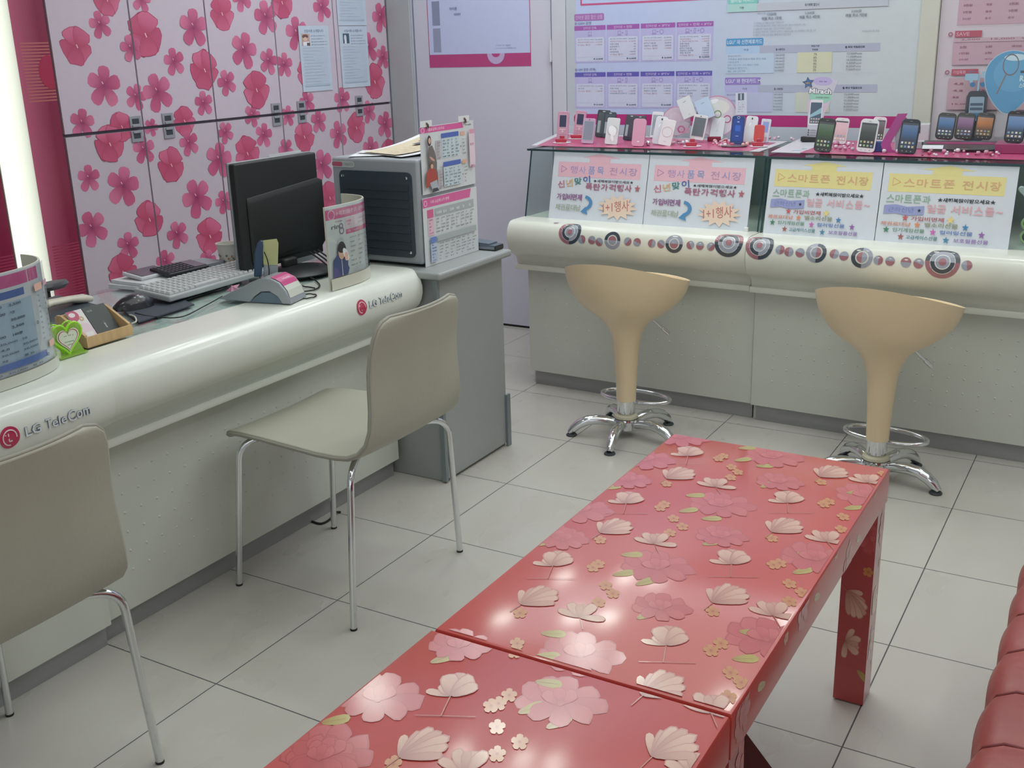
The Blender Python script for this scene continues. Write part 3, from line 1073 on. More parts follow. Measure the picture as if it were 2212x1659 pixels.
# ------------------------------------------------------------------ hand-made signs on the glass
BLK, PUR, ORG = '#26282c', '#9a5f86', '#c77d6a'
def draw_event(s, W, H):
    T = lambda st, a, b, c, d, col, bold=0.02, rot=0: s.text(st, a * W, b * H, c * W, d * H, col, bold, rot)
    R = lambda a, b, c, d, col: s.rect(a * W, b * H, c * W, d * H, col)
    R(0.06, 0.635, 0.93, 0.86, '#e2b2c2')
    s.poly([(0.31 * W, 0.93 * H), (0.49 * W, 0.99 * H), (0.72 * W, 0.93 * H), (0.61 * W, 0.925 * H), (0.40 * W, 0.925 * H)], '#e2b2c2')
    R(0.39, 0.855, 0.61, 0.93, '#e2b2c2')
    s.line([(0.095 * W, 0.70 * H), (0.095 * W, 0.80 * H), (0.155 * W, 0.752 * H), (0.095 * W, 0.70 * H)], 0.0016, '#8d6ba6')
    for st, a, c, col in (('행', 0.19, 0.27, '#a98fc0'), ('사', 0.285, 0.36, '#9f9ad0'), ('품', 0.385, 0.455, '#6f9ad2'), ('목', 0.48, 0.55, '#6f9ad2'), ('전', 0.61, 0.69, '#b48fb4'), ('시', 0.715, 0.785, '#9c93c8'), ('장', 0.81, 0.895, '#a496c4')):
        T(st, a, 0.69, c, 0.80, col, 0.0)
    for st, a, b, col in (('신', 0.07, 0.47, '#c06a80'), ('년', 0.16, 0.495, '#d3ab78'), ('맞', 0.25, 0.525, '#3d7a78'), ('이', 0.34, 0.555, '#4a5fa0')):
        T(st, a, b, a + 0.075, b + 0.105, col, 0.02, 0.15)
    T('★새해복많이받으세요★', 0.45, 0.572, 0.87, 0.615, BLK, 0.02)
    for k, ch in enumerate('폭탄가격행사'):
        T(ch, 0.375 + k * 0.082, 0.455, 0.375 + k * 0.082 + 0.072, 0.555, '#a0627a', 0.03)
    s.star(0.915 * W, 0.505 * H, 0.032 * W, '#a9606c', asp=1.15)
    for k, ch in enumerate('가입비면제'):
        T(ch, 0.075 + k * 0.056, 0.29, 0.075 + k * 0.056 + 0.05, 0.385, '#8a5a8a', 0.03)
    for k, ch in enumerate('채권료대납'):
        T(ch, 0.07 + k * 0.056, 0.135, 0.07 + k * 0.056 + 0.05, 0.225, '#9aa58e', 0.01)
    pts = []
    s.ring(0.375 * W, 0.26 * H, 0.055 * W, 0.09 * W, '#4a86b8', a0=-70, a1=82, n=14, asp=0.8)
    s.poly([(0.345 * W, 0.125 * H), (0.395 * W, 0.20 * H), (0.425 * W, 0.09 * H)], '#4a86b8')
    s.star(0.73 * W, 0.22 * H, 0.215 * W, '#e4ccb8', n=13, inner=0.66, rot=80, asp=0.56)
    T('1+1행사', 0.58, 0.15, 0.85, 0.31, '#b9706a', 0.01, 0.12)

def draw_phone_sign(s, W, H):
    T = lambda st, a, b, c, d, col, bold=0.02, rot=0: s.text(st, a * W, b * H, c * W, d * H, col, bold, rot)
    R = lambda a, b, c, d, col: s.rect(a * W, b * H, c * W, d * H, col)
    ye = '#e0d58f'
    R(0.05, 0.64, 0.92, 0.87, ye)
    s.poly([(0.29 * W, 0.93 * H), (0.50 * W, 0.985 * H), (0.70 * W, 0.93 * H), (0.60 * W, 0.925 * H), (0.38 * W, 0.925 * H)], ye)
    R(0.38, 0.865, 0.60, 0.93, ye)
    s.line([(0.085 * W, 0.715 * H), (0.085 * W, 0.815 * H), (0.145 * W, 0.762 * H), (0.085 * W, 0.715 * H)], 0.0014, '#c98a58')
    for k, ch in enumerate('스마트폰'):
        T(ch, 0.17 + k * 0.1, 0.71, 0.255 + k * 0.1, 0.81, '#d3a57c', 0.01)
    for k, ch in enumerate('전시장'):
        T(ch, 0.61 + k * 0.1, 0.70, 0.69 + k * 0.1, 0.81, '#d3a57c', 0.01)
    for k, ch in enumerate('스마트폰과'):
        T(ch, 0.05 + k * 0.069, 0.505, 0.113 + k * 0.069, 0.605, '#86aa92', 0.01)
    T('★새해복많이받으세요★', 0.44, 0.535, 0.87, 0.59, BLK, 0.03)
    s.poly([(0.04 * W, 0.355 * H), (0.13 * W, 0.37 * H), (0.22 * W, 0.345 * H), (0.35 * W, 0.365 * H), (0.35 * W, 0.475 * H), (0.22 * W, 0.455 * H), (0.13 * W, 0.48 * H), (0.04 * W, 0.465 * H)], '#8f97c8')
    T('근하신년', 0.075, 0.385, 0.27, 0.445, '#5d6aa8', -0.005)
    s.star(0.315 * W, 0.415 * H, 0.017 * W, BLK, asp=1.1)
    for u_, ch in zip((0.37, 0.445, 0.55, 0.635, 0.72, 0.80), '일곱서비스들'):
        T(ch, u_, 0.395, u_ + 0.068, 0.50, '#d8a5ae', 0.02)
    T('~', 0.88, 0.43, 0.93, 0.455, '#d8a5ae')
    def st(u, v, c, r=0.027):
        s.star(u * W, v * H, r * W, c, asp=1.1)
    st(0.215, 0.315, '#c05a5c'); T('가입비면제', 0.26, 0.285, 0.51, 0.34, '#a85a62'); st(0.56, 0.315, '#e3cf80', 0.033)
    T('채권료대납', 0.03, 0.21, 0.265, 0.26, '#cf8a74'); st(0.315, 0.235, '#d88a62'); T('벨소리선물', 0.37, 0.215, 0.62, 0.27, '#8a8f74'); st(0.675, 0.235, '#3f7fb4')
    st(0.08, 0.155, '#3c7c5e'); T('인기게임선물', 0.13, 0.135, 0.375, 0.185, '#5d8a70'); st(0.44, 0.155, '#c262ae'); T('컬러링선물', 0.49, 0.135, 0.735, 0.185, '#5a78b4'); st(0.80, 0.155, '#8a5aa0')
    st(0.20, 0.075, '#9a5a54'); T('고급케이스선물', 0.24, 0.05, 0.48, 0.10, '#4a7a80'); st(0.545, 0.065, '#3f7f9a'); T('보호필름선물', 0.60, 0.045, 0.855, 0.095, '#8a6fa8')

sheet_u = [(0.118, 0.545, RM1, draw_event, 'handwritten pink arrow sign taped at the left end of the glass case'),
           (0.548, 0.973, RM1, draw_event, 'handwritten pink arrow sign taped beside the dark glass joint'),
           (1.040, 1.441, RM2, draw_phone_sign, 'handwritten yellow arrow sign taped just right of the dark glass joint'),
           (1.444, 1.874, RM2, draw_phone_sign, 'handwritten yellow arrow sign taped at the right end of the row of signs')]
for u0, u1, M, dr, lab in sheet_u:
    dyy = 0
    sl = Vector((0, 0.062, 0.2665)).normalized()
    O = M @ Vector((u0, 0.003 - 0.0035, 0.7275))
    U = (M.to_3x3() @ Vector((1, 0, 0)))
    V = (M.to_3x3() @ sl)
    fn = plane_fn(O, U, V)
    W, H = u1 - u0, 0.270
    mb = MB()
    base_slab(fn, 0, 0, W, H, 0.0008, '#cfd6e0', mb)
    dr(Sheet(fn, clip=(0, 0, W, H), mb=mb), W, H)
    mb.build('paper_sign', M_PAPER, label=lab, cat='sign', group='handwritten signs on the display case glass', smooth=0, fix=False)

# ------------------------------------------------------------------ stools
def make_stool():
    t = thing('bar_stool', (0, 0, 0), None, 'stool', 'cream bucket stools at the display counters')
    M_CR = mat('stool_cream', '#e3cca6', 0.35, coat=0.25, coat_rough=0.2, vary=0.03, vscale=6)
    # outer shell and inner bowl; rim rises towards -y (back rest faces the room)
    def rim(th):
        return 0.626 - 0.052 * sin(th) - 0.012 * cos(2 * th)
    prof = [(0.0365, 0.142), (0.0375, 0.18), (0.040, 0.25), (0.0445, 0.32), (0.050, 0.37), (0.060, 0.405), (0.080, 0.44), (0.108, 0.465), (0.144, 0.487), (0.175, 0.513), (0.199, 0.543), (0.215, 0.573), (0.224, 0.601), (0.229, 0.626)]
    n = 48
    rings = []
    for r, z in prof:
        f = max(0, (z - 0.44) / (0.626 - 0.44))
        rings.append([(r * cos(2 * pi * k / n), r * (1 - 0.10 * f) * sin(2 * pi * k / n), z + (rim(2 * pi * k / n) - 0.626) * f ** 1.3) for k in range(n)])
    inner = [(0.221, 0.624), (0.214, 0.600), (0.198, 0.574), (0.17, 0.552), (0.12, 0.535), (0.05, 0.528)]
    for r, z in inner:
        f = max(0, (z - 0.528) / (0.626 - 0.528))
        rings.append([(r * cos(2 * pi * k / n), r * 0.90 * sin(2 * pi * k / n), z + (rim(2 * pi * k / n) - 0.626) * f) for k in range(n)])
    MB().rings(rings).build('bucket_seat', M_CR, t, smooth=50)
    MB().lathe([(0.0335, 0.100), (0.0335, 0.141)], n=28).build('collar', M_CHROME, t, smooth=40)
    MB().lathe([(0.028, 0.085), (0.028, 0.1), (0.031, 0.1), (0.031, 0.1015)], n=24).build('post', M_CHROME, t, smooth=40)
    MB().lathe([(0.043, 0.073), (0.045, 0.076), (0.043, 0.084), (0.036, 0.089), (0.03, 0.09)], n=28).build('plastic_ring', mat('ring_cream', '#bdb9a0', 0.4), t, smooth=40)
    MB().lathe([(0.034, 0.028), (0.044, 0.032), (0.044, 0.062), (0.048, 0.066), (0.046, 0.0725), (0.03, 0.073)], n=28).build('hub', M_CHROME, t, smooth=40)
    # foot rest: D-loop on the counter side
    pts = []
    for k in range(33):
        a = radians(-90 + 360 * k / 32)
        pts.append((0.138 * cos(a), 0.085 + 0.056 * sin(a), 0.126 + 0.008 * (1 + sin(a)) / 2))
    MB().tube(pts, 0.0075, 10, caps=False).build('foot_ring', M_CHROME, t, smooth=60)
    # lever
    l = MB(); l.tube([(0.045, 0.045, 0.405 + 0.04), (0.075, 0.07, 0.44), (0.125, 0.10, 0.385)], 0.0052, 8); l.tube([(0.105, 0.088, 0.407), (0.125, 0.10, 0.385)], 0.0075, 8)
    l.build('height_lever', M_CHROME, t, smooth=50)
    for k in range(5):
        a = radians(FA + 72 * k)
        ca, sa = cos(a), sin(a)
        path = [(0.03, 0.050), (0.07, 0.060), (0.11, 0.064), (0.145, 0.060), (0.175, 0.047), (0.198, 0.028), (0.213, 0.012)]
        m = MB()
        rr = [0.016, 0.018, 0.019, 0.019, 0.0185, 0.0165, 0.011]
        m.tube([(r * ca, r * sa, z) for r, z in path], rr, 12)
        lg = m.build('leg', M_CHROME, t, smooth=50)
        MB().lathe([(0.019, 0.0), (0.021, 0.003), (0.019, 0.007), (0.010, 0.009)], 0.205 * ca, 0.205 * sa, n=16).build('foot_pad', M_DARKGREY, lg, smooth=40)
    return t

FA = 206
st1 = make_stool()
st1['label'] = 'left cream bucket bar stool on a chrome five-leg base by the left display counter'
st1.location = (0.168, 1.952, 0)
FA = 355
st2 = make_stool()
st2['label'] = 'right cream bucket bar stool behind the far end of the red flowered table'
st2.location = (1.083, 1.935, 0)
st2.rotation_euler = (0, 0, radians(-6))

# ------------------------------------------------------------------ chairs
def make_chair():
    t = thing('side_chair', (0, 0, 0), None, 'chair', 'beige chairs at the service counters')
    M_SH = mat('chair_beige', '#a6a595', 0.5, vary=0.04, vscale=5, bump=0.05, bscale=90)
    prof = [(-0.304, 0.430, 0.178), (-0.296, 0.440, 0.192), (-0.278, 0.449, 0.202), (-0.235, 0.455, 0.210), (-0.15, 0.456, 0.216), (-0.06, 0.452, 0.218), (0.03, 0.447, 0.218), (0.09, 0.447, 0.217), (0.13, 0.451, 0.215), (0.16, 0.463, 0.211),
            (0.184, 0.488, 0.205), (0.198, 0.525, 0.198), (0.205, 0.575, 0.193), (0.209, 0.625, 0.190), (0.214, 0.675, 0.188), (0.221, 0.722, 0.186), (0.230, 0.760, 0.181), (0.236, 0.785, 0.172), (0.240, 0.800, 0.156), (0.2425, 0.808, 0.128)]
    YO = 0.0
    n = 16
    th = 0.016
    front, back = [], []
    pv = [Vector((p[0], 0, p[1])) for p in prof]
    for i, (x, z, w) in enumerate(prof):
        tg = (pv[min(i + 1, len(pv) - 1)] - pv[max(i - 1, 0)]).normalized()
        nm = Vector((-tg.z, 0, tg.x))
        bk = max(0, min(1, (z - 0.47) / 0.2))
        row_f, row_b = [], []
        for k in range(n + 1):
            q = -1 + 2 * k / n
            y = w * q
            curve = -0.020 * (q * q) * bk            # back wraps forward at the sides
            dish = 0.006 * (q * q) * (1 - bk)
            cx, cz = x + curve, z + dish
            row_f.append((cx + nm.x * th / 2, y + YO, cz + nm.z * th / 2))
            row_b.append((cx - nm.x * th / 2, y + YO, cz - nm.z * th / 2))
        front.append(row_f); back.append(row_b)
    rings = [f + list(reversed(b)) for f, b in zip(front, back)]
    m = MB(); m.rings(rings)
    sh = m.build('seat_shell', M_SH, t, smooth=55, bevel=0.003, bseg=2)
    # piping round the edge
    e = [Vector(front[i][0]) * 0.5 + Vector(back[i][0]) * 0.5 for i in range(len(prof))]
    e2 = [Vector(front[i][n]) * 0.5 + Vector(back[i][n]) * 0.5 for i in range(len(prof))]
    topr = [Vector(front[-1][k]) * 0.5 + Vector(back[-1][k]) * 0.5 for k in range(1, n)]
    bot = [Vector(front[0][k]) * 0.5 + Vector(back[0][k]) * 0.5 for k in range(1, n)]
    loop = e + topr + list(reversed(e2)) + list(reversed(bot)) + [e[0]]
    MB().tube(loop, 0.0042, 8, caps=False).build('edge_piping', mat('piping_beige', '#99968a', 0.5), sh, smooth=60)
    # legs
    for sx, sy in ((-1, -1), (-1, 1), (1, -1), (1, 1)):
        fx, fy = (-0.302, 0.207) if sx < 0 else (0.137, 0.250)
        tx, ty = (-0.262, 0.190) if sx < 0 else (0.139, 0.218)
        fy *= sy; ty *= sy
        ix = -0.06 if sx < 0 else 0.02
        foot = Vector((fx, fy, 0.004)); top = Vector((tx, ty, 0.0))
        knee = Vector((fx + (tx - fx) * 0.9, fy + (ty - fy) * 0.9, 0.375))
        pts = [foot, foot.lerp(knee, 0.5), knee]
        end = Vector((tx * 0.75 + ix * 0.25, ty * 0.70, 0.434))
        c1 = Vector((knee.x + (knee.x - foot.x) * 0.12, knee.y + (knee.y - foot.y) * 0.12, 0.432))
        for k in range(1, 8):
            q = k / 8
            pts.append(knee * (1 - q) ** 2 + c1 * 2 * q * (1 - q) + end * q ** 2)
        pts.append(end)
        pts.append(Vector((ix, 0.02 * sy, 0.434)))
        lg = MB().tube(pts, 0.0088, 14).build('leg', M_CHROME, t, smooth=50)
        MB().lathe([(0.0092, 0.0), (0.0096, 0.004), (0.009, 0.006)], fx, fy, n=14).build('foot_cap', M_RUBBER, lg, smooth=40)
    return t

ch1 = make_chair()
ch2 = copy_tree(ch1)
ch1['label'] = 'whole beige padded chair with chrome legs, between the far service counter and the red tables'
ch1.location = (0.0, 0.598, 0)
ch2['label'] = 'beige padded chair with chrome legs cut off by the left edge of the photo'
ch2.location = (-0.027, -0.522, 0)

# ------------------------------------------------------------------ red flowered tables
M_TABLE = paint_mat('table_lacquer', 0.38, coat=0.8, coat_rough=0.14, spec=0.35, noise=0.015)
TZ = 0.545
e1 = Vector((0.863, 0.505, 0)); e2 = Vector((-0.505, 0.863, 0))
RED = '#bf433d'
FPOS = {'cup': [(1010, 150), (670, 412), (1565, 408), (265, 755), (1255, 745), (895, 1190)],
        'bud': [(945, 268), (585, 565), (1795, 258), (1535, 560), (155, 955), (1215, 945), (840, 1450)],
        'spr': [(1155, 325), (2005, 302), (815, 640), (1775, 628), (400, 1045), (1475, 1035), (1130, 1570)],
        'peo': [(1480, 180), (1190, 450), (830, 800), (400, 1290), (760, 195), (395, 480), (2010, 400), (1720, 750), (1440, 1200), (960, 70)],
        'peosmall': [(665, 310), (1515, 320), (255, 620), (1190, 625), (850, 1025), (300, 640)],
        'leaf': [(1310, 195, 10), (1330, 125, 0), (1430, 225, 0), (575, 350, 10), (1460, 345, 25), (1040, 390, 0), (1005, 480, 10), (1130, 520, 0), (180, 665, 10), (1140, 665, 15), (1940, 375, 0),
                 (1930, 465, 10), (685, 722, 0), (640, 835, 10), (770, 890, 20), (780, 1080, 25), (1670, 712, -5), (1650, 825, 15), (245, 1160, -5), (1355, 1150, -10), (1320, 1305, 0), (210, 1290, 0)],
        'yel': [(1200, 170), (1170, 185), (1280, 260), (1240, 290), (1245, 232), (880, 325), (1745, 315), (870, 440), (845, 460), (920, 520), (970, 565), (900, 600), (510, 640), (1760, 440), (1790, 425), (1860, 580), (1870, 510),
                (1470, 630), (470, 795), (500, 775), (540, 895), (580, 940), (500, 990), (60, 1050), (1480, 780), (1515, 770), (1140, 1040), (1570, 885), (1640, 935), (1570, 985), (1130, 1260), (1185, 1220), (1240, 1385), (30, 1270), (1230, 1520), (45, 1220), (1300, 1440), (2095, 270)]}
FPOS2 = {'cup': [(1370, 880)], 'bud': [(1140, 1255)], 'spr': [(1440, 1385), ], 'peo': [(850, 960), (2060, 985), (500, 1330)], 'peosmall': [(1385, 610), ],
         'leaf': [(1280, 710, 20), (1980, 835, -10), (1870, 1045, 20), (565, 1110, 10), (2060, 1145, 25)],
         'yel': [(1720, 930), (1650, 985), (1640, 1140), (1790, 1240), (1640, 1320), (950, 1385), (1600, 1000)]}
items = []
for kd, L in FPOS.items():
    for q in L:
        items.append((kd, 1100 + q[0] / 2.592, 920 + q[1] / 2.592, q[2] if len(q) > 2 else 0))
for kd, L in FPOS2.items():
    for q in L:
        items.append((kd, 540 + q[0] / 3.072, 1200 + q[1] / 3.072, q[2] if len(q) > 2 else 0))
items += [('bud', 1448, 1607, 0), ('spr', 1500, 1655, 0), ('peosmall', 690, 1640, 0)]
fl = []
for kd, px, py, rt in items:
    p = onz(px, py, TZ)
    fl.append((kd, p.x, p.y, rt))
for kd, x, y, rt in list(fl):
    if y < -0.35 and y > -0.75:
        fl.append((kd, x + 0.02, y - 0.48, rt))

class Warp:
    """draws a motif in its own right/up frame onto a sheet"""
    def __init__(w, s, x, y, B, sc):
        w.s = s; w.x = x; w.y = y; w.B = B; w.sc = sc
    @property
    def h(w): return w.s.h
    @h.setter
    def h(w, v): w.s.h = v
    def mp(w, p):
        (ax, ay), (bx, by) = w.B
        u, v = p[0] * w.sc, p[1] * w.sc
        return (w.x + ax * u + bx * v, w.y + ay * u + by * v) + tuple(p[2:])
    def poly(w, pts, color=None, h=None):
        w.s.poly([w.mp(p) for p in pts], color, h)
    def line(w, pts, wd, color):
        w.s.line([w.mp(p)[:2] for p in pts], wd * w.sc, color)
    def ell(w, u, v, ru, rv, color, n=12):
        w.poly([(u + ru * cos(2 * pi * k / n), v + rv * sin(2 * pi * k / n)) for k in range(n)], color)

def draw_table_flower(s0, kd, x, y, rt, dark=1.0, B=None, k=0, sc=0.60):
    """B: 2D basis ((ax,ay),(bx,by)) for the drawing's own right/up"""
    s = Warp(s0, x, y, B, sc)
    x = y = 0.0
    s0.h += PSTEP
    def A(deg):
        return radians(deg)
    def at(u, v):
        return (u, v)
    W1, W2, W3 = '#d3a58e', '#c4907c', '#a06355'
    if kd == 'cup':
        o = at(-0.012, -0.022)
        petal(s, *o, A(165), 0.062, 0.02, W3, W1, ruff=0.03, seed=k)
        for an, L, W, c in ((28, 0.060, 0.034, W2), (128, 0.040, 0.030, W1), (66, 0.066, 0.046, W2), (98, 0.060, 0.046, W1), (46, 0.070, 0.040, W1), (24, 0.066, 0.030, W1)):
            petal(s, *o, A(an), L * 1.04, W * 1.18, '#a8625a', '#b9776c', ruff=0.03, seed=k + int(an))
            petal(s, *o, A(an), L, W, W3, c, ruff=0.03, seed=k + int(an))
        s.line([o, at(-0.03, -0.075)], 0.003, '#b05c45'); s.line([at(-0.03, -0.075), at(0.05, -0.08)], 0.0022, '#b05c45'); s.line([at(-0.03, -0.075), at(-0.09, -0.072)], 0.0022, '#b05c45')
    elif kd == 'bud':
        o = at(-0.045, -0.03)
        petal(s, *o, A(86), 0.055, 0.024, W3, W1, ruff=0.03, seed=k)
        for an, L, W, c in ((58, 0.07, 0.024, W2), (46, 0.092, 0.03, W1), (34, 0.102, 0.03, W2), (24, 0.112, 0.028, W1), (12, 0.105, 0.024, W1), (1, 0.092, 0.02, W2)):
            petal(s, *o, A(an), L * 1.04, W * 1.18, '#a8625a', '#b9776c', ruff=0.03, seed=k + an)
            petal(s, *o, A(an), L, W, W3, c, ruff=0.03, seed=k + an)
        s.line([o, at(-0.075, -0.055)], 0.0028, '#b05c45')
    elif kd == 'spr':
        o = at(-0.005, -0.018)
        for an, L, W, c in ((152, 0.062, 0.022, W1), (112, 0.056, 0.03, W1), (60, 0.05, 0.03, W2), (42, 0.062, 0.03, W1), (-8, 0.066, 0.022, W1), (85, 0.045, 0.022, W2)):
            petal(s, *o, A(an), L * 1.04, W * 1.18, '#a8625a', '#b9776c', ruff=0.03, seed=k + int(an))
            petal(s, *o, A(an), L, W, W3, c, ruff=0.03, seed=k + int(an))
        s.line([o, at(0.0, -0.06)], 0.0025, '#b05c45')
    elif kd in ('peo', 'peosmall'):
        f = 0.95 if kd == 'peo' else 0.72
        for an, L, W, c in ((175, 0.105, 0.05, '#c0504f'), (150, 0.10, 0.055, '#bc4a4a'), (20, 0.10, 0.05, '#c0504f'), (-5, 0.112, 0.05, '#ba4849'), (115, 0.085, 0.06, '#c15253'), (70, 0.08, 0.06, '#be4b4e'),
                            (200, 0.08, 0.05, '#bb474c'), (330, 0.085, 0.05, '#c0504f'), (265, 0.06, 0.055, '#bc4a4a'), (140, 0.05, 0.035, '#c35656'), (40, 0.05, 0.035, '#c35656'), (90, 0.045, 0.035, '#c25052')):
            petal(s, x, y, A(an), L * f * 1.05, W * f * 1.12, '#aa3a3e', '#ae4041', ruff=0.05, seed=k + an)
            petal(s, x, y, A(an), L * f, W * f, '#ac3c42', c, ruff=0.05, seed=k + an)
        s.ell(x, y, 0.008 * f, 0.008 * f, '#b44c48', 8)
    elif kd == 'leaf':
        o = at(-0.032, 0)
        petal(s, *o, A(rt), 0.066, 0.03, '#a2803a', '#ab9a40', tipw=0.5, seed=k)
        s.line([o, (o[0] + 0.055 * cos(A(rt)), o[1] + 0.055 * sin(A(rt)))], 0.0012, '#8e6a33')
    elif kd == 'yel':
        for j in range(5):
            petal(s, x, y, A(72 * j + 15), 0.02, 0.018, '#b8683a', '#c07f40', n=4, seed=k)
        s.ell(x, y, 0.004, 0.004, '#a85a2c', 6)

def make_table(x0, x1, y0, y1, label):
    t = thing('low_table', ((x0 + x1) / 2, (y0 + y1) / 2, 0), label, 'table', 'red flowered low tables')
    th = 0.074
    # top with rounded upper edges
    mb = MB()
    mb.col = C(RED)
    r = 0.006
    ring = []
    def rr(inset, z):
        return [(x0 + inset, y0 + inset, z), (x1 - inset, y0 + inset, z), (x1 - inset, y1 - inset, z), (x0 + inset, y1 - inset, z)]
    mb.rings([rr(0.0, TZ - th), rr(0.0, TZ - r), rr(r * 0.3, TZ - r * 0.3), rr(r, TZ)])
    # prints: top
    top = plane_fn((0, 0, TZ), (1, 0, 0), (0, 1, 0))
    s = Sheet(top, clip=(x0 + r, y0 + r, x1 - r, y1 - r), mb=mb)
    order = {'peo': 0, 'peosmall': 1, 'leaf': 2, 'yel': 3, 'cup': 4, 'bud': 4, 'spr': 4}
    for k, (kd, x, y, rt) in enumerate(sorted(fl, key=lambda q: order[q[0]])):
        if not (x0 - 0.15 < x < x1 + 0.15 and y0 - 0.15 < y < y1 + 0.15):
            continue
        s.h = 0.0001 + 0.00016 * order[kd] + 0.0000013 * k
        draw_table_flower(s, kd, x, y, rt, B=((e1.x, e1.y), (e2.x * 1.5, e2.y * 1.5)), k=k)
    # side faces (+x and -y, +y)
    rnd = random.Random(5)
    sides = [(plane_fn((x1, y0, TZ - th), (0, 1, 0), (0, 0, 1)), y1 - y0), (plane_fn((x0, y0, TZ - th), (1, 0, 0), (0, 0, 1)), x1 - x0),
             (plane_fn((x0, y1, TZ - th), (0, -1, 0), (0, 0, 1)), y1 - y0)]
    for fnn, W in sides:
        s = Sheet(fnn, clip=(0, 0, W, th - r), mb=mb)
        for k in range(int(W / 0.1)):
            u = 0.05 + k * 0.1
            s.h = 0.0002
            draw_table_flower(s, ('peosmall', 'leaf', 'yel')[k % 3], u, rnd.uniform(0.0, th), 70, B=((0, 1), (-1, 0)), k=k)
    mb.build('table_top', M_TABLE, t, smooth=35, fix=False)
    lw = 0.066
    if y0 > -0.5:
        mb = MB()
        mb.col = C('#8c2f30')
        mb.prism([(y0 + lw + 0.004, TZ - th - 0.001), (y0 + lw + 0.012, TZ - th - 0.001), (y0 + lw + 0.21, 0.255), (y0 + lw + 0.004, 0.20)], x1 - 0.05, x1 - 0.008, 'x')
        mb.build('corner_brace', mat('brace_dark_red', '#4a181b', 0.7, spec=0.1), t, smooth=0, fix=False)
    for lx, ly in ((x0 + 0.003, y0 + 0.003), (x1 - lw - 0.003, y0 + 0.003), (x0 + 0.003, y1 - lw - 0.003), (x1 - lw - 0.003, y1 - lw - 0.003)):
        mb = MB()
        mb.col = C('#a8393b')
        mb.box(lx, lx + lw, ly, ly + lw, 0.004, TZ - th)
        for fnn in (plane_fn((lx, ly, 0), (1, 0, 0), (0, 0, 1)), plane_fn((lx + lw, ly, 0), (0, 1, 0), (0, 0, 1)), plane_fn((lx, ly + lw, 0), (0, -1, 0), (0, 0, 1))):
            s = Sheet(fnn, clip=(0.001, 0.005, lw - 0.001, TZ - th), mb=mb)
            for k, (kd, u, v) in enumerate((('peosmall', 0.05, 0.42), ('bud', 0.035, 0.25), ('spr', 0.03, 0.15), ('leaf', 0.05, 0.07), ('yel', 0.055, 0.33))):
                s.h = 0.0002 + 0.0001 * (k > 0)
                draw_table_flower(s, kd, u, v, 40, B=((0.1, -1), (1, 0.1)), k=k)
        mb.build('leg', M_TABLE, t, smooth=0, fix=False)
        # small foot glides belong to each leg

make_table(0.867, 1.357, -0.307, 0.682, 'far red lacquered low table with flower print, ending near the bar stools')
make_table(0.863, 1.356, -1.300, -0.3115, 'near red lacquered low table with flower print, cut off by the bottom edge')

# ------------------------------------------------------------------ red sofa corner
def make_sofa():
    t = thing('red_sofa', (1.97, -0.1, 0), 'red leather sofa with stitched ribs at the lower right corner', 'sofa')
    M_L = mat('red_leather', '#94423e', 0.42, vary=0.08, vscale=5, bump=0.25, bscale=25)
    ys = [0.88, 0.73, 0.585, 0.44, 0.295, 0.15, -0.002, -0.15, -0.30, -0.45, -0.6, -0.75]
    m = MB()
    rings = []
    N = 8
    for a, b_ in zip(ys[:-1], ys[1:]):
        for k in range(N):
            q = k / N
            y = a + (b_ - a) * q
            f = sin(pi * q) ** 0.5
            x0 = 1.636 - 0.008 * f
            zt = 0.412 + 0.006 * f
            rings.append([(x0 + 0.012, y, 0.30), (x0, y, 0.33), (x0, y, zt - 0.045), (x0 + 0.012, y, zt - 0.018), (x0 + 0.04, y, zt - 0.003), (x0 + 0.10, y, zt + 0.002), (2.2, y, zt), (2.2, y, 0.30)])
    m.rings(rings)
    m.build('seat_cushion', M_L, t, smooth=60)
    for y in ys[1:-1]:
        MB().tube([(1.637, y, 0.34), (1.637, y, 0.37), (1.648, y, 0.395), (1.676, y, 0.4105), (1.8, y, 0.4135), (2.19, y, 0.4125)], 0.0025, 6).build('seam', mat('seam_dark_red', '#6f2828', 0.6), t, smooth=60)
    m = MB(); m.box(1.665, 2.22, -0.76, 0.86, 0.07, 0.31)
    m.build('base', M_L, t, bevel=0.015)
    m = MB(); m.box(2.21, 2.42, -0.78, 0.88, 0.07, 0.78)
    m.build('backrest', M_L, t, bevel=0.04, bseg=4)
    for x in (1.70, 2.34):
        for y in (-0.70, 0.80):
            MB().lathe([(0.018, 0), (0.022, 0.07)], x, y, n=14).build('leg', M_DARK, t)
make_sofa()
# ------------------------------------------------------------------ grey cabinet and appliance
cab = thing('metal_cabinet', (-0.42, 1.46, 0), 'grey steel cabinet standing at the far end of the service counters', 'cabinet')
cx0, cx1, cy0, cy1 = -0.78, -0.182, 1.256, 1.675
MB().box(cx0, cx1 - 0.012, cy0 + 0.012, cy1, 0.0, 0.708).build('cabinet_body', M_STEEL, cab, bevel=0.004)
MB().box(cx1 - 0.0115, cx1, cy0 + 0.016, cy1 - 0.01, 0.012, 0.702).build('side_skin', M_STEEL, cab, bevel=0.002)
MB().box(cx1 - 0.016, cx1 + 0.0015, cy0, cy0 + 0.0145, 0.006, 0.705).build('corner_strip', mat('strip_grey', '#7f8a8d', 0.35, metal=0.4), cab, bevel=0.001)
MB().box(cx0 - 0.01, cx1 + 0.03, cy0 - 0.022, cy1 + 0.012, 0.709, 0.7335).build('cabinet_top', M_STEEL, cab, bevel=0.008, bseg=3)
MB().box(cx1 + 0.0005, cx1 + 0.010, cy1 - 0.02, cy1 + 0.004, 0.0, 0.20).build('edge_guard', MATS['strip_grey'], cab)

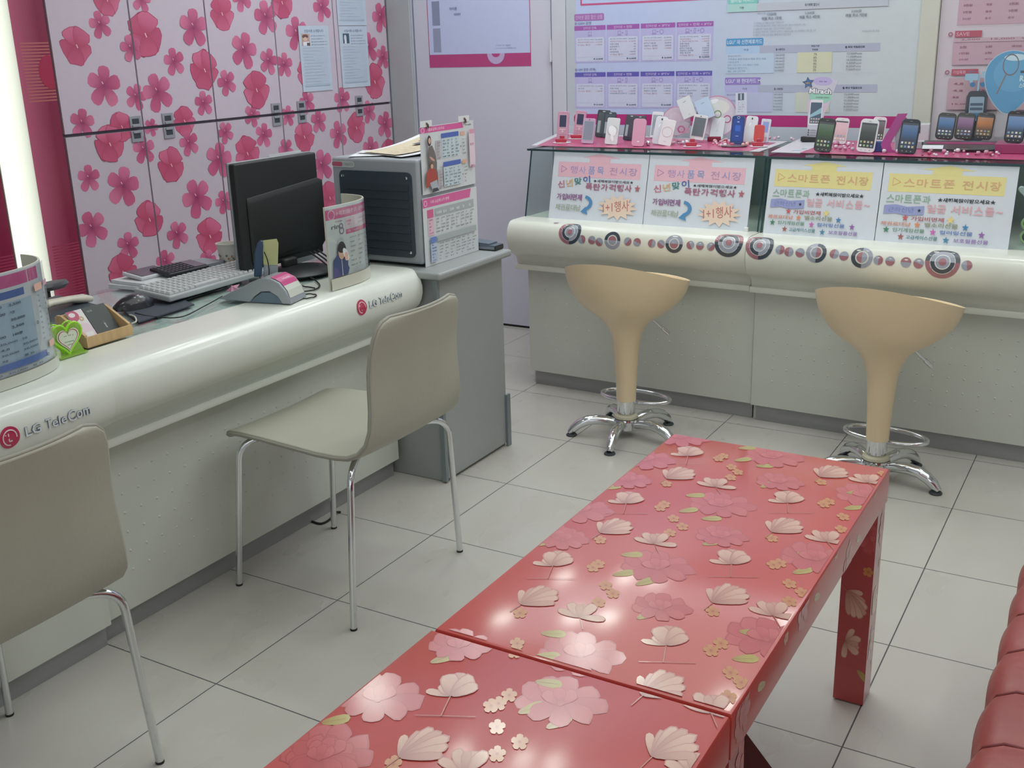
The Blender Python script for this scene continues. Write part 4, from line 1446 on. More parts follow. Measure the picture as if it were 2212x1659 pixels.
ax0, ax1, ay0, ay1, az0, az1 = -0.604, -0.254, 1.29, 1.625, 0.7345, 1.08
ap = thing('grey_appliance', (-0.43, 1.46, az0), 'boxy grey metal appliance with black louvred panel, on top of the steel cabinet', 'appliance')
MB().box(ax0, ax1, ay0, ay1, az0 + 0.008, az1).build('housing', mat('appliance_grey', '#9ca1a8', 0.4, metal=0.1, vary=0.05, vscale=3), ap, bevel=0.01, bseg=3)
m = MB()
for x in (ax0 + 0.04, ax1 - 0.04):
    for y in (ay0 + 0.04, ay1 - 0.04):
        m.lathe([(0.012, az0), (0.014, az0 + 0.009)], x, y, n=12)
m.build('rubber_feet', M_RUBBER, ap)
fn = plane_fn((ax0, ay0 - 0.0005, az0), (1, 0, 0), (0, 0, 1))
m = MB()
gx0, gx1, gz0, gz1 = 0.034, 0.325, 0.03, 0.305
pts = []
for cx_, cz_, a0 in ((gx1 - 0.018, gz1 - 0.018, 0), (gx0 + 0.018, gz1 - 0.018, 90), (gx0 + 0.018, gz0 + 0.018, 180), (gx1 - 0.018, gz0 + 0.018, 270)):
    for k in range(5):
        a = radians(a0 + 22.5 * k)
        pts.append((ax0 + cx_ + 0.018 * cos(a), az0 + cz_ + 0.018 * sin(a)))
m.prism(pts, ay0 - 0.006, ay0 - 0.0005, 'y')
lv = m.build('louvre_panel', mat('louvre_dark', '#333d46', 0.38, vary=0.05), ap)
m = MB()
z = az0 + gz0 + 0.022
while z < az0 + gz1 - 0.04:
    m.prism([(ay0 - 0.006, z), (ay0 - 0.009, z + 0.003), (ay0 - 0.0065, z + 0.024), (ay0 - 0.006, z + 0.024)], ax0 + gx0 + 0.012, ax0 + gx1 - 0.012, 'x')
    z += 0.0272
m.build('louvre_slats', mat('louvre_slat', '#2b343c', 0.4), lv, smooth=0)
for u, v in ((gx0 + 0.016, gz1 - 0.018), (gx1 - 0.018, gz1 - 0.018), (gx1 - 0.016, gz0 + 0.018), (gx0 + 0.016, gz0 + 0.018)):
    MB(Matrix.Translation((ax0 + u, ay0 - 0.006, az0 + v)) @ Matrix.Rotation(radians(90), 4, 'X')).lathe([(0.0055, 0), (0.005, 0.002), (0.002, 0.003)], n=10).build('screw', M_CHROME, ap)
m = MB(); s = Sheet(fn, mb=m, lift=0.0012)
s.rrect(0.003, 0.314, 0.098, 0.334, 0.009, '#c3c6c8'); s.rrect(0.0055, 0.3165, 0.096, 0.3315, 0.007, '#aab0b3'); s.rrect(0.0055, 0.3165, 0.048, 0.3315, 0.006, '#b4506a')
s.text('제습기', 0.056, 0.32, 0.088, 0.328, '#8d9a90')
m.build('name_badge', M_GLOSSPRINT, ap, smooth=0, fix=False, label='pill-shaped badge, half pink and half grey')

# paper price sheets on the appliance side (face +x)
def sideplane(y0, z0, z1, x=-0.2485):
    return plane_fn((x, y0, z0), (0, 1, 0), (0, 0, 1))
def table_lines(s, u0, v0, u1, v1, cols, rows, col, strs=None, h=0.5, seed=1):
    rnd = random.Random(seed)
    cw, rh = (u1 - u0) / cols, (v1 - v0) / rows
    opts = strs or ['30,000', '2,500', '무료', '15,000', '월 35', '4.8', '180분', '기본']
    for r in range(rows):
        for c in range(cols):
            st = rnd.choice(opts)
            w = min(0.8, 0.13 * len(st)) * cw
            uu = u0 + c * cw + 0.1 * cw
            vv = v0 + r * rh + rh * 0.25
            s.text(st, uu, vv, uu + w, vv + rh * h, col)
fn = sideplane(1.303, 0.967, 1.182)
W, H = 0.315, 0.212
m = MB(); base_slab(fn, 0, 0, W, H, 0.0008, '#d5d9dc', m)
s = Sheet(fn, clip=(0, 0, W, H), mb=m)
s.poly([(0, 0.905 * H), (0.80 * W, 0.905 * H), (0.78 * W, 0.99 * H), (0, 0.99 * H)], '#d9589b')
s.text('커플요금제 U모아요', 0.12 * W, 0.925 * H, 0.44 * W, 0.97 * H, '#f1c6dc'); s.ring(0.05 * W, 0.945 * H, 0.02 * W, 0.03 * W, '#efb9d4')
s.text('U+ mobile', 0.84 * W, 0.93 * H, 0.95 * W, 0.955 * H, '#6a6a72')
for vb, hb, sd in ((0.49, 0.36, 2), (0.06, 0.36, 5)):
    s.rect(0.26 * W, vb * H, 0.35 * W, (vb + hb - 0.08) * H, '#b8b4ba'); s.rect(0.37 * W, vb * H, 0.70 * W, (vb + hb - 0.06) * H, '#c3d4dc'); s.rect(0.37 * W, (vb + hb - 0.055) * H, 0.70 * W, (vb + hb + 0.015) * H, '#4a63b4')
    s.rrect(0.73 * W, (vb + hb - 0.06) * H, 0.82 * W, (vb + hb) * H, 0.003, '#dfab98')
    s.ring(0.345 * W, (vb + hb - 0.02) * H, 0.01 * W, 0.017 * W, '#d9dde2')
    table_lines(s, 0.38 * W, vb * H, 0.70 * W, (vb + hb - 0.07) * H, 4, 6, '#56606c', seed=sd)
    table_lines(s, 0.27 * W, vb * H, 0.35 * W, (vb + hb - 0.09) * H, 1, 6, '#8d6a78', seed=sd + 1)
    table_lines(s, 0.74 * W, vb * H, 0.82 * W, (vb + hb - 0.09) * H, 1, 5, '#5e5e68', seed=sd + 2)
    s.ell(0.715 * W, (vb + 0.14) * H, 0.008 * W, 0.008 * W, '#30343c', 10)
s.rect(0.86 * W, 0.3 * H, 0.97 * W, 0.86 * H, '#e3cfd8'); s.rrect(0.87 * W, 0.80 * H, 0.97 * W, 0.87 * H, 0.003, '#dc9bb0'); s.text('월 3만', 0.88 * W, 0.62 * H, 0.95 * W, 0.66 * H, '#c0567e'); s.text('할인', 0.88 * W, 0.27 * H, 0.95 * W, 0.32 * H, '#c0567e')
# standing woman and seated person
s.poly([(0.085 * W, 0.62 * H), (0.10 * W, 0.70 * H), (0.16 * W, 0.72 * H), (0.205 * W, 0.62 * H), (0.235 * W, 0.45 * H), (0.22 * W, 0.22 * H), (0.13 * W, 0.22 * H), (0.10 * W, 0.40 * H)], '#6d6664')
s.ell(0.115 * W, 0.79 * H, 0.035 * W, 0.08 * H, '#3b2f2e'); s.ell(0.12 * W, 0.79 * H, 0.022 * W, 0.045 * H, '#d8ab98'); s.ell(0.15 * W, 0.52 * H, 0.05 * W, 0.02 * H, '#c9998a', rot=-0.5)
s.poly([(0.02 * W, 0.10 * H), (0.04 * W, 0.33 * H), (0.10 * W, 0.39 * H), (0.20 * W, 0.36 * H), (0.24 * W, 0.2 * H), (0.16 * W, 0.16 * H)], '#a8443a')
s.ell(0.13 * W, 0.43 * H, 0.032 * W, 0.055 * H, '#6b4a3c'); s.ell(0.14 * W, 0.41 * H, 0.022 * W, 0.035 * H, '#d8ab98')
s.poly([(0.09 * W, 0.17 * H), (0.22 * W, 0.2 * H), (0.24 * W, 0.06 * H), (0.2 * W, 0.02 * H), (0.12 * W, 0.08 * H)], '#aab0ba'); s.poly([(0.12 * W, 0.02 * H), (0.25 * W, 0.03 * H), (0.22 * W, 0.08 * H), (0.14 * W, 0.08 * H)], '#3d3f45')
m.build('price_sheet', M_PAPER, label='upper printed price sheet with a pink header and two people, hung on the appliance side', cat='sheet', group='price sheets on the grey appliance', smooth=0, fix=False)
fn = sideplane(1.297, 0.7345, 0.957)
W, H = 0.325, 0.222
m = MB(); base_slab(fn, 0, 0, W, H, 0.0008, '#d5d9dc', m)
s = Sheet(fn, clip=(0, 0, W, H), mb=m)
s.poly([(0, 0.86 * H), (0.86 * W, 0.86 * H), (0.89 * W, 0.99 * H), (0, 0.99 * H)], '#d9609c')
s.text('가족 요금제 U가 편해', 0.13 * W, 0.90 * H, 0.47 * W, 0.95 * H, '#f1c6dc'); s.ring(0.05 * W, 0.92 * H, 0.02 * W, 0.03 * W, '#efb9d4')
s.rect(0.07 * W, 0.70 * H, 0.18 * W, 0.82 * H, '#d4608e'); s.rect(0.20 * W, 0.70 * H, 0.93 * W, 0.82 * H, '#a9b0b4'); s.rect(0.07 * W, 0.44 * H, 0.18 * W, 0.69 * H, '#e0bccb')
table_lines(s, 0.08 * W, 0.45 * H, 0.18 * W, 0.69 * H, 1, 5, '#b0567c', seed=3); table_lines(s, 0.20 * W, 0.45 * H, 0.92 * W, 0.69 * H, 8, 5, '#5a6069', seed=8); table_lines(s, 0.2 * W, 0.71 * H, 0.92 * W, 0.8 * H, 6, 1, '#e3e6e8', seed=4)
s.rect(0.08 * W, 0.335 * H, 0.19 * W, 0.42 * H, '#6582c4'); s.rect(0.21 * W, 0.335 * H, 0.94 * W, 0.42 * H, '#aab4b6'); s.rect(0.08 * W, 0.05 * H, 0.19 * W, 0.325 * H, '#b7c3da')
table_lines(s, 0.09 * W, 0.05 * H, 0.19 * W, 0.325 * H, 1, 6, '#4a5f96', seed=6); table_lines(s, 0.21 * W, 0.05 * H, 0.93 * W, 0.325 * H, 7, 6, '#5a6069', seed=9)
m.build('price_sheet', M_PAPER, label='lower price table sheet with pink and blue columns, hung on the appliance side', cat='sheet', group='price sheets on the grey appliance', smooth=0, fix=False)
for y, lab in ((1.325, 'white clip tag holding the upper price sheet at its left corner'), (1.545, 'white clip tag holding the upper price sheet further right')):
    t = thing('clip_tag', (-0.2475, y, 1.176), lab, 'clip', 'clip tags above the price sheet')
    MB().box(-0.2475, -0.2465, y - 0.02, y + 0.045, 1.178, 1.197).build('tag_card', mat('tag_white', '#dfe1e3', 0.5), t)
    MB().tube([(-0.2455, y + 0.012, 1.19), (-0.243, y + 0.018, 1.184), (-0.2455, y + 0.022, 1.174), (-0.243, y + 0.01, 1.176)], 0.0028, 8).build('metal_clip', mat('clip_brown_metal', '#7b6a66', 0.3, metal=0.8), t)

# newspapers on the appliance
np_ = MB()
def leaf_sheet(m, M, w, h, curl, col, z0=0.0):
    m.col = C(col)
    n = 8
    rows = []
    for i in range(n + 1):
        u = -w / 2 + w * i / n
        zz = curl * ((i / n) ** 2)
        rows.append([M @ Vector((u, -h / 2, z0 + zz)), M @ Vector((u, h / 2, z0 + zz))])
    m.rings(rows, close_u=False, caps=False)
Ma = Matrix.Translation((-0.44, 1.45, az1 + 0.002)) @ Matrix.Rotation(radians(25), 4, 'Z')
leaf_sheet(np_, Ma, 0.30, 0.21, 0.010, '#e2e4e8', 0.001)
Mb = Matrix.Translation((-0.41, 1.475, az1 + 0.006)) @ Matrix.Rotation(radians(72), 4, 'Z')
leaf_sheet(np_, Mb, 0.27, 0.26, 0.040, '#e6e7ea', 0.0)
leaf_sheet(np_, Mb, 0.262, 0.19, 0.036, '#d2c4a8', 0.004)
f2 = plane_fn(Mb @ Vector((-0.12, -0.09, 0.006)), Mb.to_3x3() @ Vector((1, 0, 0.10)), Mb.to_3x3() @ Vector((0, 1, 0)))
s = Sheet(f2, mb=np_, lift=0.001)
s.rect(0.14, 0.08, 0.18, 0.11, '#4a4c52'); table_lines(s, 0.01, 0.01, 0.13, 0.08, 4, 4, '#a8845c', seed=12); s.rect(0.19, 0.12, 0.21, 0.14, '#b59a70')
np_.build('folded_newspaper', M_PAPER, label='folded newspaper and leaflets lying on top of the grey appliance', cat='newspaper', smooth=0, fix=False)
# binders behind the appliance
for k, (x0, x1, y0, y1, z, h, lab) in enumerate(((-0.40, -0.19, 1.645, 1.672, 0.736, 0.02, 'lower'),)):
    pass
bn = thing('document_folder', (-0.28, 1.66, 0.734), 'dark document folder with a black rim lying on the cabinet behind the appliance', 'folder')
MB().box(-0.42, -0.185, 1.628, 1.684, 0.7342, 0.737).build('lower_cover', M_DARK, bn, bevel=0.001)
MB().box(-0.41, -0.19, 1.632, 1.68, 0.7375, 0.749).build('paper_block', mat('folder_paper', '#8a93a0', 0.6), bn)
MB().box(-0.42, -0.185, 1.628, 1.684, 0.7495, 0.7525).build('upper_cover', mat('folder_slate', '#4a5563', 0.45), bn, bevel=0.001)
MB().box(-0.188, -0.183, 1.63, 1.682, 0.7372, 0.7494).build('rim', M_DARK, bn)
M2 = Matrix.Translation((-0.30, 1.655, 0.754)) @ Matrix.Rotation(radians(3), 4, 'Y')
m = MB(M2); m.box(-0.1, 0.09, -0.025, 0.03, 0.0, 0.009)
m.build('notebook', mat('notebook_slate', '#545f6e', 0.5), label='slate notebook on top of the dark document folder', cat='notebook', bevel=0.001)

# ------------------------------------------------------------------ monitor (rear view)
mo = thing('monitor', (-0.60, 1.03, 0.745), 'black computer monitor seen from behind on the far counter', 'monitor')
Mm = Matrix.Translation((-0.62, 1.035, 0.94))
m = MB(Mm); m.box(-0.012, 0.012, -0.186, 0.186, -0.166, 0.162)
m.build('rear_shell', mat('monitor_black', '#1a1c1e', 0.6, vary=0.08, vscale=6), mo, bevel=0.005, bseg=3)
m = MB(Mm); m.box(-0.021, -0.0122, -0.189, 0.189, -0.169, 0.165)
m.build('front_bezel', mat('bezel_silver', '#8b9094', 0.35, metal=0.4), mo, bevel=0.002)
m = MB(Mm)
m.rings([[(0.0125, -0.155, -0.15), (0.0125, 0.178, -0.15), (0.0125, 0.178, 0.085), (0.0125, -0.155, 0.06)],
         [(0.017, -0.15, -0.145), (0.022, 0.198, -0.12), (0.022, 0.198, 0.075), (0.017, -0.15, 0.045)],
         [(0.019, -0.14, -0.14), (0.025, 0.190, -0.11), (0.025, 0.190, 0.066), (0.019, -0.14, 0.036)]])
m.build('rear_bulge', MATS['monitor_black'], mo, smooth=20, bevel=0.006, bseg=3)
m = MB(); m.box(-0.603, -0.58, 1.00, 1.06, 0.762, 0.79)
m.build('stand_neck', MATS['monitor_black'], mo, bevel=0.006)
m = MB(Matrix.Translation((-0.55, 1.03, 0.745))); m.lathe([(0.10, 0.0), (0.105, 0.006), (0.09, 0.014), (0.04, 0.02)], sx=0.95, sy=1.1, n=40)
m.build('stand_foot', M_DARK, mo, smooth=40)
for k in range(3):
    y = 1.10 + 0.02 * k
    MB().tube([(-0.555, y - 0.01, 0.80), (-0.52, y, 0.775), (-0.49, y + 0.005, 0.752), (-0.44 - 0.01 * k, y + 0.03, 0.7475)], 0.0028, 7).build('monitor_cable', M_RUBBER, mo, smooth=60)
# loose cables behind the sign
def cable(name, pts, r, mt, label):
    # smooth with catmull-rom
    P_ = [Vector(p) for p in pts]
    out = []
    for i in range(len(P_) - 1):
        p0, p1, p2, p3 = P_[max(0, i - 1)], P_[i], P_[i + 1], P_[min(len(P_) - 1, i + 2)]
        for k in range(6):
            t = k / 6
            out.append(0.5 * ((2 * p1) + (-p0 + p2) * t + (2 * p0 - 5 * p1 + 4 * p2 - p3) * t * t + (-p0 + 3 * p1 - 3 * p2 + p3) * t ** 3))
    out.append(P_[-1])
    MB().tube(out, r, 7).build(name, mt, label=label, cat='cable', smooth=60)
cable('power_cable', [(-0.47, 0.98, 0.7475), (-0.42, 0.95, 0.7475), (-0.36, 0.90, 0.7465), (-0.335, 0.845, 0.7465), (-0.355, 0.81, 0.7465)], 0.0022, M_RUBBER, 'black cable end lying beside the curved sign stand')
cable('power_cable', [(-0.50, 0.95, 0.7475), (-0.46, 0.90, 0.756), (-0.40, 0.87, 0.7475), (-0.37, 0.865, 0.7475), (-0.345, 0.86, 0.7475)], 0.0022, M_RUBBER, 'black cable crossing behind the left edge of the curved sign stand')
ring = [(-0.305 + 0.028 * cos(a * pi / 8), 0.775 + 0.03 * sin(a * pi / 8), 0.7446 + 0.001 * (a % 2)) for a in range(17)]
cable('cable_loop', ring, 0.0019, M_RUBBER, 'small black cable loop lying on the counter edge right of the silver reader')
cable('floor_cable', [onz(655, 1118, 0.003), onz(690, 1131, 0.004), onz(712, 1122, 0.006), onz(722, 1108, 0.012), onz(735, 1106, 0.003)], 0.0035, M_RUBBER, 'short dark cable on the floor at the kick plate, behind the whole beige chair')

# white papers behind the monitor
m = MB(Matrix.Translation((-0.66, 1.14, 0.745)) @ Matrix.Rotation(radians(-4), 4, 'Y'))
m.box(0.0, 0.002, -0.06, 0.095, 0.0, 0.362)
m.build('white_board', mat('board_white', '#c9ccd2', 0.5), label='thin white board standing upright behind the black monitor', cat='board')
for k, (p, a, lab) in enumerate((((-0.50, 1.20), 20, 'crumpled white paper between the black monitor and the curved sign stand'),)):
    m = MB(Matrix.Translation((p[0], p[1], 0.745)) @ Matrix.Rotation(radians(a), 4, 'Z'))
    rnd = random.Random(3)
    n = 6
    m.rings([[(-0.04 + 0.08 * i / n, rnd.uniform(-0.01, 0.01) + 0.004 * j, 0.11 * j / 5 + 0.0) for i in range(n + 1)] for j in range(6)], close_u=False, caps=False)
    m.build('crumpled_paper', mat('paper_bluewhite', '#b9c6d2', 0.6), label=lab, cat='paper', solid=0.001, smooth=0)

# ------------------------------------------------------------------ curved sign stands
def make_sign_curve(p0, p1, p2, p3, nseg=28):
    out = []
    for i in range(nseg + 1):
        t = i / nseg
        x = (1 - t) ** 3 * p0[0] + 3 * (1 - t) ** 2 * t * p1[0] + 3 * (1 - t) * t * t * p2[0] + t ** 3 * p3[0]
        y = (1 - t) ** 3 * p0[1] + 3 * (1 - t) ** 2 * t * p1[1] + 3 * (1 - t) * t * t * p2[1] + t ** 3 * p3[1]
        out.append((x, y))
    return out
def curve_fn(pts, z0):
    acc = [0]
    for a, b in zip(pts[:-1], pts[1:]):
        acc.append(acc[-1] + sqrt((a[0] - b[0]) ** 2 + (a[1] - b[1]) ** 2))
    def nrm(j):
        j0, j1 = max(0, j - 1), min(len(pts) - 1, j + 1)
        tx, ty = pts[j1][0] - pts[j0][0], pts[j1][1] - pts[j0][1]
        L = sqrt(tx * tx + ty * ty)
        return ty / L, -tx / L
    def fn(u, v, h):
        u = max(0, min(acc[-1] - 1e-6, u))
        for i in range(len(pts) - 1):
            if u <= acc[i + 1]:
                t = (u - acc[i]) / (acc[i + 1] - acc[i])
                n0, n1 = nrm(i), nrm(i + 1)
                return Vector((pts[i][0] + (pts[i + 1][0] - pts[i][0]) * t + (n0[0] * (1 - t) + n1[0] * t) * h,
                               pts[i][1] + (pts[i + 1][1] - pts[i][1]) * t + (n0[1] * (1 - t) + n1[1] * t) * h, z0 + v))
        return Vector((pts[-1][0], pts[-1][1], z0 + v))
    return fn, acc[-1]
def curved_stand(pts, z0, H, label, draw, Wp):
    t = thing('curved_sign_stand', (pts[0][0] - 0.03, pts[0][1] + 0.08, z0), label, 'sign stand', 'curved sign stands on the service counters')
    fn, L = curve_fn(pts, z0)
    m = MB()
    n = len(pts)
    rings = []
    for i in range(n):
        u = L * i / (n - 1)
        rings.append([fn(u, 0, 0.0), fn(u, H, 0.0), fn(u, H, -0.004), fn(u, 0, -0.004)])
    m.rings(rings)
    m.build('bent_sheet', mat('stand_cream', '#cdcab9', 0.4, coat=0.2), t, smooth=40)
    m = MB()
    s = Sheet(fn, clip=(0.002, 0, Wp, H), mb=m, du=0.012, lift=0.0008)
    draw(s, Wp, H)
    m.build('printed_insert', M_GLOSSPRINT, t, smooth=0, fix=False)
    m = MB()
    rings = []
    k = int(n * Wp / L) + 1
    for i in range(k):
        u = min(Wp + 0.003, L * i / (n - 1))
        rings.append([fn(u, 0.002, 0.0046), fn(u, H - 0.001, 0.0046), fn(u, H - 0.001, 0.0056), fn(u, 0.002, 0.0056)])
    m.rings(rings)
    m.build('clear_cover', M_ACRYL, t, smooth=40)
    return t

def draw_ring_sign(s, W, H):
    s.rect(0.0, 0.14 * H, W, H, '#d3dadb')
    s.rect(0.0, 0.84 * H, W, 0.96 * H, '#d0568a')
    s.ring(0.12 * W, 0.895 * H, 0.012, 0.015, '#e9b6cc'); s.text('U+ 지정 할인상품을 위한 고객 1:1 할인혜택프로그램', 0.21 * W, 0.875 * H, 0.97 * W, 0.93 * H, '#eec3d6', 0.03)
    s.rect(0.38 * W, 0.70 * H, W, 0.83 * H, '#e0c6d2'); s.text('10개월', 0.40 * W, 0.775 * H, 0.50 * W, 0.80 * H, '#c8487e'); table_lines(s, 0.4 * W, 0.72 * H, 0.62 * W, 0.77 * H, 1, 1, '#c08aa4'); table_lines(s, 0.62 * W, 0.72 * H, 0.98 * W, 0.81 * H, 1, 2, '#b48aa0', ['고객님께 드리는 할인혜택'])
    s.rect(0.38 * W, 0.635 * H, W, 0.69 * H, '#cf5686'); s.text('구분', 0.42 * W, 0.65 * H, 0.48 * W, 0.675 * H, '#f0cddc'); s.text('링 요금제', 0.55 * W, 0.65 * H, 0.66 * W, 0.675 * H, '#f0cddc')
    s.text('U+mobile', 0.18 * W, 0.80 * H, 0.32 * W, 0.82 * H, '#c58a9e')
    s.text('rin', 0.10 * W, 0.725 * H, 0.255 * W, 0.775 * H, '#54606a', 0.01)
    s.ring(0.29 * W, 0.745 * H, 0.0055, 0.0085, '#6b5a7c'); s.ring(0.293 * W, 0.69 * H, 0.0075, 0.0105, '#7d5a80')
    table_lines(s, 0.42 * W, 0.22 * H, 0.98 * W, 0.62 * H, 3, 7, '#6b757c', ['가입비면제', '데이터 15%', '기본 10', '문자', '무료통화'], h=0.32, seed=21)
    s.ring(0.25 * W, 0.56 * H, 0.012, 0.014, '#a9b4bb'); s.ring(0.26 * W, 0.53 * H, 0.006, 0.0075, '#a9b4bb')
    table_lines(s, 0.42 * W, 0.155 * H, 0.8 * W, 0.22 * H, 1, 3, '#9aa6ac', ['※ 자세한 내용은 매장 직원에게 문의'], seed=2)
    # seated man in a navy track jacket
    s.poly([(0.06 * W, 0.15 * H), (0.08 * W, 0.36 * H), (0.17 * W, 0.42 * H), (0.30 * W, 0.40 * H), (0.37 * W, 0.36 * H), (0.355 * W, 0.26 * H), (0.38 * W, 0.22 * H), (0.34 * W, 0.15 * H)], '#3b4a78')
    s.poly([(0.06 * W, 0.15 * H), (0.08 * W, 0.28 * H), (0.16 * W, 0.24 * H), (0.2 * W, 0.15 * H)], '#55508a')
    s.poly([(0.23 * W, 0.15 * H), (0.228 * W, 0.37 * H), (0.238 * W, 0.37 * H), (0.245 * W, 0.15 * H)], '#c9ced6')
    s.ell(0.25 * W, 0.455 * H, 0.019, 0.027, '#2c2f36', 22); s.ell(0.24 * W, 0.435 * H, 0.014, 0.021, '#d7aa96', 18); s.ell(0.25 * W, 0.485 * H, 0.018, 0.014, '#23262d', 18)
    s.ell(0.325 * W, 0.40 * H, 0.010, 0.022, '#d9dde2', 12, rot=0.5); s.ell(0.33 * W, 0.375 * H, 0.008, 0.014, '#d7aa96', 10)
    s.rect(0.0, 0.0, W, 0.14 * H, '#c9c8b9')

pts = make_sign_curve((-0.287, 0.862), (-0.278, 1.0), (-0.275, 1.135), (-0.435, 1.125))
curved_stand(pts, 0.7432, 0.245, 'curved sign stand with a man in a navy jacket, beside the monitor', draw_ring_sign, 0.225)

def draw_price_sign(s, W, H):
    s.rect(0.0, 0.10 * H, W, H, '#cdd3dc')
    s.rect(0.0, 0.865 * H, 0.90 * W, 0.975 * H, '#c94a8c')
    s.rect(0.0, 0.18 * H, 0.80 * W, 0.74 * H, '#a9c0d8')
    s.rect(0.2 * W, 0.77 * H, 0.75 * W, 0.835 * H, '#4563ac'); s.text('요금제', 0.4 * W, 0.785 * H, 0.5 * W, 0.82 * H, '#b7c3e0')
    table_lines(s, 0.22 * W, 0.42 * H, 0.74 * W, 0.75 * H, 4, 5, '#43566e', h=0.4, seed=31); table_lines(s, 0.22 * W, 0.22 * H, 0.80 * W, 0.42 * H, 4, 4, '#43566e', h=0.4, seed=32)
    s.rect(0.2 * W, 0.155 * H, 0.85 * W, 0.215 * H, '#4c6aae')
    table_lines(s, 0.83 * W, 0.3 * H, 0.97 * W, 0.75 * H, 2, 9, '#5a5c68', ['30', '45', '60'], h=0.35, seed=34)
    s.rrect(0.82 * W, 0.765 * H, 0.90 * W, 0.83 * H, 0.003, '#dfae9e'); s.rrect(0.93 * W, 0.78 * H, 0.985 * W, 0.83 * H, 0.003, '#d9a0b4')
    s.rrect(0.88 * W, 0.22 * H, 0.95 * W, 0.28 * H, 0.003, '#dfae9e')
    s.ring(0.80 * W, 0.49 * H, 0.002, 0.0038, '#3c4654'); s.ring(0.85 * W, 0.17 * H, 0.002, 0.0038, '#3c4654')
    table_lines(s, 0.2 * W, 0.11 * H, 0.85 * W, 0.15 * H, 4, 1, '#5a6478', seed=36)
    s.rect(0.0, 0.0, W, 0.10 * H, '#c6c8bd')
pts = make_sign_curve((-0.33, -0.36), (-0.29, -0.18), (-0.295, 0.075), (-0.475, 0.055))
dx, dy = 0.0, -0.045
curved_stand([(x + dx, y + dy) for x, y in pts], 0.7475, 0.245, 'curved sign stand with a blue price table, cropped by the left edge', draw_price_sign, 0.405)

# ------------------------------------------------------------------ silver reader dock with handset
dk = thing('reader_dock', (-0.42, 0.78, 0.7445), 'silver desktop reader dock with a pink label, in front of the monitor', 'reader')
# body: wedge profile along a diagonal
Md = Matrix.Translation((-0.392, 0.700, 0.7445)) @ Matrix.Rotation(radians(12), 4, 'Z') @ Matrix.Scale(0.80, 4, (1, 0, 0)) @ Matrix.Scale(1.2, 4, (0, 0, 1)) @ Matrix.Scale(0.85, 4, (0, 1, 0))
def arc_body(m, y0, y1, scale=1.0):
    top = [(-0.16, 0.004), (-0.13, 0.014), (-0.10, 0.024), (-0.06, 0.034), (-0.02, 0.048), (0.02, 0.058), (0.06, 0.060), (0.095, 0.050), (0.12, 0.030), (0.135, 0.0)]
    bot = [(0.10, 0.0), (0.085, 0.016), (0.055, 0.028), (0.02, 0.027), (-0.01, 0.014), (-0.03, 0.0)]
    out = top + bot
    m.prism([(x, z * scale) for x, z in out], y0, y1, 'y')
m = MB(Md); arc_body(m, -0.055, 0.055)
m.build('dock_body', mat('dock_silver', '#9aa1a8', 0.3, metal=0.4), dk, smooth=35, bevel=0.003)
m = MB(Md); m.prism([(-0.03, 0.0), (0.10, 0.0), (0.086, 0.014), (0.055, 0.026), (0.02, 0.025), (-0.01, 0.012)], -0.050, 0.050, 'y')
m.build('dock_inner', mat('dock_bluegrey', '#5f7284', 0.4), dk)
m = MB(); s = Sheet(plane_fn(Md @ Vector((0.062, -0.0, 0.0625)), Md.to_3x3() @ Vector((0, 1, 0)), Md.to_3x3() @ Vector((-0.75, 0, 0.62))), mb=m)
sl = lambda a: Md @ Vector(a)
prof_l = [(0.058, 0.0612), (0.075, 0.0578), (0.096, 0.0512), (0.108, 0.0417), (0.121, 0.0312), (0.1295, 0.014)]
for nm_, rng, cl in (('pink_label', (0, 3), '#c2407e'), ('white_label', (3, 5), '#c9ccc0')):
    lb = MB(Md); lb.col = C(cl)
    for i in range(*rng):
        a, b_ = prof_l[i], prof_l[i + 1]
        lb.quad((a[0], -0.046, a[1]), (b_[0], -0.046, b_[1]), (b_[0], 0.046, b_[1]), (a[0], 0.046, a[1]))
    if nm_ == 'pink_label':
        lt_mb = MB()
        s = Sheet(plane_fn(Md @ Vector((0.096, -0.046, 0.0528)), Md.to_3x3() @ Vector((0, 1, 0)), Md.to_3x3() @ Vector((-0.021, 0, 0.0066))), mb=lt_mb)
        s.text('고객님서명란', 0.018, 0.001, 0.06, 0.008, '#e9c3d6')
        lt_mb.build('lettering', M_GLOSSPRINT, dk, smooth=0, fix=False)
    lbo = lb.build(nm_, M_GLOSSPRINT, dk, smooth=0, fix=False)
# handset holder: blue slab, tilted, with yellow memo
hs = thing('blue_handset', (-0.47, 0.80, 0.79), 'dark blue handset standing upright in the silver dock, with a yellow memo', 'handset')
pc = onx(574, 575, -0.47)
Mh = Matrix.Translation((-0.452, 0.75, 0.795)) @ Matrix.Rotation(radians(40), 4, 'Z') @ Matrix.Rotation(radians(5), 4, 'Y')
m = MB(Mh)
out = [(-0.018, 0.0), (-0.016, 0.070), (-0.009, 0.095), (0.000, 0.106), (0.008, 0.106), (0.009, 0.09), (0.004, 0.0)]
m.prism([(x, z) for x, z in out], -0.006, 0.012, 'y')
m.build('handset_body', mat('handset_blue', '#26405e', 0.35, coat=0.2), hs, smooth=35, bevel=0.003)
m = MB(Mh)
for a, b_, c0 in (((0.016, 0.114), (0.055, 0.125), '#bdbd82'),):
    pass
m.col = C('#b9bc84')
m.prism([(0.009, 0.035), (0.050, 0.035), (0.052, 0.100), (0.047, 0.112), (0.008, 0.106)], 0.002, 0.004, 'y')
s = Sheet(plane_fn(Mh @ Vector((0.008, 0.0015, 0.04)), Mh.to_3x3() @ Vector((1, 0, 0)), Mh.to_3x3() @ Vector((0, 0, 1))), mb=m)
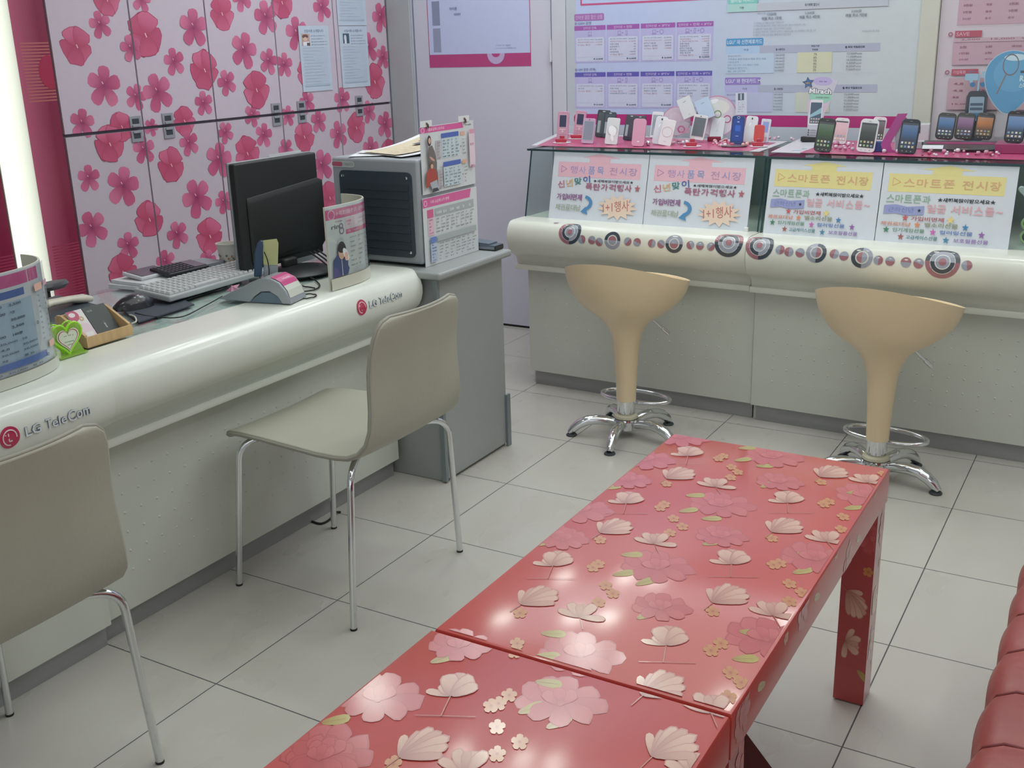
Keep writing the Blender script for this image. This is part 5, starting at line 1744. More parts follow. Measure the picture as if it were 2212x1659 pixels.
table_lines(s, 0.002, 0.005, 0.042, 0.065, 1, 5, '#8f9068', ['메모 고객 상담 안내', '번호 이동 접수'], seed=3)
m.build('yellow_memo', M_PAPER, hs, smooth=0, fix=False)
m = MB(Mh); m.box(0.009, 0.050, 0.0042, 0.010, -0.004, 0.036); m.build('grey_cradle', mat('dock_silver', '#9aa1a8'), hs, bevel=0.002)
cable('handset_cord', [Mh @ Vector(p) for p in ((0.012, -0.010, 0.075), (0.022, -0.016, 0.05), (0.026, -0.018, 0.015), (0.018, -0.02, -0.014), (0.006, -0.02, -0.012), (-0.002, -0.016, 0.006))], 0.0017, M_RUBBER, 'thin black cord hanging in a loop from the blue handset')
# pink origami star
m = MB(Matrix.Translation((-0.515, 0.70, 0.7475 + 0.016)) @ Matrix.Rotation(0.5, 4, 'X'))
for k in range(5):
    a0, a1, a2 = radians(72 * k), radians(72 * k + 36), radians(72 * k - 36)
    tip = m.P((0.024 * cos(a0), 0.024 * sin(a0), 0)); l = m.P((0.011 * cos(a1), 0.011 * sin(a1), 0)); r_ = m.P((0.011 * cos(a2), 0.011 * sin(a2), 0))
    t_ = m.P((0, 0, 0.011)); b_ = m.P((0, 0, -0.011))
    m.F([t_, r_, tip]); m.F([t_, tip, l]); m.F([b_, tip, r_]); m.F([b_, l, tip])
m.build('folded_paper_star', mat('star_pink', '#c58aa4', 0.5), label='small pink folded paper star beside the silver dock', cat='ornament', smooth=0)

# ------------------------------------------------------------------ keyboard, mouse, pads
def keyboard():
    t = thing('keyboard', (-0.66, 0.74, 0.745), 'pale grey computer keyboard lying slanted on the far counter', 'keyboard')
    M = Matrix.Translation((-0.662, 0.735, 0.772)) @ Matrix.Rotation(radians(82 + 10), 4, 'Z') @ Matrix.Rotation(radians(5), 4, 'X')
    m = MB(M); m.box(-0.215, 0.215, -0.07, 0.07, -0.012, 0.006)
    m.build('keyboard_case', mat('keyboard_grey', '#a6a9ad', 0.45), t, bevel=0.005, bseg=3)
    m = MB(M)
    for r in range(6):
        nk = 20
        for c in range(nk):
            if r == 0 and 4 < c < 10:
                continue
            x = -0.205 + c * 0.0206; y = -0.06 + r * 0.0205
            m.rings([[(x, y, 0.007), (x + 0.0178, y, 0.007), (x + 0.0178, y + 0.0175, 0.007), (x, y + 0.0175, 0.007)],
                     [(x + 0.003, y + 0.002, 0.0135), (x + 0.015, y + 0.002, 0.0135), (x + 0.015, y + 0.015, 0.0135), (x + 0.003, y + 0.015, 0.0135)]])
    m.box(-0.205 + 5 * 0.0206, -0.205 + 10 * 0.0206 - 0.003, -0.06, -0.0425, 0.0065, 0.013)
    m.build('key_block', mat('key_pale', '#bdbfc2', 0.45), t, smooth=0)
    m = MB(M)
    for x in (-0.19, 0.19):
        m.box(x - 0.012, x + 0.012, 0.045, 0.062, -0.030, -0.0125)
    m.build('foot', M_DARKGREY, t)
keyboard()
m = MB(Matrix.Translation((-0.69, 0.66, 0.7445)) @ Matrix.Rotation(radians(96), 4, 'Z'))
m.box(-0.14, 0.11, -0.085, 0.06, 0, 0.0035)
m.build('black_tray', mat('tray_black', '#2c2d33', 0.5), label='flat black tray under the pale keyboard', cat='tray', bevel=0.002)
for k, (x, y, z, w, d, h, a, c, nm, lab) in enumerate((
        (-0.845, 0.72, 0.7445, 0.22, 0.16, 0.012, 94, '#cfd1d6', 'paper_stack', 'lower white paper stack left of the keyboard'),
        (-0.84, 0.725, 0.7568, 0.21, 0.15, 0.010, 90, '#dadbe0', 'paper_stack', 'upper white paper stack left of the keyboard, under the tablet'))):
    _p = onz(350, 607, 0.752)
    m = MB(Matrix.Translation((_p.x - 0.035, _p.y + 0.004 * k, z)) @ Matrix.Rotation(radians(a), 4, 'Z')); m.box(-w / 2, w / 2, -d / 2, d / 2, 0, h)
    m.build(nm, mat('paper_edge', '#cfd1d6', 0.6, vary=0.1, vscale=40, stretch=(1, 1, 40)), label=lab, cat='paper stack', bevel=0.001)
tb = thing('calculator', (-0.86, 0.70, 0.767), 'dark flat calculator with a white rim on top of the paper stacks', 'calculator')
_p = onz(320, 588, 0.779)
Mt = Matrix.Translation(_p) @ Matrix.Rotation(radians(88), 4, 'Z') @ Matrix.Rotation(radians(6), 4, 'X') @ Matrix.Scale(0.9, 4)
m = MB(Mt); m.box(-0.07, 0.07, -0.05, 0.05, -0.009, 0.004); m.build('white_case', mat('case_white', '#c6c7cc', 0.4), tb, bevel=0.004)
m = MB(Mt); m.box(-0.06, 0.06, -0.042, 0.042, 0.0042, 0.006); m.build('dark_face', mat('face_plum', '#4b4553', 0.3, coat=0.4), tb, bevel=0.001)
kp = thing('keypad', (-0.74, 0.86, 0.767), 'black keypad device lying behind the pale keyboard', 'keypad')
_p = onz(385, 577, 0.785)
Mt = Matrix.Translation(_p) @ Matrix.Rotation(radians(86), 4, 'Z') @ Matrix.Rotation(radians(6), 4, 'X')
m = MB(Mt); m.box(-0.075, 0.082, -0.05, 0.045, -0.010, 0.002); m.build('keypad_case', MATS['tray_black'], kp, bevel=0.004)
m = MB(Mt)
for r in range(5):
    for c in range(7):
        m.box(-0.070 + c * 0.0145, -0.060 + c * 0.0145, -0.042 + r * 0.016, -0.031 + r * 0.016, 0.002, 0.0045)
m.build('key_block', mat('key_dark', '#3a3c44', 0.4), kp, smooth=0)
m = MB(Mt); m.box(0.035, 0.078, -0.04, 0.036, 0.002, 0.0035); m.build('keypad_screen', mat('face_plum', '#4b4553'), kp)
_p = onz(398, 580, 0.76)
m = MB(Matrix.Translation((_p.x, _p.y + 0.02, 0.7445)) @ Matrix.Rotation(radians(86), 4, 'Z')); m.box(-0.055, 0.10, -0.055, 0.05, 0, 0.026)
m.build('closed_book', mat('book_grey', '#8f929b', 0.5), label='grey closed book supporting the black keypad device', cat='book', bevel=0.002)
# mouse pad and mouse
m = MB()
a = [onz(262, 668, 0.745), onz(300, 697, 0.745), onz(420, 659, 0.745), onz(375, 640, 0.745)]
m.prism([(p.x, p.y) for p in a], 0.7442, 0.7475, 'z')
m.build('mouse_pad', mat('pad_dark', '#3a3f4b', 0.7), label='dark slate mouse pad at the left of the far counter glass', cat='mouse pad')
ms = thing('computer_mouse', (-0.655, 0.46, 0.7478), 'black computer mouse on the slate mouse pad', 'mouse')
Mq = Matrix.Translation((-0.655, 0.452, 0.7478)) @ Matrix.Rotation(radians(70), 4, 'Z')
m = MB(Mq)
rings = []
for i in range(9):
    t_ = i / 8
    x = -0.055 + 0.11 * t_
    w = 0.031 * sin(pi * min(1, max(0.03, t_ * 0.94 + 0.03))) ** 0.45
    h = 0.041 * sin(pi * (0.08 + 0.80 * t_)) ** 0.8
    rings.append([(x, w * cos(a_ * pi / 8), max(0, h * sin(a_ * pi / 8))) for a_ in range(9)])
m.rings(rings)
m.build('mouse_shell', mat('mouse_black', '#20222a', 0.25, coat=0.4), ms, smooth=60)
m = MB(Mq); s = Sheet(plane_fn(Mq @ Vector((-0.045, -0.006, 0.030)), (0.25, -0.35, 0.5), (0.2, 0.5, 0.55)), mb=m)
s.ell(0, 0, 0.011, 0.007, '#c9ccd2'); s.ell(0, 0, 0.006, 0.0045, '#3a3f4b'); 
m.build('oval_mark', M_GLOSSPRINT, ms, smooth=0, fix=False)
cable('mouse_cable', [Vector((-0.60, 0.41, 0.7485)), onz(330, 684, 0.747), onz(390, 685, 0.747), onz(440, 662, 0.747), onz(480, 640, 0.747)], 0.0017, M_RUBBER, 'thin black mouse cable curving over the glass desktop')
cable('white_cable', [onz(280, 680, 0.748), onz(291, 684, 0.752), onz(294, 694, 0.75), onz(284, 699, 0.7475)], 0.0022, mat('cord_white', '#c6c4b8', 0.5), 'small white cord loop beside the wooden card box')

# paper cup
cu = thing('paper_cup', (-0.84, 1.03, 0.7445), 'white paper cup with orange pattern standing left of the monitor', 'cup')
cc = onz(494, 574, 0.745)
for dz, hh, lab in ((0, 0.075, None),):
    m = MB(); m.lathe([(0.022, 0.7445), (0.0235, 0.75), (0.033, 0.818), (0.0355, 0.818), (0.0355, 0.822), (0.032, 0.822), (0.0225, 0.752)], cc.x, cc.y, n=28, caps=True)
    m.build('cup_wall', mat('cup_white', '#d2cfc6', 0.5), cu, smooth=40)
    def cupfn(u, v, h):
        a = u / 0.028
        r = 0.0237 + (v / 0.07) * 0.0098 + h
        return Vector((cc.x + r * cos(a), cc.y + r * sin(a), 0.7455 + v))
    m = MB(); s = Sheet(cupfn, mb=m, lift=0.0006)
    rnd = random.Random(4)
    for k in range(26):
        a_ = radians(-150 + k * 11)
        s.ell(a_ * 0.028, 0.028 + rnd.uniform(-0.012, 0.014), rnd.uniform(0.0025, 0.0055), rnd.uniform(0.003, 0.005), rnd.choice(['#c07a52', '#b8503c', '#6a7a5a', '#cf9a5a']), 8)
    m.build('cup_pattern', M_PAPER, cu, smooth=0, fix=False)
# dark bottle behind
bp_ = onz(505, 540, 0.745)
bt = onx(503, 490, -0.82)
m = MB(); m.lathe([(0.02, 0.7445), (0.021, 0.75), (0.021, 0.855), (0.014, 0.868), (0.012, 0.87), (0.012, 0.882), (0.008, 0.884)], -0.80, 1.085, n=24)
m.build('dark_bottle', M_DARK, label='small dark bottle half hidden behind the left edge of the monitor', cat='bottle', smooth=40)

# ------------------------------------------------------------------ wooden card box with cards
wb = thing('card_box', (-0.53, 0.26, 0.7445), 'light wooden card box with leaning cards on the far counter', 'card box')
q0, q1 = onz(190, 752, 0.745), onz(288, 722, 0.745)
ux = Vector((q1.x - q0.x, q1.y - q0.y, 0)); Lb = ux.length; ux.normalize()
uy = Vector((-ux.y, ux.x, 0))
if uy.x > 0: uy = -uy
Mw = Matrix((( -uy.x, ux.x, 0, q0.x), (-uy.y, ux.y, 0, q0.y), (0, 0, 1, 0.7445), (0, 0, 0, 1)))
# local: x toward the room (negative = back), y along the front edge
M_WOOD = mat('card_box_wood', '#c2a072', 0.5, vary=0.1, vscale=14, stretch=(1, 6, 1))
m = MB(Mw)
m.box(-0.006, 0.0, 0, Lb, 0, 0.026)
m.build('front_board', M_WOOD, wb)
m = MB(Mw); m.prism([(-0.006, 0), (-0.10, 0), (-0.10, 0.072), (-0.084, 0.072), (-0.006, 0.03)], Lb - 0.007, Lb, 'y'); m.build('side_board', M_WOOD, wb)
m = MB(Mw); m.prism([(-0.006, 0), (-0.10, 0), (-0.10, 0.072), (-0.084, 0.072), (-0.006, 0.03)], 0.0, 0.007, 'y'); m.build('side_board', M_WOOD, wb)
m = MB(Mw); m.box(-0.106, -0.1, 0, Lb, 0, 0.068); m.build('back_board', M_WOOD, wb)
m = MB(Mw); m.box(-0.1, -0.006, 0.007, Lb - 0.007, 0, 0.004); m.build('bottom_board', M_WOOD, wb)
def card(y0, y1, x, lean, h, col, lab, draw=None, yaw=0, zz=0.006):
    Mc = Mw @ Matrix.Translation((x, (y0 + y1) / 2, zz)) @ Matrix.Rotation(radians(yaw), 4, 'Z') @ Matrix.Rotation(radians(-lean), 4, 'Y')
    w = y1 - y0
    fn = plane_fn(Mc @ Vector((0, -w / 2, 0)), Mc.to_3x3() @ Vector((0, 1, 0)), Mc.to_3x3() @ Vector((0, 0, 1)))
    m = MB(); base_slab(fn, 0, 0, w, h, 0.004, col, m)
    if draw:
        draw(Sheet(fn, clip=(0, 0, w, h), mb=m), w, h)
    m.build('business_card', M_PAPER, label=lab, cat='card', group='cards in the wooden box', smooth=0, fix=False)
def dcard(s, w, h):
    s.text('정품 등록', 0.12 * w, 0.84 * h, 0.35 * w, 0.9 * h, '#8a9692'); s.text('membership card', 0.5 * w, 0.2 * h, 0.56 * w, 0.5 * h, '#c0c4c0'); s.text('membership', 0.58 * w, 0.12 * h, 0.8 * w, 0.16 * h, '#b0b8b4')
def pcard(s, w, h):
    s.ell(0.1 * w, 0.85 * h, 0.55 * w, 0.2 * h, '#b8466a'); s.ell(0.25 * w, 0.88 * h, 0.2 * w, 0.07 * h, '#dcd3d6'); s.ring(0.68 * w, 0.72 * h, 0.003, 0.0065, '#c9a070'); s.ell(0.6 * w, 0.3 * h, 0.4 * w, 0.3 * h, '#d9c2cc'); s.rect(0.4 * w, 0.1 * h, 0.85 * w, 0.3 * h, '#dcdcdc')
card(0.012, 0.058, -0.022, 38, 0.092, '#d9d6d8', 'white and pink card leaning at the left in the wooden box', pcard)
card(0.060, 0.128 if Lb > 0.14 else Lb - 0.012, -0.022, 38, 0.092, '#2e3433', 'dark charcoal card leaning at the right in the wooden box', dcard)

# green heart holder
gp = onz(152, 772, 0.7445)
M_GREEN = mat('neon_green_plastic', '#8fd021', 0.2, trans=0.0, coat=0.5, emit='#7fd020', estr=0.10)
M_GREENF = mat('neon_green_clear', '#8ab83c', 0.25, coat=0.5, alpha=0.72, emit='#7fb830', estr=0.04)
gh = thing('heart_clip_holder', (-0.43, 0.055, 0.7445), 'neon green plastic heart holder with a white heart tag, beside the wooden card box', 'holder')
Mg = Matrix.Translation((-0.415, 0.052, 0.7445)) @ Matrix.Rotation(radians(0), 4, 'Z')
def hcurve(s_, n=32): return [(x * s_, z * s_) for x, z in heart(n, 1.0)]
m = MB(Mg)
o_ = [(y * 1.0, z + 0.046) for y, z in hcurve(0.042)]
m.prism(o_, -0.004, 0.0, 'x')
m.build('heart_plate', M_GREENF, gh, smooth=0)
m = MB(Mg)
pts_ = [Vector((-0.002, y, z)) for y, z in o_]
m.tube(pts_ + [pts_[0]], 0.003, 8, caps=False)
m.tube([Vector((-0.022, y, z)) for y, z in o_] + [Vector((-0.022, *o_[0]))], 0.0022, 8, caps=False)
m.build('heart_rim', M_GREEN, gh, smooth=60)
m = MB(Mg); m.box(-0.045, 0.012, -0.036, 0.042, 0.0, 0.004); m.prism([(0.005, 0.004), (0.042, 0.004), (0.026, 0.036)], -0.006, -0.002, 'x')
m.build('holder_base', M_GREENF, gh)
m = MB()
fnh = plane_fn(Mg @ Vector((0.002, 0.0, 0.042)), Mg.to_3x3() @ Vector((0, 1, 0)), (0, 0, 1))
s = Sheet(fnh, mb=m)
s.poly(hcurve(0.031), '#d6dccb'); s.poly(hcurve(0.028), '#9c4a44'); s.poly(hcurve(0.0255), '#d3dac8')
s.text('^^ ^^ v', -0.012, 0.004, 0.016, 0.009, '#6a8a70'); s.text('Homepang', -0.012, -0.010, 0.014, -0.005, '#4e9a7e'); s.text('사랑해요', -0.006, -0.017, 0.01, -0.013, '#8a9a80')
m.build('heart_tag', M_PAPER, gh, smooth=0, fix=False, label='white heart tag with red outline')

# telephone (beige) behind near-left sign
tp = thing('desk_telephone', (-0.72, 0.31, 0.7445), 'beige desk telephone handset and dark base behind the wooden card box', 'telephone')
Mtp = Matrix.Translation((-0.775, 0.285, 0.7445)) @ Matrix.Rotation(radians(8), 4, 'Z')
m = MB(Mtp); m.prism([(-0.08, 0.0), (0.09, 0.0), (0.09, 0.018), (-0.08, 0.04)], -0.10, 0.10, 'y'); m.build('telephone_base', mat('tel_dark', '#3c444c', 0.4), tp, bevel=0.006)
m = MB(Mtp)
m.tube([(0.02, -0.115, 0.040), (0.02, -0.09, 0.048), (0.02, -0.03, 0.050), (0.02, 0.04, 0.045), (0.02, 0.09, 0.036), (0.02, 0.115, 0.030)], [0.018, 0.024, 0.017, 0.016, 0.022, 0.016], 12, flat=0.6)
m.build('handset', mat('tel_beige', '#c8c3b4', 0.4), tp, smooth=60)
m = MB(Matrix.Translation((-0.60, 0.20, 0.7445)) @ Matrix.Rotation(radians(30), 4, 'Z')); m.box(-0.06, 0.05, -0.09, 0.06, 0, 0.012)
m.build('white_box', mat('box_offwhite', '#c9cabf', 0.5), label='flat off-white box behind the green heart holder', cat='box', bevel=0.002)

# office chair behind the desk (arm rest shows)
oc = thing('office_chair', (-1.25, 0.50, 0), 'dark grey office chair behind the far counter, one arm rest showing', 'chair')
m = MB(Matrix.Translation((-1.2, 0.60, 0.735))); m.lathe([(0.0, -0.014), (0.04, -0.012), (0.052, 0.0), (0.045, 0.01), (0.0, 0.013)], sx=0.55, sy=1.15, n=28)
m.build('armrest', mat('arm_grey', '#55575c', 0.5), oc, smooth=50)
MB().tube([(-1.2, 0.58, 0.725), (-1.2, 0.58, 0.60), (-1.2, 0.56, 0.47), (-1.22, 0.50, 0.44)], 0.009, 10).build('arm_post', mat('arm_post_grey', '#4b4d50', 0.3, metal=0.6), oc, smooth=60)
m = MB(); m.box(-1.48, -1.04, 0.22, 0.60, 0.43, 0.49); m.build('seat', M_DARKGREY, oc, bevel=0.03, bseg=4)
m = MB(); m.tube([(-1.26, 0.42, 0.43), (-1.26, 0.42, 0.10)], 0.025, 12); m.build('gas_column', M_DARK, oc, smooth=50)
for k in range(5):
    a = radians(72 * k + 10)
    lg = MB().tube([(-1.26, 0.42, 0.10), (-1.26 + 0.24 * cos(a), 0.42 + 0.24 * sin(a), 0.07)], [0.022, 0.014], 8).build('base_leg', M_DARK, oc, smooth=50)
    MB().ball((-1.26 + 0.24 * cos(a), 0.42 + 0.24 * sin(a), 0.028), 0.028).build('caster', M_DARK, lg, smooth=60)
# ------------------------------------------------------------------ mats on the case tops
ZT = 1.0012
def top_mat(pts, label, inner=None, col='#b3426c'):
    m = MB()
    P_ = [onz(px, py, ZT) for px, py in pts]
    m.prism([(p.x, p.y) for p in P_], ZT, ZT + 0.0012, 'z')
    o = m.build('display_mat', mat('mat_magenta' if col == '#b3426c' else 'mat_white', col, 0.4, coat=0.3), label=label, cat='mat', group='sheets covering the display case tops')
    return o
top_mat([(1148, 314.5), (1640, 328), (1702, 306), (1205, 288)], 'white sheet under the pink display mat on the left case', col='#cfcdd4')
ZT = 1.0026
top_mat([(1160, 315), (1618, 326.5), (1675, 309), (1214, 290)], 'magenta display mat on the left case top')
ZT = 1.0012
top_mat([(1665, 329), (1745, 331.5), (1800, 303), (1728, 300)], 'white printed sheet at the left end of the right case top', col='#c3ccd6')
ZT = 1.0026
top_mat([(1728, 330.5), (2212, 346), (2330, 349), (2330, 320), (1800, 303)], 'magenta display mat on the right case top')
ZS = 1.0042   # standing height

def frame_at(px, py, yaw=0.0, lean=15.0, roll=0.0, z=None, face=True):
    """frame standing on the case: x right, -y towards the room, z up along the leaning thing"""
    p = onz(px, py, z or ZS)
    base = math.atan2(-(CAM_C.x - p.x), (CAM_C.y - p.y) * -1) if False else 0
    vx, vy = CAM_C.x - p.x, CAM_C.y - p.y
    ya = atan2(vx, -vy)      # turn the -y face to the camera direction
    M = Matrix.Translation(p) @ Matrix.Rotation(ya * 0.6 + radians(yaw), 4, 'Z') @ Matrix.Rotation(radians(-lean), 4, 'X') @ Matrix.Rotation(radians(roll), 4, 'Y')
    return M, p

def rrect_pts(w, h, r, n=4):
    pts = []
    for cx, cz, a0 in ((w / 2 - r, h - r, 0), (-w / 2 + r, h - r, 90), (-w / 2 + r, r, 180), (w / 2 - r, r, 270)):
        for k in range(n + 1):
            a = radians(a0 + 90 * k / n)
            pts.append((cx + r * cos(a), cz + r * sin(a)))
    return pts

PHM = {}
def phone(px, pb, pt, wpx, body, screen, kind, label, lean=16, roll=0, yaw=0, thick=0.011, z=None, holder=False, group='mobile phones on display'):
    zz = (z or ZS) + (0.010 if holder else 0.0)
    M, p = frame_at(px, pb - (2 if holder else 0), yaw, lean, roll, zz + 0.002)
    h = (pb - pt) * depth(p) / FPX / cos(radians(lean)) * 1.0
    w = wpx * depth(p) / FPX * 1.03
    t = thing('mobile_phone', M @ Vector((0, 0.0, 0)), label, 'phone', group)
    th = thick
    m = MB(M)
    r = min(w, h) * (0.22 if kind in ('touch', 'slab', 'white_touch', 'dot', 'blue') else 0.12)
    m.prism(rrect_pts(w, h, r), 0.0, th, 'y')
    bm_ = mat('phone_body_' + body.lstrip('#'), body, 0.25, coat=0.5, coat_rough=0.1)
    m.build('phone_body', bm_, t, smooth=30, bevel=0.0014)
    fn = plane_fn(M @ Vector((-w / 2, 0, 0)), M.to_3x3() @ Vector((1, 0, 0)), M.to_3x3() @ Vector((0, 0, 1)))
    m = MB(); s = Sheet(fn, mb=m, lift=0.0006)
    rnd = random.Random(int(px))
    R = lambda a, b, c, d, col: s.rect(a * w, b * h, c * w, d * h, col)
    nm = 'front_face'
    if kind == 'slider':
        R(0.16, 0.42, 0.84, 0.90, '#c9a7b6'); R(0.20, 0.45, 0.80, 0.87, screen); s.ell(0.5 * w, 0.95 * h, 0.08 * w, 0.008 * h, '#9a7a88', 8)
        R(0.22, 0.36, 0.78, 0.385, '#e6d6dd'); s.ell(0.5 * w, 0.30 * h, 0.1 * w, 0.05 * h, '#d3b4c0', 12)
        for rr in range(3):
            for c in range(3):
                R(0.17 + 0.23 * c, 0.06 + rr * 0.07, 0.35 + 0.23 * c, 0.11 + rr * 0.07, '#c79cad')
    elif kind == 'touch' or kind == 'white_touch':
        R(0.08, 0.14, 0.92, 0.88, screen)
        R(0.08, 0.82, 0.92, 0.88, '#3b4048'); R(0.12, 0.74, 0.88, 0.80, '#9aa3ab')
        sc = C(screen)
        dk_ = mix(sc, (0.01, 0.012, 0.015), 0.8 if body != '#d4ccd2' else 0.15); lt_ = mix(sc, (0.5, 0.55, 0.6), 0.12)
        for z0_, z1_, ca, cb_ in ((0.14, 0.36, dk_, dk_), (0.36, 0.60, dk_, sc), (0.60, 0.82, sc, lt_)):
            s.poly([(0.08 * w, z0_ * h, ca), (0.92 * w, z0_ * h, ca), (0.92 * w, z1_ * h, cb_), (0.08 * w, z1_ * h, cb_)])
        for rr in range(2):
            for c in range(4):
                R(0.14 + c * 0.195, 0.17 + rr * 0.11, 0.25 + c * 0.195, 0.23 + rr * 0.11, rnd.choice(['#a9b4a0', '#7c95b5', '#c9b48a', '#8fae7c', '#d4d7da']))
        s.ell(0.5 * w, 0.93 * h, 0.09 * w, 0.008 * h, '#7d8086', 8)
        for c in range(3):
            s.ell((0.27 + 0.23 * c) * w, 0.07 * h, 0.03 * w, 0.014 * h, '#a2a6ac' if kind == 'touch' else '#8b8f94', 8)
    elif kind == 'glossdark':
        R(0.10, 0.12, 0.90, 0.9, screen); R(0.12, 0.16, 0.34, 0.6, '#8d99a0'); s.ell(0.5 * w, 0.94 * h, 0.12 * w, 0.02 * h, '#a9b3ba', 10)
    elif kind == 'plain_screen':
        R(0.08, 0.13, 0.92, 0.90, '#a9a4ab'); R(0.11, 0.15, 0.89, 0.885, screen); s.ell(0.5 * w, 0.945 * h, 0.06 * w, 0.018 * h, '#3b3b42', 10)
    elif kind == 'ringback':
        s.ring(0.5 * w, 0.52 * h, 0.36 * w, 0.39 * w, '#c3a3b2' if body != '#cfd0d4' else '#8c9096'); s.text('U+', 0.42 * w, 0.14 * h, 0.58 * w, 0.17 * h, '#8d9096')
        if body == '#cfd0d4':
            s.ell(0.5 * w, 0.52 * h, 0.3 * w, 0.2 * h, '#eceef0', rot=0.5); s.ell(0.55 * w, 0.25 * h, 0.12 * w, 0.14 * h, '#e6e7ea', rot=0.3)
    elif kind == 'slab':
        s.rrect(0.42 * w, 0.15 * h, 0.60 * w, 0.19 * h, 0.002, '#f0dde4')
    elif kind == 'dot':
        s.ell(0.5 * w, 0.90 * h, 0.07 * w, 0.04 * h, '#2b2d33', 12); s.ell(0.4 * w, 0.68 * h, 0.04 * w, 0.08 * h, '#f2f3f5', 10, rot=-0.4); s.text('LG', 0.45 * w, 0.76 * h, 0.55 * w, 0.785 * h, '#9a9da3')
    elif kind == 'blue':
        R(0.12, 0.10, 0.88, 0.88, '#1c3f95'); s.ring(0.5 * w, 0.93 * h, 0.07 * w, 0.11 * w, '#9fb4da'); s.ell(0.5 * w, 0.78 * h, 0.1 * w, 0.02 * h, '#a8bce6', 10)
        s.rrect(0.3 * w, 0.45 * h, 0.72 * w, 0.66 * h, 0.003, '#2b62c8'); R(0.38, 0.27, 0.62, 0.29, '#a8bce6')
    elif kind == 'whitebox':
        s.line([(0.42 * w, 0.55 * h), (0.66 * w, 0.80 * h)], 0.003, '#e9edf0'); s.ring(0.5 * w, 0.3 * h, 0.04 * w, 0.07 * w, '#b3bcc0')
    elif kind == 'framed':
        R(0.1, 0.1, 0.9, 0.88, screen); s.ell(0.4 * w, 0.55 * h, 0.25 * w, 0.2 * h, '#7f8b96'); s.ell(0.5 * w, 0.93 * h, 0.1 * w, 0.01 * h, '#777', 8) if False else None
    m.build(nm, M_GLOSSPRINT, t, smooth=0, fix=False)
    if not holder:
        # small clear easel foot behind
        e = MB(Matrix.Translation(Vector((p.x, p.y, 0))))
        zt = (z or ZS)
        top = M @ Vector((0, th + 0.001, h * 0.45))
        bx = M @ Vector((0, th + 0.035, 0))
        e = MB()
        a1 = M @ Vector((-w * 0.2, th + 0.0005, h * 0.5)); a2 = M @ Vector((w * 0.2, th + 0.0005, h * 0.5))
        d_ = (M.to_3x3() @ Vector((0, 1, 0))); d_.z = 0; d_.normalize()
        b1 = Vector((a1.x, a1.y, zt + 0.0005)) + d_ * 0.028; b2 = Vector((a2.x, a2.y, zt + 0.0005)) + d_ * 0.028
        e.quad(a1, a2, b2, b1)
        e.build('clear_easel', M_ACRYL, t, smooth=0, solid=0.0015, fix=False)
    return t, M, w, h

def red_holder(px, pb, label, wpx=26):
    M, p = frame_at(px, pb, 0, 0, 0, ZS)
    w = wpx * depth(p) / FPX
    t = thing('phone_holder', p, label, 'holder', 'red cup phone holders on white discs')
    m = MB(M); m.lathe([(w * 0.75, 0.0), (w * 0.78, 0.0015), (w * 0.7, 0.003)], 0, 0.012, n=24); m.build('white_disc', mat('disc_white', '#d6ccd2', 0.35), t, smooth=40)
    m = MB(M)
    m.prism([(-w * 0.42, 0.0032), (w * 0.42, 0.0032), (w * 0.50, 0.016), (w * 0.40, 0.019), (-w * 0.40, 0.019), (-w * 0.50, 0.016)], -0.016, -0.003, 'y')
    m.box(-w * 0.2, w * 0.2, 0.014, 0.018, 0.003, 0.03)
    m.build('red_cup', mat('holder_red', '#b23347', 0.35, coat=0.3), t, bevel=0.003)
    return t

phone(1214, 304, 245, 24, '#c690a8', '#2d3350', 'slider', 'leftmost pink slider phone with a dark screen, in a red holder', holder=True, lean=10, roll=2)
red_holder(1213, 309, 'red cup holder of the leftmost pink slider phone')
phone(1249, 296, 243, 23, '#c690a8', '#2d3350', 'slider', 'second pink slider phone from the left, in a red holder', holder=True, lean=10, roll=6)
red_holder(1246, 300, 'red cup holder of the second pink slider phone')
phone(1268, 310, 258, 26, '#b79ab8', '#7c8294', 'plain_screen', 'lilac touch phone with a grey blank screen', roll=4)
phone(1298, 296, 240, 27, '#232830', '#2f3a44', 'glossdark', 'shiny black phone standing behind the lilac phone', roll=5)
phone(1313, 297, 244, 25, '#27333f', '#2d3a48', 'glossdark', 'dark slate phone just left of the silver ring phone, at the back', roll=4)
phone(1319, 312, 257, 27, '#cfd0d4', '#cfd0d4', 'ringback', 'silver white phone with a mirror ring on its back', roll=5)
phone(1357, 303, 250, 24, '#2a2738', '#26233a', 'glossdark', 'black purple phone left of the pink flat phone', roll=6)
phone(1381, 299, 252, 24, '#242433', '#2c2f44', 'glossdark', 'dark phone standing behind the pink flat phone')
phone(1377, 316, 259, 27, '#d290ac', '#d290ac', 'slab', 'plain pink flat phone facing backwards', roll=3)
phone(1415, 298, 244, 24, '#d3d6da', '#8e99a4', 'framed', 'white framed phone at the back, behind the white phone with a lens dot', roll=4)
phone(1420, 312, 254, 26, '#d0d2dc', '#d0d2dc', 'dot', 'white phone back with one dark lens dot, left of the red-edged phone', roll=8)
phone(1434, 314, 260, 28, '#dcd8dc', '#dcd8dc', 'ringback', 'white phone with a thin pink ring and red edge, leaning right', roll=11)
phone(1504, 304, 252, 30, '#dcdcdf', '#5c646c', 'plain_screen', 'white touch phone with a grey screen, leaning right in a red holder', holder=True, lean=12, roll=9)
red_holder(1494, 317, 'red cup holder of the leaning white touch phone')
phone(1546, 300, 243, 28, '#c9d0d6', '#c9d0d6', 'whitebox', 'tall white glossy phone back in a dark red stand', roll=5, thick=0.018)
phone(1590, 311, 252, 27, '#223a74', '#1c3f95', 'blue', 'deep blue phone on a round dark stand', lean=8, roll=3)
phone(1617, 308, 253, 25, '#d2d3da', '#d2d3da', 'dot', 'white phone back with a lens dot, right of the deep blue phone', roll=5)
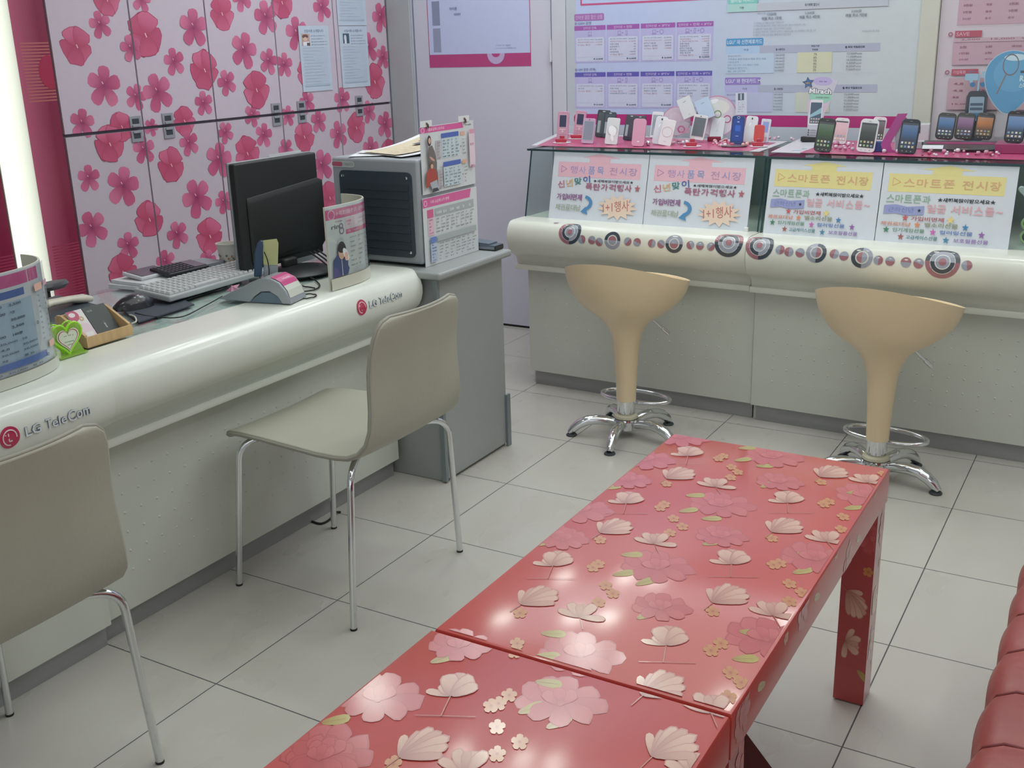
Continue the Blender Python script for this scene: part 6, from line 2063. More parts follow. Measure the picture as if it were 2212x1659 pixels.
phone(1648, 308, 259, 20, '#c6ccdc', '#7d8fd0', 'slider', 'small white phone with a blue screen at the end of the left case', roll=5)
phone(1638, 308, 273, 21, '#c63f3c', '#c63f3c', 'slab', 'small bright red phone in a red holder', holder=True, lean=8, roll=2)
red_holder(1638, 317, 'red cup holder of the small bright red phone')
# right case
phone(1775, 328, 258, 36, '#262a2c', '#3d5a3e', 'touch', 'black touch phone with a green screen, in front of the tall cone placard', roll=6, lean=14)
phone(1811, 311, 257, 29, '#d4ccd2', '#d6aeb6', 'white_touch', 'white phone with a pale pink screen, behind the green screen phone', roll=5)
phone(1868, 329, 260, 37, '#d9dbde', '#3a3f40', 'white_touch', 'large white smartphone with a dark app screen', roll=5, lean=14)
phone(1893, 309, 255, 27, '#d9cdd6', '#50454f', 'touch', 'white framed dark phone behind the large white smartphone', roll=4)
phone(1957, 332, 260, 37, '#1d2530', '#3c5f8c', 'touch', 'black smartphone with a blue screen, standing alone right of the magenta curl', roll=4, lean=14)
phone(2005, 296, 258, 26, '#36343c', '#36343c', 'slab', 'dark plain phone at the back, left of the tray of three phones')
for k, (px, pt, sc, lab) in enumerate(((2041, 246, '#3f6a9c', 'left phone with a blue screen in the black three-phone tray'),
                                       (2082, 246, '#7c5a80', 'middle phone with a purple screen in the black three-phone tray'),
                                       (2124, 246, '#b8743c', 'right phone with an orange screen in the black three-phone tray'))):
    phone(px - 3, 301, pt, 36, '#17191d', sc, 'touch', lab, roll=4, lean=14, z=ZS + 0.022, group='three smartphones in the black tray')
phone(2188, 308, 242, 38, '#23222a', '#5a7fae', 'touch', 'dark smartphone with a blue sky screen on a magenta block, at the right edge', roll=3, lean=12, z=ZS + 0.035)
phone(2236, 310, 244, 36, '#6b6a72', '#4a5060', 'touch', 'grey edged smartphone cut by the right photo edge', roll=3, lean=12, z=ZS + 0.035)

# tray, block and price tags
M, p = frame_at(2070, 329, 0, 0, 0, ZS)
m = MB(M)
wt = 150 * depth(p) / FPX
tr = thing('phone_tray', p, 'black three-slot phone tray with a magenta strip on small clear feet', 'tray')
m = MB(M); m.prism([(0.0, 0.006), (0.085, 0.006), (0.085, 0.034), (0.06, 0.030), (0.0, 0.012)], -wt / 2, wt / 2, 'x'); m.build('tray_body', mat('tray_gloss_black', '#16161a', 0.2, coat=0.5), tr, bevel=0.002)
m = MB(M); m.prism([(0.042, 0.0240), (0.058, 0.0292), (0.058, 0.0306), (0.042, 0.0254)], -wt / 2 + 0.01, wt / 2 - 0.01, 'x'); m.build('magenta_strip', mat('strip_magenta', '#7d2450', 0.4), tr)
m = MB(M)
for x in (-wt / 2 + 0.02, -0.02, 0.06, wt / 2 - 0.02):
    m.lathe([(0.006, 0), (0.004, 0.006)], x, 0.02, n=10)
m.build('foot', M_ACRYL, tr)
for k, (px, py, lab) in enumerate(((2018, 319, 'left white price card lying on the black phone tray'), (2110, 319, 'right grey price card lying on the black phone tray'))):
    Mc, pc_ = frame_at(px, py, 0, 0, 0, ZS + 0.014)
    m = MB(Mc @ Matrix.Rotation(radians(14), 4, 'X')); m.box(-0.04, 0.03, -0.018, 0.02, 0.001, 0.0025)
    m.build('price_card', mat('card_pale' if k == 0 else 'card_grey', '#d3d9dd' if k == 0 else '#8e949a', 0.4), label=lab, cat='card')
M, p = frame_at(2205, 333, 0, 0, 0, ZS)
m = MB(M); m.box(-0.085, 0.12, 0.0, 0.13, 0, 0.034)
m.build('magenta_block', mat('block_magenta', '#8f2a5c', 0.35, coat=0.3), label='magenta display block carrying the phones at the right edge', cat='block', bevel=0.002)

# round stand of the blue phone
M, p = frame_at(1584, 318, 0, 0, 0, ZS)
m = MB(M); m.lathe([(0.048, 0.0), (0.052, 0.003), (0.05, 0.006), (0.02, 0.008)], 0, 0.02, n=32, sy=0.7)
m.build('round_stand', mat('stand_brown', '#5b4750', 0.3, coat=0.3), label='round dark brown stand under the deep blue phone', cat='stand', smooth=40)
M, p = frame_at(1543, 305, 0, 0, 0, ZS)
m = MB(M); m.box(-0.028, 0.028, -0.012, 0.0, 0, 0.02)
m.build('red_stand', mat('stand_dark_red', '#7c2638', 0.35), label='dark red foot in front of the tall white glossy phone', cat='stand', bevel=0.003)

# tilted boxes and discs
def flat_card(px, pc_y, wpx, hpx, rot, lean, col, th, name, label, cat, draw=None, y=None, edge=None, zbase=None):
    """rigid card whose centre is seen at (px,py); rests leaning against what is behind it"""
    p = ony(px, pc_y, y)
    w, h = wpx * depth(p) / FPX, hpx * depth(p) / FPX
    M = Matrix.Translation(p) @ Matrix.Rotation(radians(14), 4, 'Z') @ Matrix.Rotation(radians(-lean), 4, 'X') @ Matrix.Rotation(radians(-rot), 4, 'Y')
    fn = plane_fn(M @ Vector((-w / 2, 0, -h / 2)), M.to_3x3() @ Vector((1, 0, 0)), M.to_3x3() @ Vector((0, 0, 1)))
    m = MB(); base_slab(fn, 0, 0, w, h, th, col, m)
    if draw: draw(Sheet(fn, mb=m), w, h)
    return m.build(name, M_GLOSSPRINT, label=label, cat=cat, smooth=0, fix=False), M, w, h
def d1(s, w, h):
    s.line([(0.40 * w, 0.78 * h), (0.62 * w, 0.81 * h)], 0.002, '#7f8a90'); s.rect(0.47 * w, 0.13 * h, 0.56 * w, 0.155 * h, '#8a979c')
disc = []
def round_placard(px, py, rpx, y, label, draw):
    p = ony(px, py, y)
    r = rpx * depth(p) / FPX
    M = Matrix.Translation(p) @ Matrix.Rotation(radians(14), 4, 'Z')
    fn = plane_fn(M @ Vector((0, 0, 0)), M.to_3x3() @ Vector((1, 0, 0)), M.to_3x3() @ Vector((0, 0, 1)))
    t = thing('round_placard', (p.x, p.y, ZS), label, 'placard', 'round pink-rimmed placards behind the phones')
    m = MB(M); m.prism([(r * cos(a * pi / 20), r * sin(a * pi / 20)) for a in range(40)], 0.0005, 0.004, 'y'); m.build('disc_plate', mat('disc_pink_rim', '#cf8fb2', 0.4), t, smooth=30)
    m = MB(); s = Sheet(fn, mb=m); s.ell(0, 0, r * 0.95, r * 0.95, '#d3ccd8', 36); draw(s, r); m.build('disc_print', M_GLOSSPRINT, t, smooth=0, fix=False)
    m = MB(); q = M @ Vector((0, 0.008, -r * 0.9)); m.tube([Vector((q.x, q.y, ZS)), Vector((q.x, q.y, max(q.z, ZS + 0.02) + r * 0.4))], 0.004, 8); m.build('support_rod', M_ACRYL, t)
    return t
def dd1(s, r):
    s.ell(0, r * 0.45, r * 0.62, r * 0.36, '#dfe3dc'); s.ell(-r * 0.2, r * 0.72, r * 0.28, r * 0.1, '#f3f3f4', rot=0.3)
    s.ring(r * 0.05, r * 0.12, r * 0.14, r * 0.19, '#6d9a5c', n=16); s.line([(-r * 0.32, r * 0.14), (-r * 0.12, r * 0.13)], r * 0.05, '#6d9a5c')
    s.ring(r * 0.52, -r * 0.12, r * 0.14, r * 0.19, '#b0487c', n=16); s.line([(r * 0.16, -r * 0.10), (r * 0.34, -r * 0.11)], r * 0.05, '#b0487c')
    s.line([(r * 0.9, -r * 0.35), (r * 0.9, -r * 0.65)], r * 0.04, '#c05a8a')
def dd2(s, r):
    s.ell(-r * 0.1, r * 0.2, r * 0.4, r * 0.4, '#dcd6e2'); s.ring(r * 0.35, -r * 0.55, r * 0.16, r * 0.27, '#d05f98', n=16)
round_placard(1548, 252, 44, 2.98, 'large round pink-rimmed placard with two tiny ring drawings', dd1)
round_placard(1461, 262, 31, 2.99, 'smaller round pink-rimmed placard left of the tilted white box', dd2)
bt_, M, w, h = flat_card(1483, 232, 29, 44, 24, 10, '#d3d9dc', 0.02, 'phone_box', 'tilted white phone box leaning on the round placards', 'box', d1, y=2.93)
bt_, M, w, h = flat_card(1522, 235, 32, 44, 22, 10, '#b3cbe4', 0.02, 'phone_box', 'tilted pale blue phone box leaning on the large round placard', 'box', d1, y=2.94)
# small info card on a rod
def dcardinfo(s, w, h):
    s.rect(0.22 * w, 0.66 * h, 0.75 * w, 0.97 * h, '#43546a'); s.rect(0.42 * w, 0.68 * h, 0.55 * w, 0.95 * h, '#b9c5d2')
    table_lines(s, 0.2 * w, 0.1 * h, 0.8 * w, 0.6 * h, 2, 5, '#97a2b4', seed=5)
bt_, M, w, h = flat_card(1601, 224, 24, 46, 2, 4, '#c9d0de', 0.003, 'info_card', 'small upright info card behind the deep blue phone', 'card', dcardinfo, y=2.99)
m = MB(); q = ony(1598, 246, 2.995); m.tube([(q.x, q.y + 0.006, ZS), (q.x, q.y + 0.006, q.z + 0.03)], 0.003, 8); m.build('card_rod', M_ACRYL, label='clear rod holding up the small info card', cat='rod')

# clear cube box and silver ball
t = thing('clear_gift_box', onz(1478, 312, ZS), 'clear plastic gift box with pink writing among the beads', 'box')
M, p = frame_at(1478, 309, 12, 0, 0, ZS)
s_ = 42 * depth(p) / FPX
m = MB(M); m.box(-s_ / 2, s_ / 2, 0, s_, 0, s_ * 1.0); m.build('box_shell', M_ACRYL, t)
m = MB(); s = Sheet(plane_fn(M @ Vector((-s_ / 2, -0.001, 0)), M.to_3x3() @ Vector((1, 0, 0)), (0, 0, 1)), mb=m)
s.text('선물', 0.25 * s_, 0.5 * s_, 0.75 * s_, 0.75 * s_, '#c592a8'); s.rect(0.2 * s_, 0.12 * s_, 0.8 * s_, 0.2 * s_, '#d9a8b8'); m.build('pink_print', M_GLOSSPRINT, t, smooth=0, fix=False)
pb = onz(1400, 315, ZS)
MB().ball((pb.x, pb.y, ZS + 0.011), 0.011, 16, 10).build('silver_ball', M_CHROME, label='small mirror silver ball right of the plain pink flat phone', cat='ball', smooth=60)
# decorative beads
def beads(px0, px1, py0, py1, n, cols, label, seed):
    rnd = random.Random(seed)
    n = int(n * 0.55)
    m = MB()
    for k in range(n):
        p = onz(rnd.uniform(px0, px1), rnd.uniform(py0, py1), ZS)
        r = rnd.uniform(0.004, 0.009)
        m.col = C(rnd.choice(cols))
        m.ball((p.x, p.y, ZS + r), r, 8, 5)
    m.build('decorative_beads', paint_mat('bead_gloss', 0.15, coat=0.8, noise=0.02), label=label, cat='beads', kind='stuff', smooth=60)
beads(1440, 1500, 306, 313, 34, ['#d7a9bb', '#cbb7c6', '#c47f98', '#c8d3da'], 'pink and pearl beads scattered beside the clear gift box', 1)
beads(1530, 1632, 305, 318, 60, ['#d9a8b4', '#d9d3d8', '#b5405c', '#6f8a84', '#dba2a0', '#cfc6d2'], 'pink and pearl beads scattered around the deep blue phone', 2)
beads(1790, 1850, 312, 326, 36, ['#cf9db4', '#c8c2d2', '#d9c9d6', '#b87a98'], 'pink and lilac beads between the two front phones of the right case', 3)
beads(1660, 1728, 300, 306, 10, ['#d9c9d6', '#cf9db4'], 'few pale beads at the gap between the cases', 6)
beads(1900, 1945, 318, 332, 22, ['#cf9db4', '#d5cbd6', '#c887a8'], 'pink beads in front of the magenta curl', 4)
beads(1985, 2190, 328, 338, 40, ['#c78aa2', '#cfc9d4', '#a93a5c', '#e3dfe6'], 'pink and clear beads in front of the black phone tray', 5)

# blue cube
M, p = frame_at(1893, 328, 0, 0, 0, ZS)
m = MB(M); m.box(-0.022, 0.022, 0.0, 0.04, 0, 0.036); m.build('blue_block', mat('block_blue', '#25468c', 0.35, coat=0.3), label='small royal blue block between the large white phone and the magenta curl', cat='block', bevel=0.002)

# magenta curl (U bent card holder)
def curl(px_b, py_b, label, k=1.0):
    M, p = frame_at(px_b, py_b, 0, 0, 0, ZS)
    t = thing('curled_card_holder', p, label, 'card holder')
    sc = depth(p) / FPX
    path = [(34 * sc, 82 * sc), (24 * sc, 60 * sc), (10 * sc, 32 * sc), (4 * sc, 18 * sc), (8 * sc, 6 * sc), (20 * sc, 1.5 * sc), (34 * sc, 0.5 * sc)]
    m = MB(M)
    # strip facing the camera, drawn as thin bent strip with width in depth
    a = []
    for i, (x, z) in enumerate(path):
        wv = 20 * sc * k
        a.append([(x - wv / 2 - 0.02, 0.0, z), (x + wv / 2 - 0.02, 0.0, z + 0.001), (x + wv / 2 - 0.02, 0.002, z + 0.001), (x - wv / 2 - 0.02, 0.002, z)])
    m.rings(a)
    m.build('magenta_strip', mat('curl_magenta', '#a53a86', 0.3, coat=0.4), t, smooth=40)
    m = MB(M); m.box(-0.02, 0.055, 0.004, 0.05, 0, 0.002); m.box(0.02, 0.055, 0.006, 0.008, 0.002, 0.12); m.build('clear_base', M_ACRYL, t)
    m = MB(M); m.box(0.016, 0.056, 0.0085, 0.0095, 0.01, 0.115); m.build('white_insert', mat('insert_white', '#c9c6d4', 0.5), t)
curl(1920, 330, 'magenta curled card holder between the large white phone and the blue screen phone')
M, p = frame_at(1981, 300, 0, 6, 14, ZS)
m = MB(M); m.box(-0.008, 0.008, 0, 0.002, 0, 0.115); m.build('magenta_strip_card', mat('curl_magenta', '#a53a86'), label='narrow magenta strip standing behind the blue screen phone', cat='card')
# silver boxes behind
for px, py, w_, h_, d_, lab, col in ((1975, 311, 0.10, 0.075, 0.06, 'white box with a dark window behind the blue screen phone', '#c9ccd2'), (1994, 322, 0.06, 0.028, 0.05, 'low silver box left of the black phone tray', '#aeb4ba')):
    M, p = frame_at(px, py, 0, 0, 0, ZS)
    t = thing('small_box', p, lab, 'box')
    m = MB(M); m.box(-w_ / 2, w_ / 2, 0, d_, 0, h_); m.build('box_body', mat('sbox_' + col.lstrip('#'), col, 0.35, coat=0.3), t, bevel=0.002)
    m = MB(M); m.box(-w_ * 0.1, w_ * 0.18, -0.001, 0.0, h_ * 0.55, h_ * 0.9); m.build('dark_window', M_DARKGREY, t)

# white doodle paper on the left of the right case
m = MB(); fn_ = plane_fn(onz(1700, 327, 1.0028), (1, -0.03, 0), (0.03, 1, 0))
s = Sheet(fn_, mb=m)
for k, (u, v, r, c) in enumerate(((0.02, 0.05, 0.018, '#a9c3d6'), (0.06, 0.09, 0.022, '#d6dde2'), (0.065, 0.085, 0.009, '#47699a'), (0.085, 0.13, 0.014, '#6a86a8'), (0.03, 0.12, 0.012, '#9db9cc'))):
    s.ell(u, v, r, r, c, 14)
m.build('doodle_sticker', M_PAPER, label='blue and white doodle stickers on the white sheet of the right case', cat='sticker', smooth=0, fix=False)

# ------------------------------------------------------------------ tall cone placard
M, p = frame_at(1752, 306, 0, 3, 2, ZS)
ck = thing('cone_placard', p, 'tall iridescent placard widening upwards with a phone picture and a star, on a black foot', 'placard')
sc = depth(p) / FPX
m = MB(M); m.box(-22 * sc, 14 * sc, -0.01, 0.05, 0, 10 * sc); m.build('black_foot', M_DARK, ck, bevel=0.002)
fn = plane_fn(M @ Vector((0, 0.01, 8 * sc)), M.to_3x3() @ Vector((1, 0, 0)), M.to_3x3() @ Vector((0, 0, 1)))
m = MB(M)
o_ = [(-10 * sc, 8 * sc), (15 * sc, 8 * sc), (22 * sc, 60 * sc), (44 * sc, 128 * sc), (30 * sc, 132 * sc), (12 * sc, 136 * sc), (-6 * sc, 136 * sc), (-17 * sc, 130 * sc)]
m.prism(o_, 0.0105, 0.013, 'y'); m.build('backing_board', mat('iridescent_board', '#b9bccf', 0.25, coat=0.6), ck, smooth=0)
m = MB(); s = Sheet(plane_fn(M @ Vector((0, 0.010, 0)), M.to_3x3() @ Vector((1, 0, 0)), M.to_3x3() @ Vector((0, 0, 1))), mb=m)
s.poly([(u * 0.98, v) for u, v in o_][::1], '#c2c3d0')
s.poly([(-14 * sc, 60 * sc), (22 * sc, 60 * sc), (36 * sc, 100 * sc), (-16 * sc, 100 * sc)], '#c8b8c8')
s.ell(10 * sc, 94 * sc, 24 * sc, 14 * sc, '#8fcab2', 24); s.ell(12 * sc, 126 * sc, 20 * sc, 9 * sc, '#b3a9d6', 20)
s.text('Mirach', -15 * sc, 99 * sc, 33 * sc, 112 * sc, '#3c4046', 0.09); s.text('Mirach', -14 * sc, 100 * sc, 32 * sc, 111 * sc, '#e8eaee', 0.03)
s.text('감성', 4 * sc, 124 * sc, 20 * sc, 127 * sc, '#7a5aa0'); s.text('스마트폰 미라크', 0, 91 * sc, 28 * sc, 94 * sc, '#54786a')
s.rrect(-10 * sc, 34 * sc, 17 * sc, 88 * sc, 3 * sc, '#d9dbe2'); s.rect(-8 * sc, 38 * sc, 15 * sc, 82 * sc, '#44566a'); s.poly([(-8 * sc, 56 * sc), (15 * sc, 72 * sc), (15 * sc, 60 * sc), (-8 * sc, 50 * sc)], '#8ab6c4')
for r_ in range(2):
    for c_ in range(4):
        s.rect((-6 + c_ * 5.2) * sc, (40 + r_ * 6) * sc, (-2.5 + c_ * 5.2) * sc, (43.5 + r_ * 6) * sc, '#b9a9a4')
for k in range(3): s.ell(-8 * sc, (14 + 5 * k) * sc, 2 * sc, 2 * sc, '#54545c', 8); s.rect(-5 * sc, (13 + 5 * k) * sc, 8 * sc, (15 + 5 * k) * sc, '#8d8d96')
s.star(-18 * sc, 122 * sc, 13 * sc, '#3c4a66', inner=0.5, rot=100); s.star(-18 * sc, 122 * sc, 10 * sc, '#3a66a8', inner=0.5, rot=100); s.rect(-24 * sc, 119 * sc, -13 * sc, 124 * sc, '#4d4a4e'); s.text('NEW', -23 * sc, 120 * sc, -14 * sc, 123 * sc, '#cdb98a')
m.build('printed_face', M_GLOSSPRINT, ck, smooth=0, fix=False)

# ------------------------------------------------------------------ blue balloon placard (generic)
M, p = frame_at(2150, 322, 0, 1, 0, ZS)
sc = depth(p) / FPX
bl = thing('balloon_placard', p, 'big blue drop-shaped placard with white lettering behind the three-phone tray', 'placard')
def drop(n=40):
    out = []
    for k in range(n):
        a = 2 * pi * k / n
        r = 52 * sc
        x, z = r * cos(a), r * sin(a)
        if z < 0: x *= 1 - 0.35 * (-z / r) ** 2; z *= 1.55
        out.append((x + 14 * sc, z + 152 * sc))
    return out
m = MB(M); m.prism(drop(), 0.0405, 0.044, 'y'); m.build('backing_board', mat('board_pale_blue', '#a9c3d4', 0.3, coat=0.4), bl, smooth=0)
m = MB(); s = Sheet(plane_fn(M @ Vector((0, 0.040, 0)), M.to_3x3() @ Vector((1, 0, 0)), M.to_3x3() @ Vector((0, 0, 1))), mb=m)
dpts = drop()
s.poly([(14 * sc + (u - 14 * sc) * 0.97, 152 * sc + (v - 152 * sc) * 0.97) for u, v in dpts], '#4f93bd')
s.ell(20 * sc, 156 * sc, 40 * sc, 38 * sc, '#5a9cc4', 30); s.ell(20 * sc, 189 * sc, 22 * sc, 7 * sc, '#b8d6e2', 20)
s.ring(12 * sc, 174 * sc, 14 * sc, 16 * sc, '#6b6468', asp=1.4); s.line([(4 * sc, 154 * sc), (-10 * sc, 114 * sc)], 2.4 * sc, '#7a6a62')
s.rect(32 * sc, 157 * sc, 62 * sc, 162 * sc, '#3a4248'); s.text('REAL', 32 * sc, 140 * sc, 62 * sc, 152 * sc, '#b9dbe4', 0.04); s.text('스마트폰!', 32 * sc, 126 * sc, 62 * sc, 137 * sc, '#b9dbe4', 0.03)
m.build('printed_face', M_GLOSSPRINT, bl, smooth=0, fix=False)
m = MB(M); m.box(-0.01, 0.07, 0.045, 0.055, 0, 80 * sc); m.build('support_leg', M_ACRYL, bl)
# cut-out phone board with speech bubbles
M, p = frame_at(2100, 306, 0, 2, 0, ZS)
M = M @ Matrix.Scale(0.93, 4, (0, 0, 1))
cp = thing('phone_cutout', p, 'cardboard phone cut-out with two blue speech bubbles, behind the three-phone tray', 'placard')
m = MB(M); m.prism(rrect_pts(46 * sc, 116 * sc, 10 * sc), 0.0305, 0.033, 'y'); m.build('phone_board', mat('cutout_slate', '#39424c', 0.3, coat=0.4), cp, smooth=0)
fnp_ = plane_fn(M @ Vector((0, 0.030, 0)), M.to_3x3() @ Vector((1, 0, 0)), M.to_3x3() @ Vector((0, 0, 1)))
m = MB(); s = Sheet(fnp_, mb=m)
s.rrect(-20 * sc, 36 * sc, 20 * sc, 113 * sc, 8 * sc, '#2a333c'); s.rrect(-15 * sc, 46 * sc, 16 * sc, 100 * sc, 3 * sc, '#8ba4b4'); s.rect(-13 * sc, 80 * sc, 14 * sc, 86 * sc, '#3e5366'); s.rect(-13 * sc, 70 * sc, 14 * sc, 76 * sc, '#44586a'); s.rect(-13 * sc, 52 * sc, 14 * sc, 64 * sc, '#4c80a0')
m.build('screen_print', M_GLOSSPRINT, cp, smooth=0, fix=False)
m = MB(M)
for cx_, cz_, w_ in ((-16, 155, 28), (20, 160, 30)):
    m.prism([((cx_ + x / sc * 1) * sc if False else cx_ * sc + x, cz_ * sc - 8 * sc + z) for x, z in rrect_pts(w_ * sc, 16 * sc, 3 * sc)], 0.0305, 0.033, 'y')
    m.prism([(cx_ * sc - 5 * sc, cz_ * sc - 8 * sc), (cx_ * sc + 3 * sc, cz_ * sc - 8 * sc), (cx_ * 0.5 * sc, cz_ * sc - 28 * sc)], 0.0305, 0.033, 'y')
m.box(-2 * sc, 2 * sc, 0.0335, 0.036, 60 * sc, 160 * sc)
m.build('speech_bubbles', mat('bubble_blue', '#8fb6cc', 0.3, coat=0.4), cp, smooth=0)
m = MB(); s = Sheet(fnp_, mb=m, lift=0.001)
s.text('스머프?' if False else '대박!', -24 * sc, 153 * sc, -8 * sc, 158 * sc, '#4a7290'); s.text('진짜?', 12 * sc, 158 * sc, 28 * sc, 163 * sc, '#4a7290')
for _u in (-12, 10):
    _m = MB(); Sheet(fnp_, mb=_m, lift=0.001).ell(_u * sc, 127 * sc, 6 * sc, 5.5 * sc, '#2f6f9f', 12); _m.build('blue_spot', M_GLOSSPRINT, cp, smooth=0, fix=False)
m.build('lettering', M_GLOSSPRINT, cp, smooth=0, fix=False)
# ------------------------------------------------------------------ notices taped to the flower cabinets
def notice(y0, y1, z0, z1, label, photo, colr='#bcc8d8'):
    fn = plane_fn((XF + 0.0042, y0, z0), (0, 1, 0), (0, 0, 1))
    W, H = y1 - y0, z1 - z0
    m = MB(); base_slab(fn, 0, 0, W, H, 0.0008, colr, m)
    s = Sheet(fn, clip=(0, 0, W, H), mb=m)
    s.text('신입사원 소개합니다', 0.18 * W, 0.90 * H, 0.82 * W, 0.945 * H, '#6a7894')
    if photo == 1:
        s.rect(0.08 * W, 0.70 * H, 0.34 * W, 0.88 * H, '#bb9a90'); s.ell(0.2 * W, 0.84 * H, 0.1 * W, 0.03 * H, '#6b4b48'); s.ell(0.2 * W, 0.80 * H, 0.07 * W, 0.03 * H, '#d6b6a8'); s.rect(0.12 * W, 0.70 * H, 0.32 * W, 0.76 * H, '#dfe1e6'); s.rect(0.24 * W, 0.70 * H, 0.34 * W, 0.745 * H, '#5b4a4a')
    elif photo == 2:
        s.rect(0.12 * W, 0.72 * H, 0.34 * W, 0.88 * H, '#3e5568'); s.ell(0.2 * W, 0.81 * H, 0.045 * W, 0.05 * H, '#c9d3da'); s.rect(0.17 * W, 0.72 * H, 0.24 * W, 0.79 * H, '#d9dee2')
    rnd = random.Random(int(y0 * 100))
    for k in range(4):
        s.text('■ 이름 부서 담당업무 안내', 0.40 * W, (0.84 - k * 0.045) * H, (0.86 + rnd.uniform(-0.08, 0.08)) * W, (0.855 - k * 0.045) * H, '#7c8aa2')
    for k in range(26):
        v = 0.66 - k * 0.0235
        s.rect(0.08 * W, v * H, 0.92 * W, (v + 0.0022) * H, '#9fb2c6', 0.0006)
        if k % 2 == 0:
            s.rect(0.10 * W, (v + 0.006) * H, (0.3 + rnd.uniform(0.1, 0.5)) * W, (v + 0.0115) * H, '#a9b7c8', 0.0006)
    s.rect(0.08 * W, 0.08 * H, 0.92 * W, 0.11 * H, '#aab9ca')
    m.build('paper_notice', M_PAPER, label=label, cat='notice', group='paper notices taped on the flower cabinets', smooth=0, fix=False)
notice(2.473, 2.688, 1.229, 1.524, 'white paper notice with a reddish portrait on the fourth flower cabinet', 1)
notice(2.766, 2.985, 1.233, 1.522, 'white paper notice with a blue dark portrait on the fifth flower cabinet', 2)
notice(2.764, 2.988, 1.5245, 1.80, 'white paper notice taped above the one with the dark portrait', 0)

# ------------------------------------------------------------------ poster on the door
YD_ = YB + 0.0052
fn = plane_fn((-1.488, YD_, 1.312), (1, 0, 0), (0, 0, 1))
W, H = 0.592, 0.84
m = MB(); base_slab(fn, 0, 0, W, H, 0.001, '#b9c3e6', m)
s = Sheet(fn, clip=(0, 0, W, H), mb=m)
s.rect(0, 0, W, 0.062, '#ae3c76')
s.rect(0, 0.062, 0.004, H, '#b04a6c'); s.rect(W - 0.004, 0.062, W, H, '#b04a6c')
for k, c_ in enumerate(('#8b93ae', '#7f88a4', '#7c86a2', '#7c86a2', '#7c86a2')):
    s.rect(0.030, 0.074 + k * 0.128, 0.075, 0.188 + k * 0.128, c_)
s.ell(0.395, 0.06, 0.05, 0.048, '#b9a4cc', 24); s.ell(0.395, 0.062, 0.024, 0.018, '#ae3c76', 16); s.rect(0.33, 0.0615, 0.46, 0.12, '#b9c3e6')
s.text('고객상담 및 가입문의', 0.395, 0.096, 0.48, 0.102, '#7885aa'); s.text('www.uplus.co.kr 국번없이 101', 0.395, 0.083, 0.51, 0.089, '#7885aa')
s.rect(0.13, 0.36, 0.19, 0.415, '#c9a0c0'); s.rect(0.21, 0.365, 0.28, 0.43, '#c8c290'); s.rect(0.31, 0.39, 0.36, 0.45, '#c4bf98')
s.text('아이폰', 0.135, 0.27, 0.18, 0.285, '#6f7aa0'); s.text('상담예약', 0.16, 0.245, 0.2, 0.257, '#6f7aa0')
m.build('wall_poster', M_PAPER, label='pale blue poster with a magenta bottom band on the white door', cat='poster', smooth=0, fix=False)

# ------------------------------------------------------------------ big price board
x0, x1, z0, z1 = -0.695, 0.882, 0.98, 2.05
yb_ = YB - 0.012
fn0 = plane_fn((0, yb_, 0), (1, 0, 0), (0, 0, 1))
m = MB(); base_slab(fn0, x0, z0, x1, z1, 0.0118, '#bdcbe0', m)
s = Sheet(fn0, clip=(x0, z0, x1, z1), mb=m)
# cool light put into the board colour: bluish centre to greener right
for k in range(24):
    a = x0 + (x1 - x0) * k / 24; b_ = x0 + (x1 - x0) * (k + 1) / 24
    t_ = k / 23
    c_ = mix(C('#b3c2e6'), C('#c2cdd0'), min(1, max(0, (t_ - 0.25) * 1.6)))
    c2 = mix(C('#b3c2e6'), C('#c2cdd0'), min(1, max(0, (t_ + 1 / 23 - 0.25) * 1.6)))
    s.poly([(a, z0, c_), (b_, z0, c2), (b_, z1, c2), (a, z1, c_)], None, 0.0003)
s.h = 0.0005
s.rect(x0, z0, x0 + 0.05, z1, '#b6bfc8')
# magenta band
s.rrect(-0.66, 1.043, 0.865, 1.091, 0.018, '#b02c72')
s.rect(x0, z0, x1, 1.036, '#bfc4d0')
# top frame arc
s.frame(-0.62, 1.575, 0.035, 1.9, 0.008, '#c0507f')
pu, pv_, lv_ = '#9a5aa8', '#5a57ac', '#b3b2de'
s.rrect(-0.652, 1.508, -0.500, 1.539, 0.007, '#a06aae'); s.text('인터넷 결합 할인 상품', -0.645, 1.514, -0.508, 1.533, '#cdb9dc', 0.0)
s.ring(-0.645, 1.497, 0.003, 0.0055, '#7a5a9a'); s.text('100M 광랜', -0.634, 1.489, -0.565, 1.505, '#5f628a', 0.0)
s.ring(-0.645, 1.291, 0.003, 0.0055, '#5a5aa0'); s.text('10M 광랜 (주택)', -0.634, 1.283, -0.543, 1.299, '#5f628a', 0.0)
heads = ['인터넷 단독', '인터넷 + 전화', '인터넷 + IPTV', '인터넷 + 전화 + IPTV']
xs = [(-0.652, -0.516), (-0.510, -0.373), (-0.366, -0.226), (-0.220, -0.070)]
xs = [(-0.652, -0.492), (-0.486, -0.324), (-0.317, -0.152), (-0.145, 0.025)]
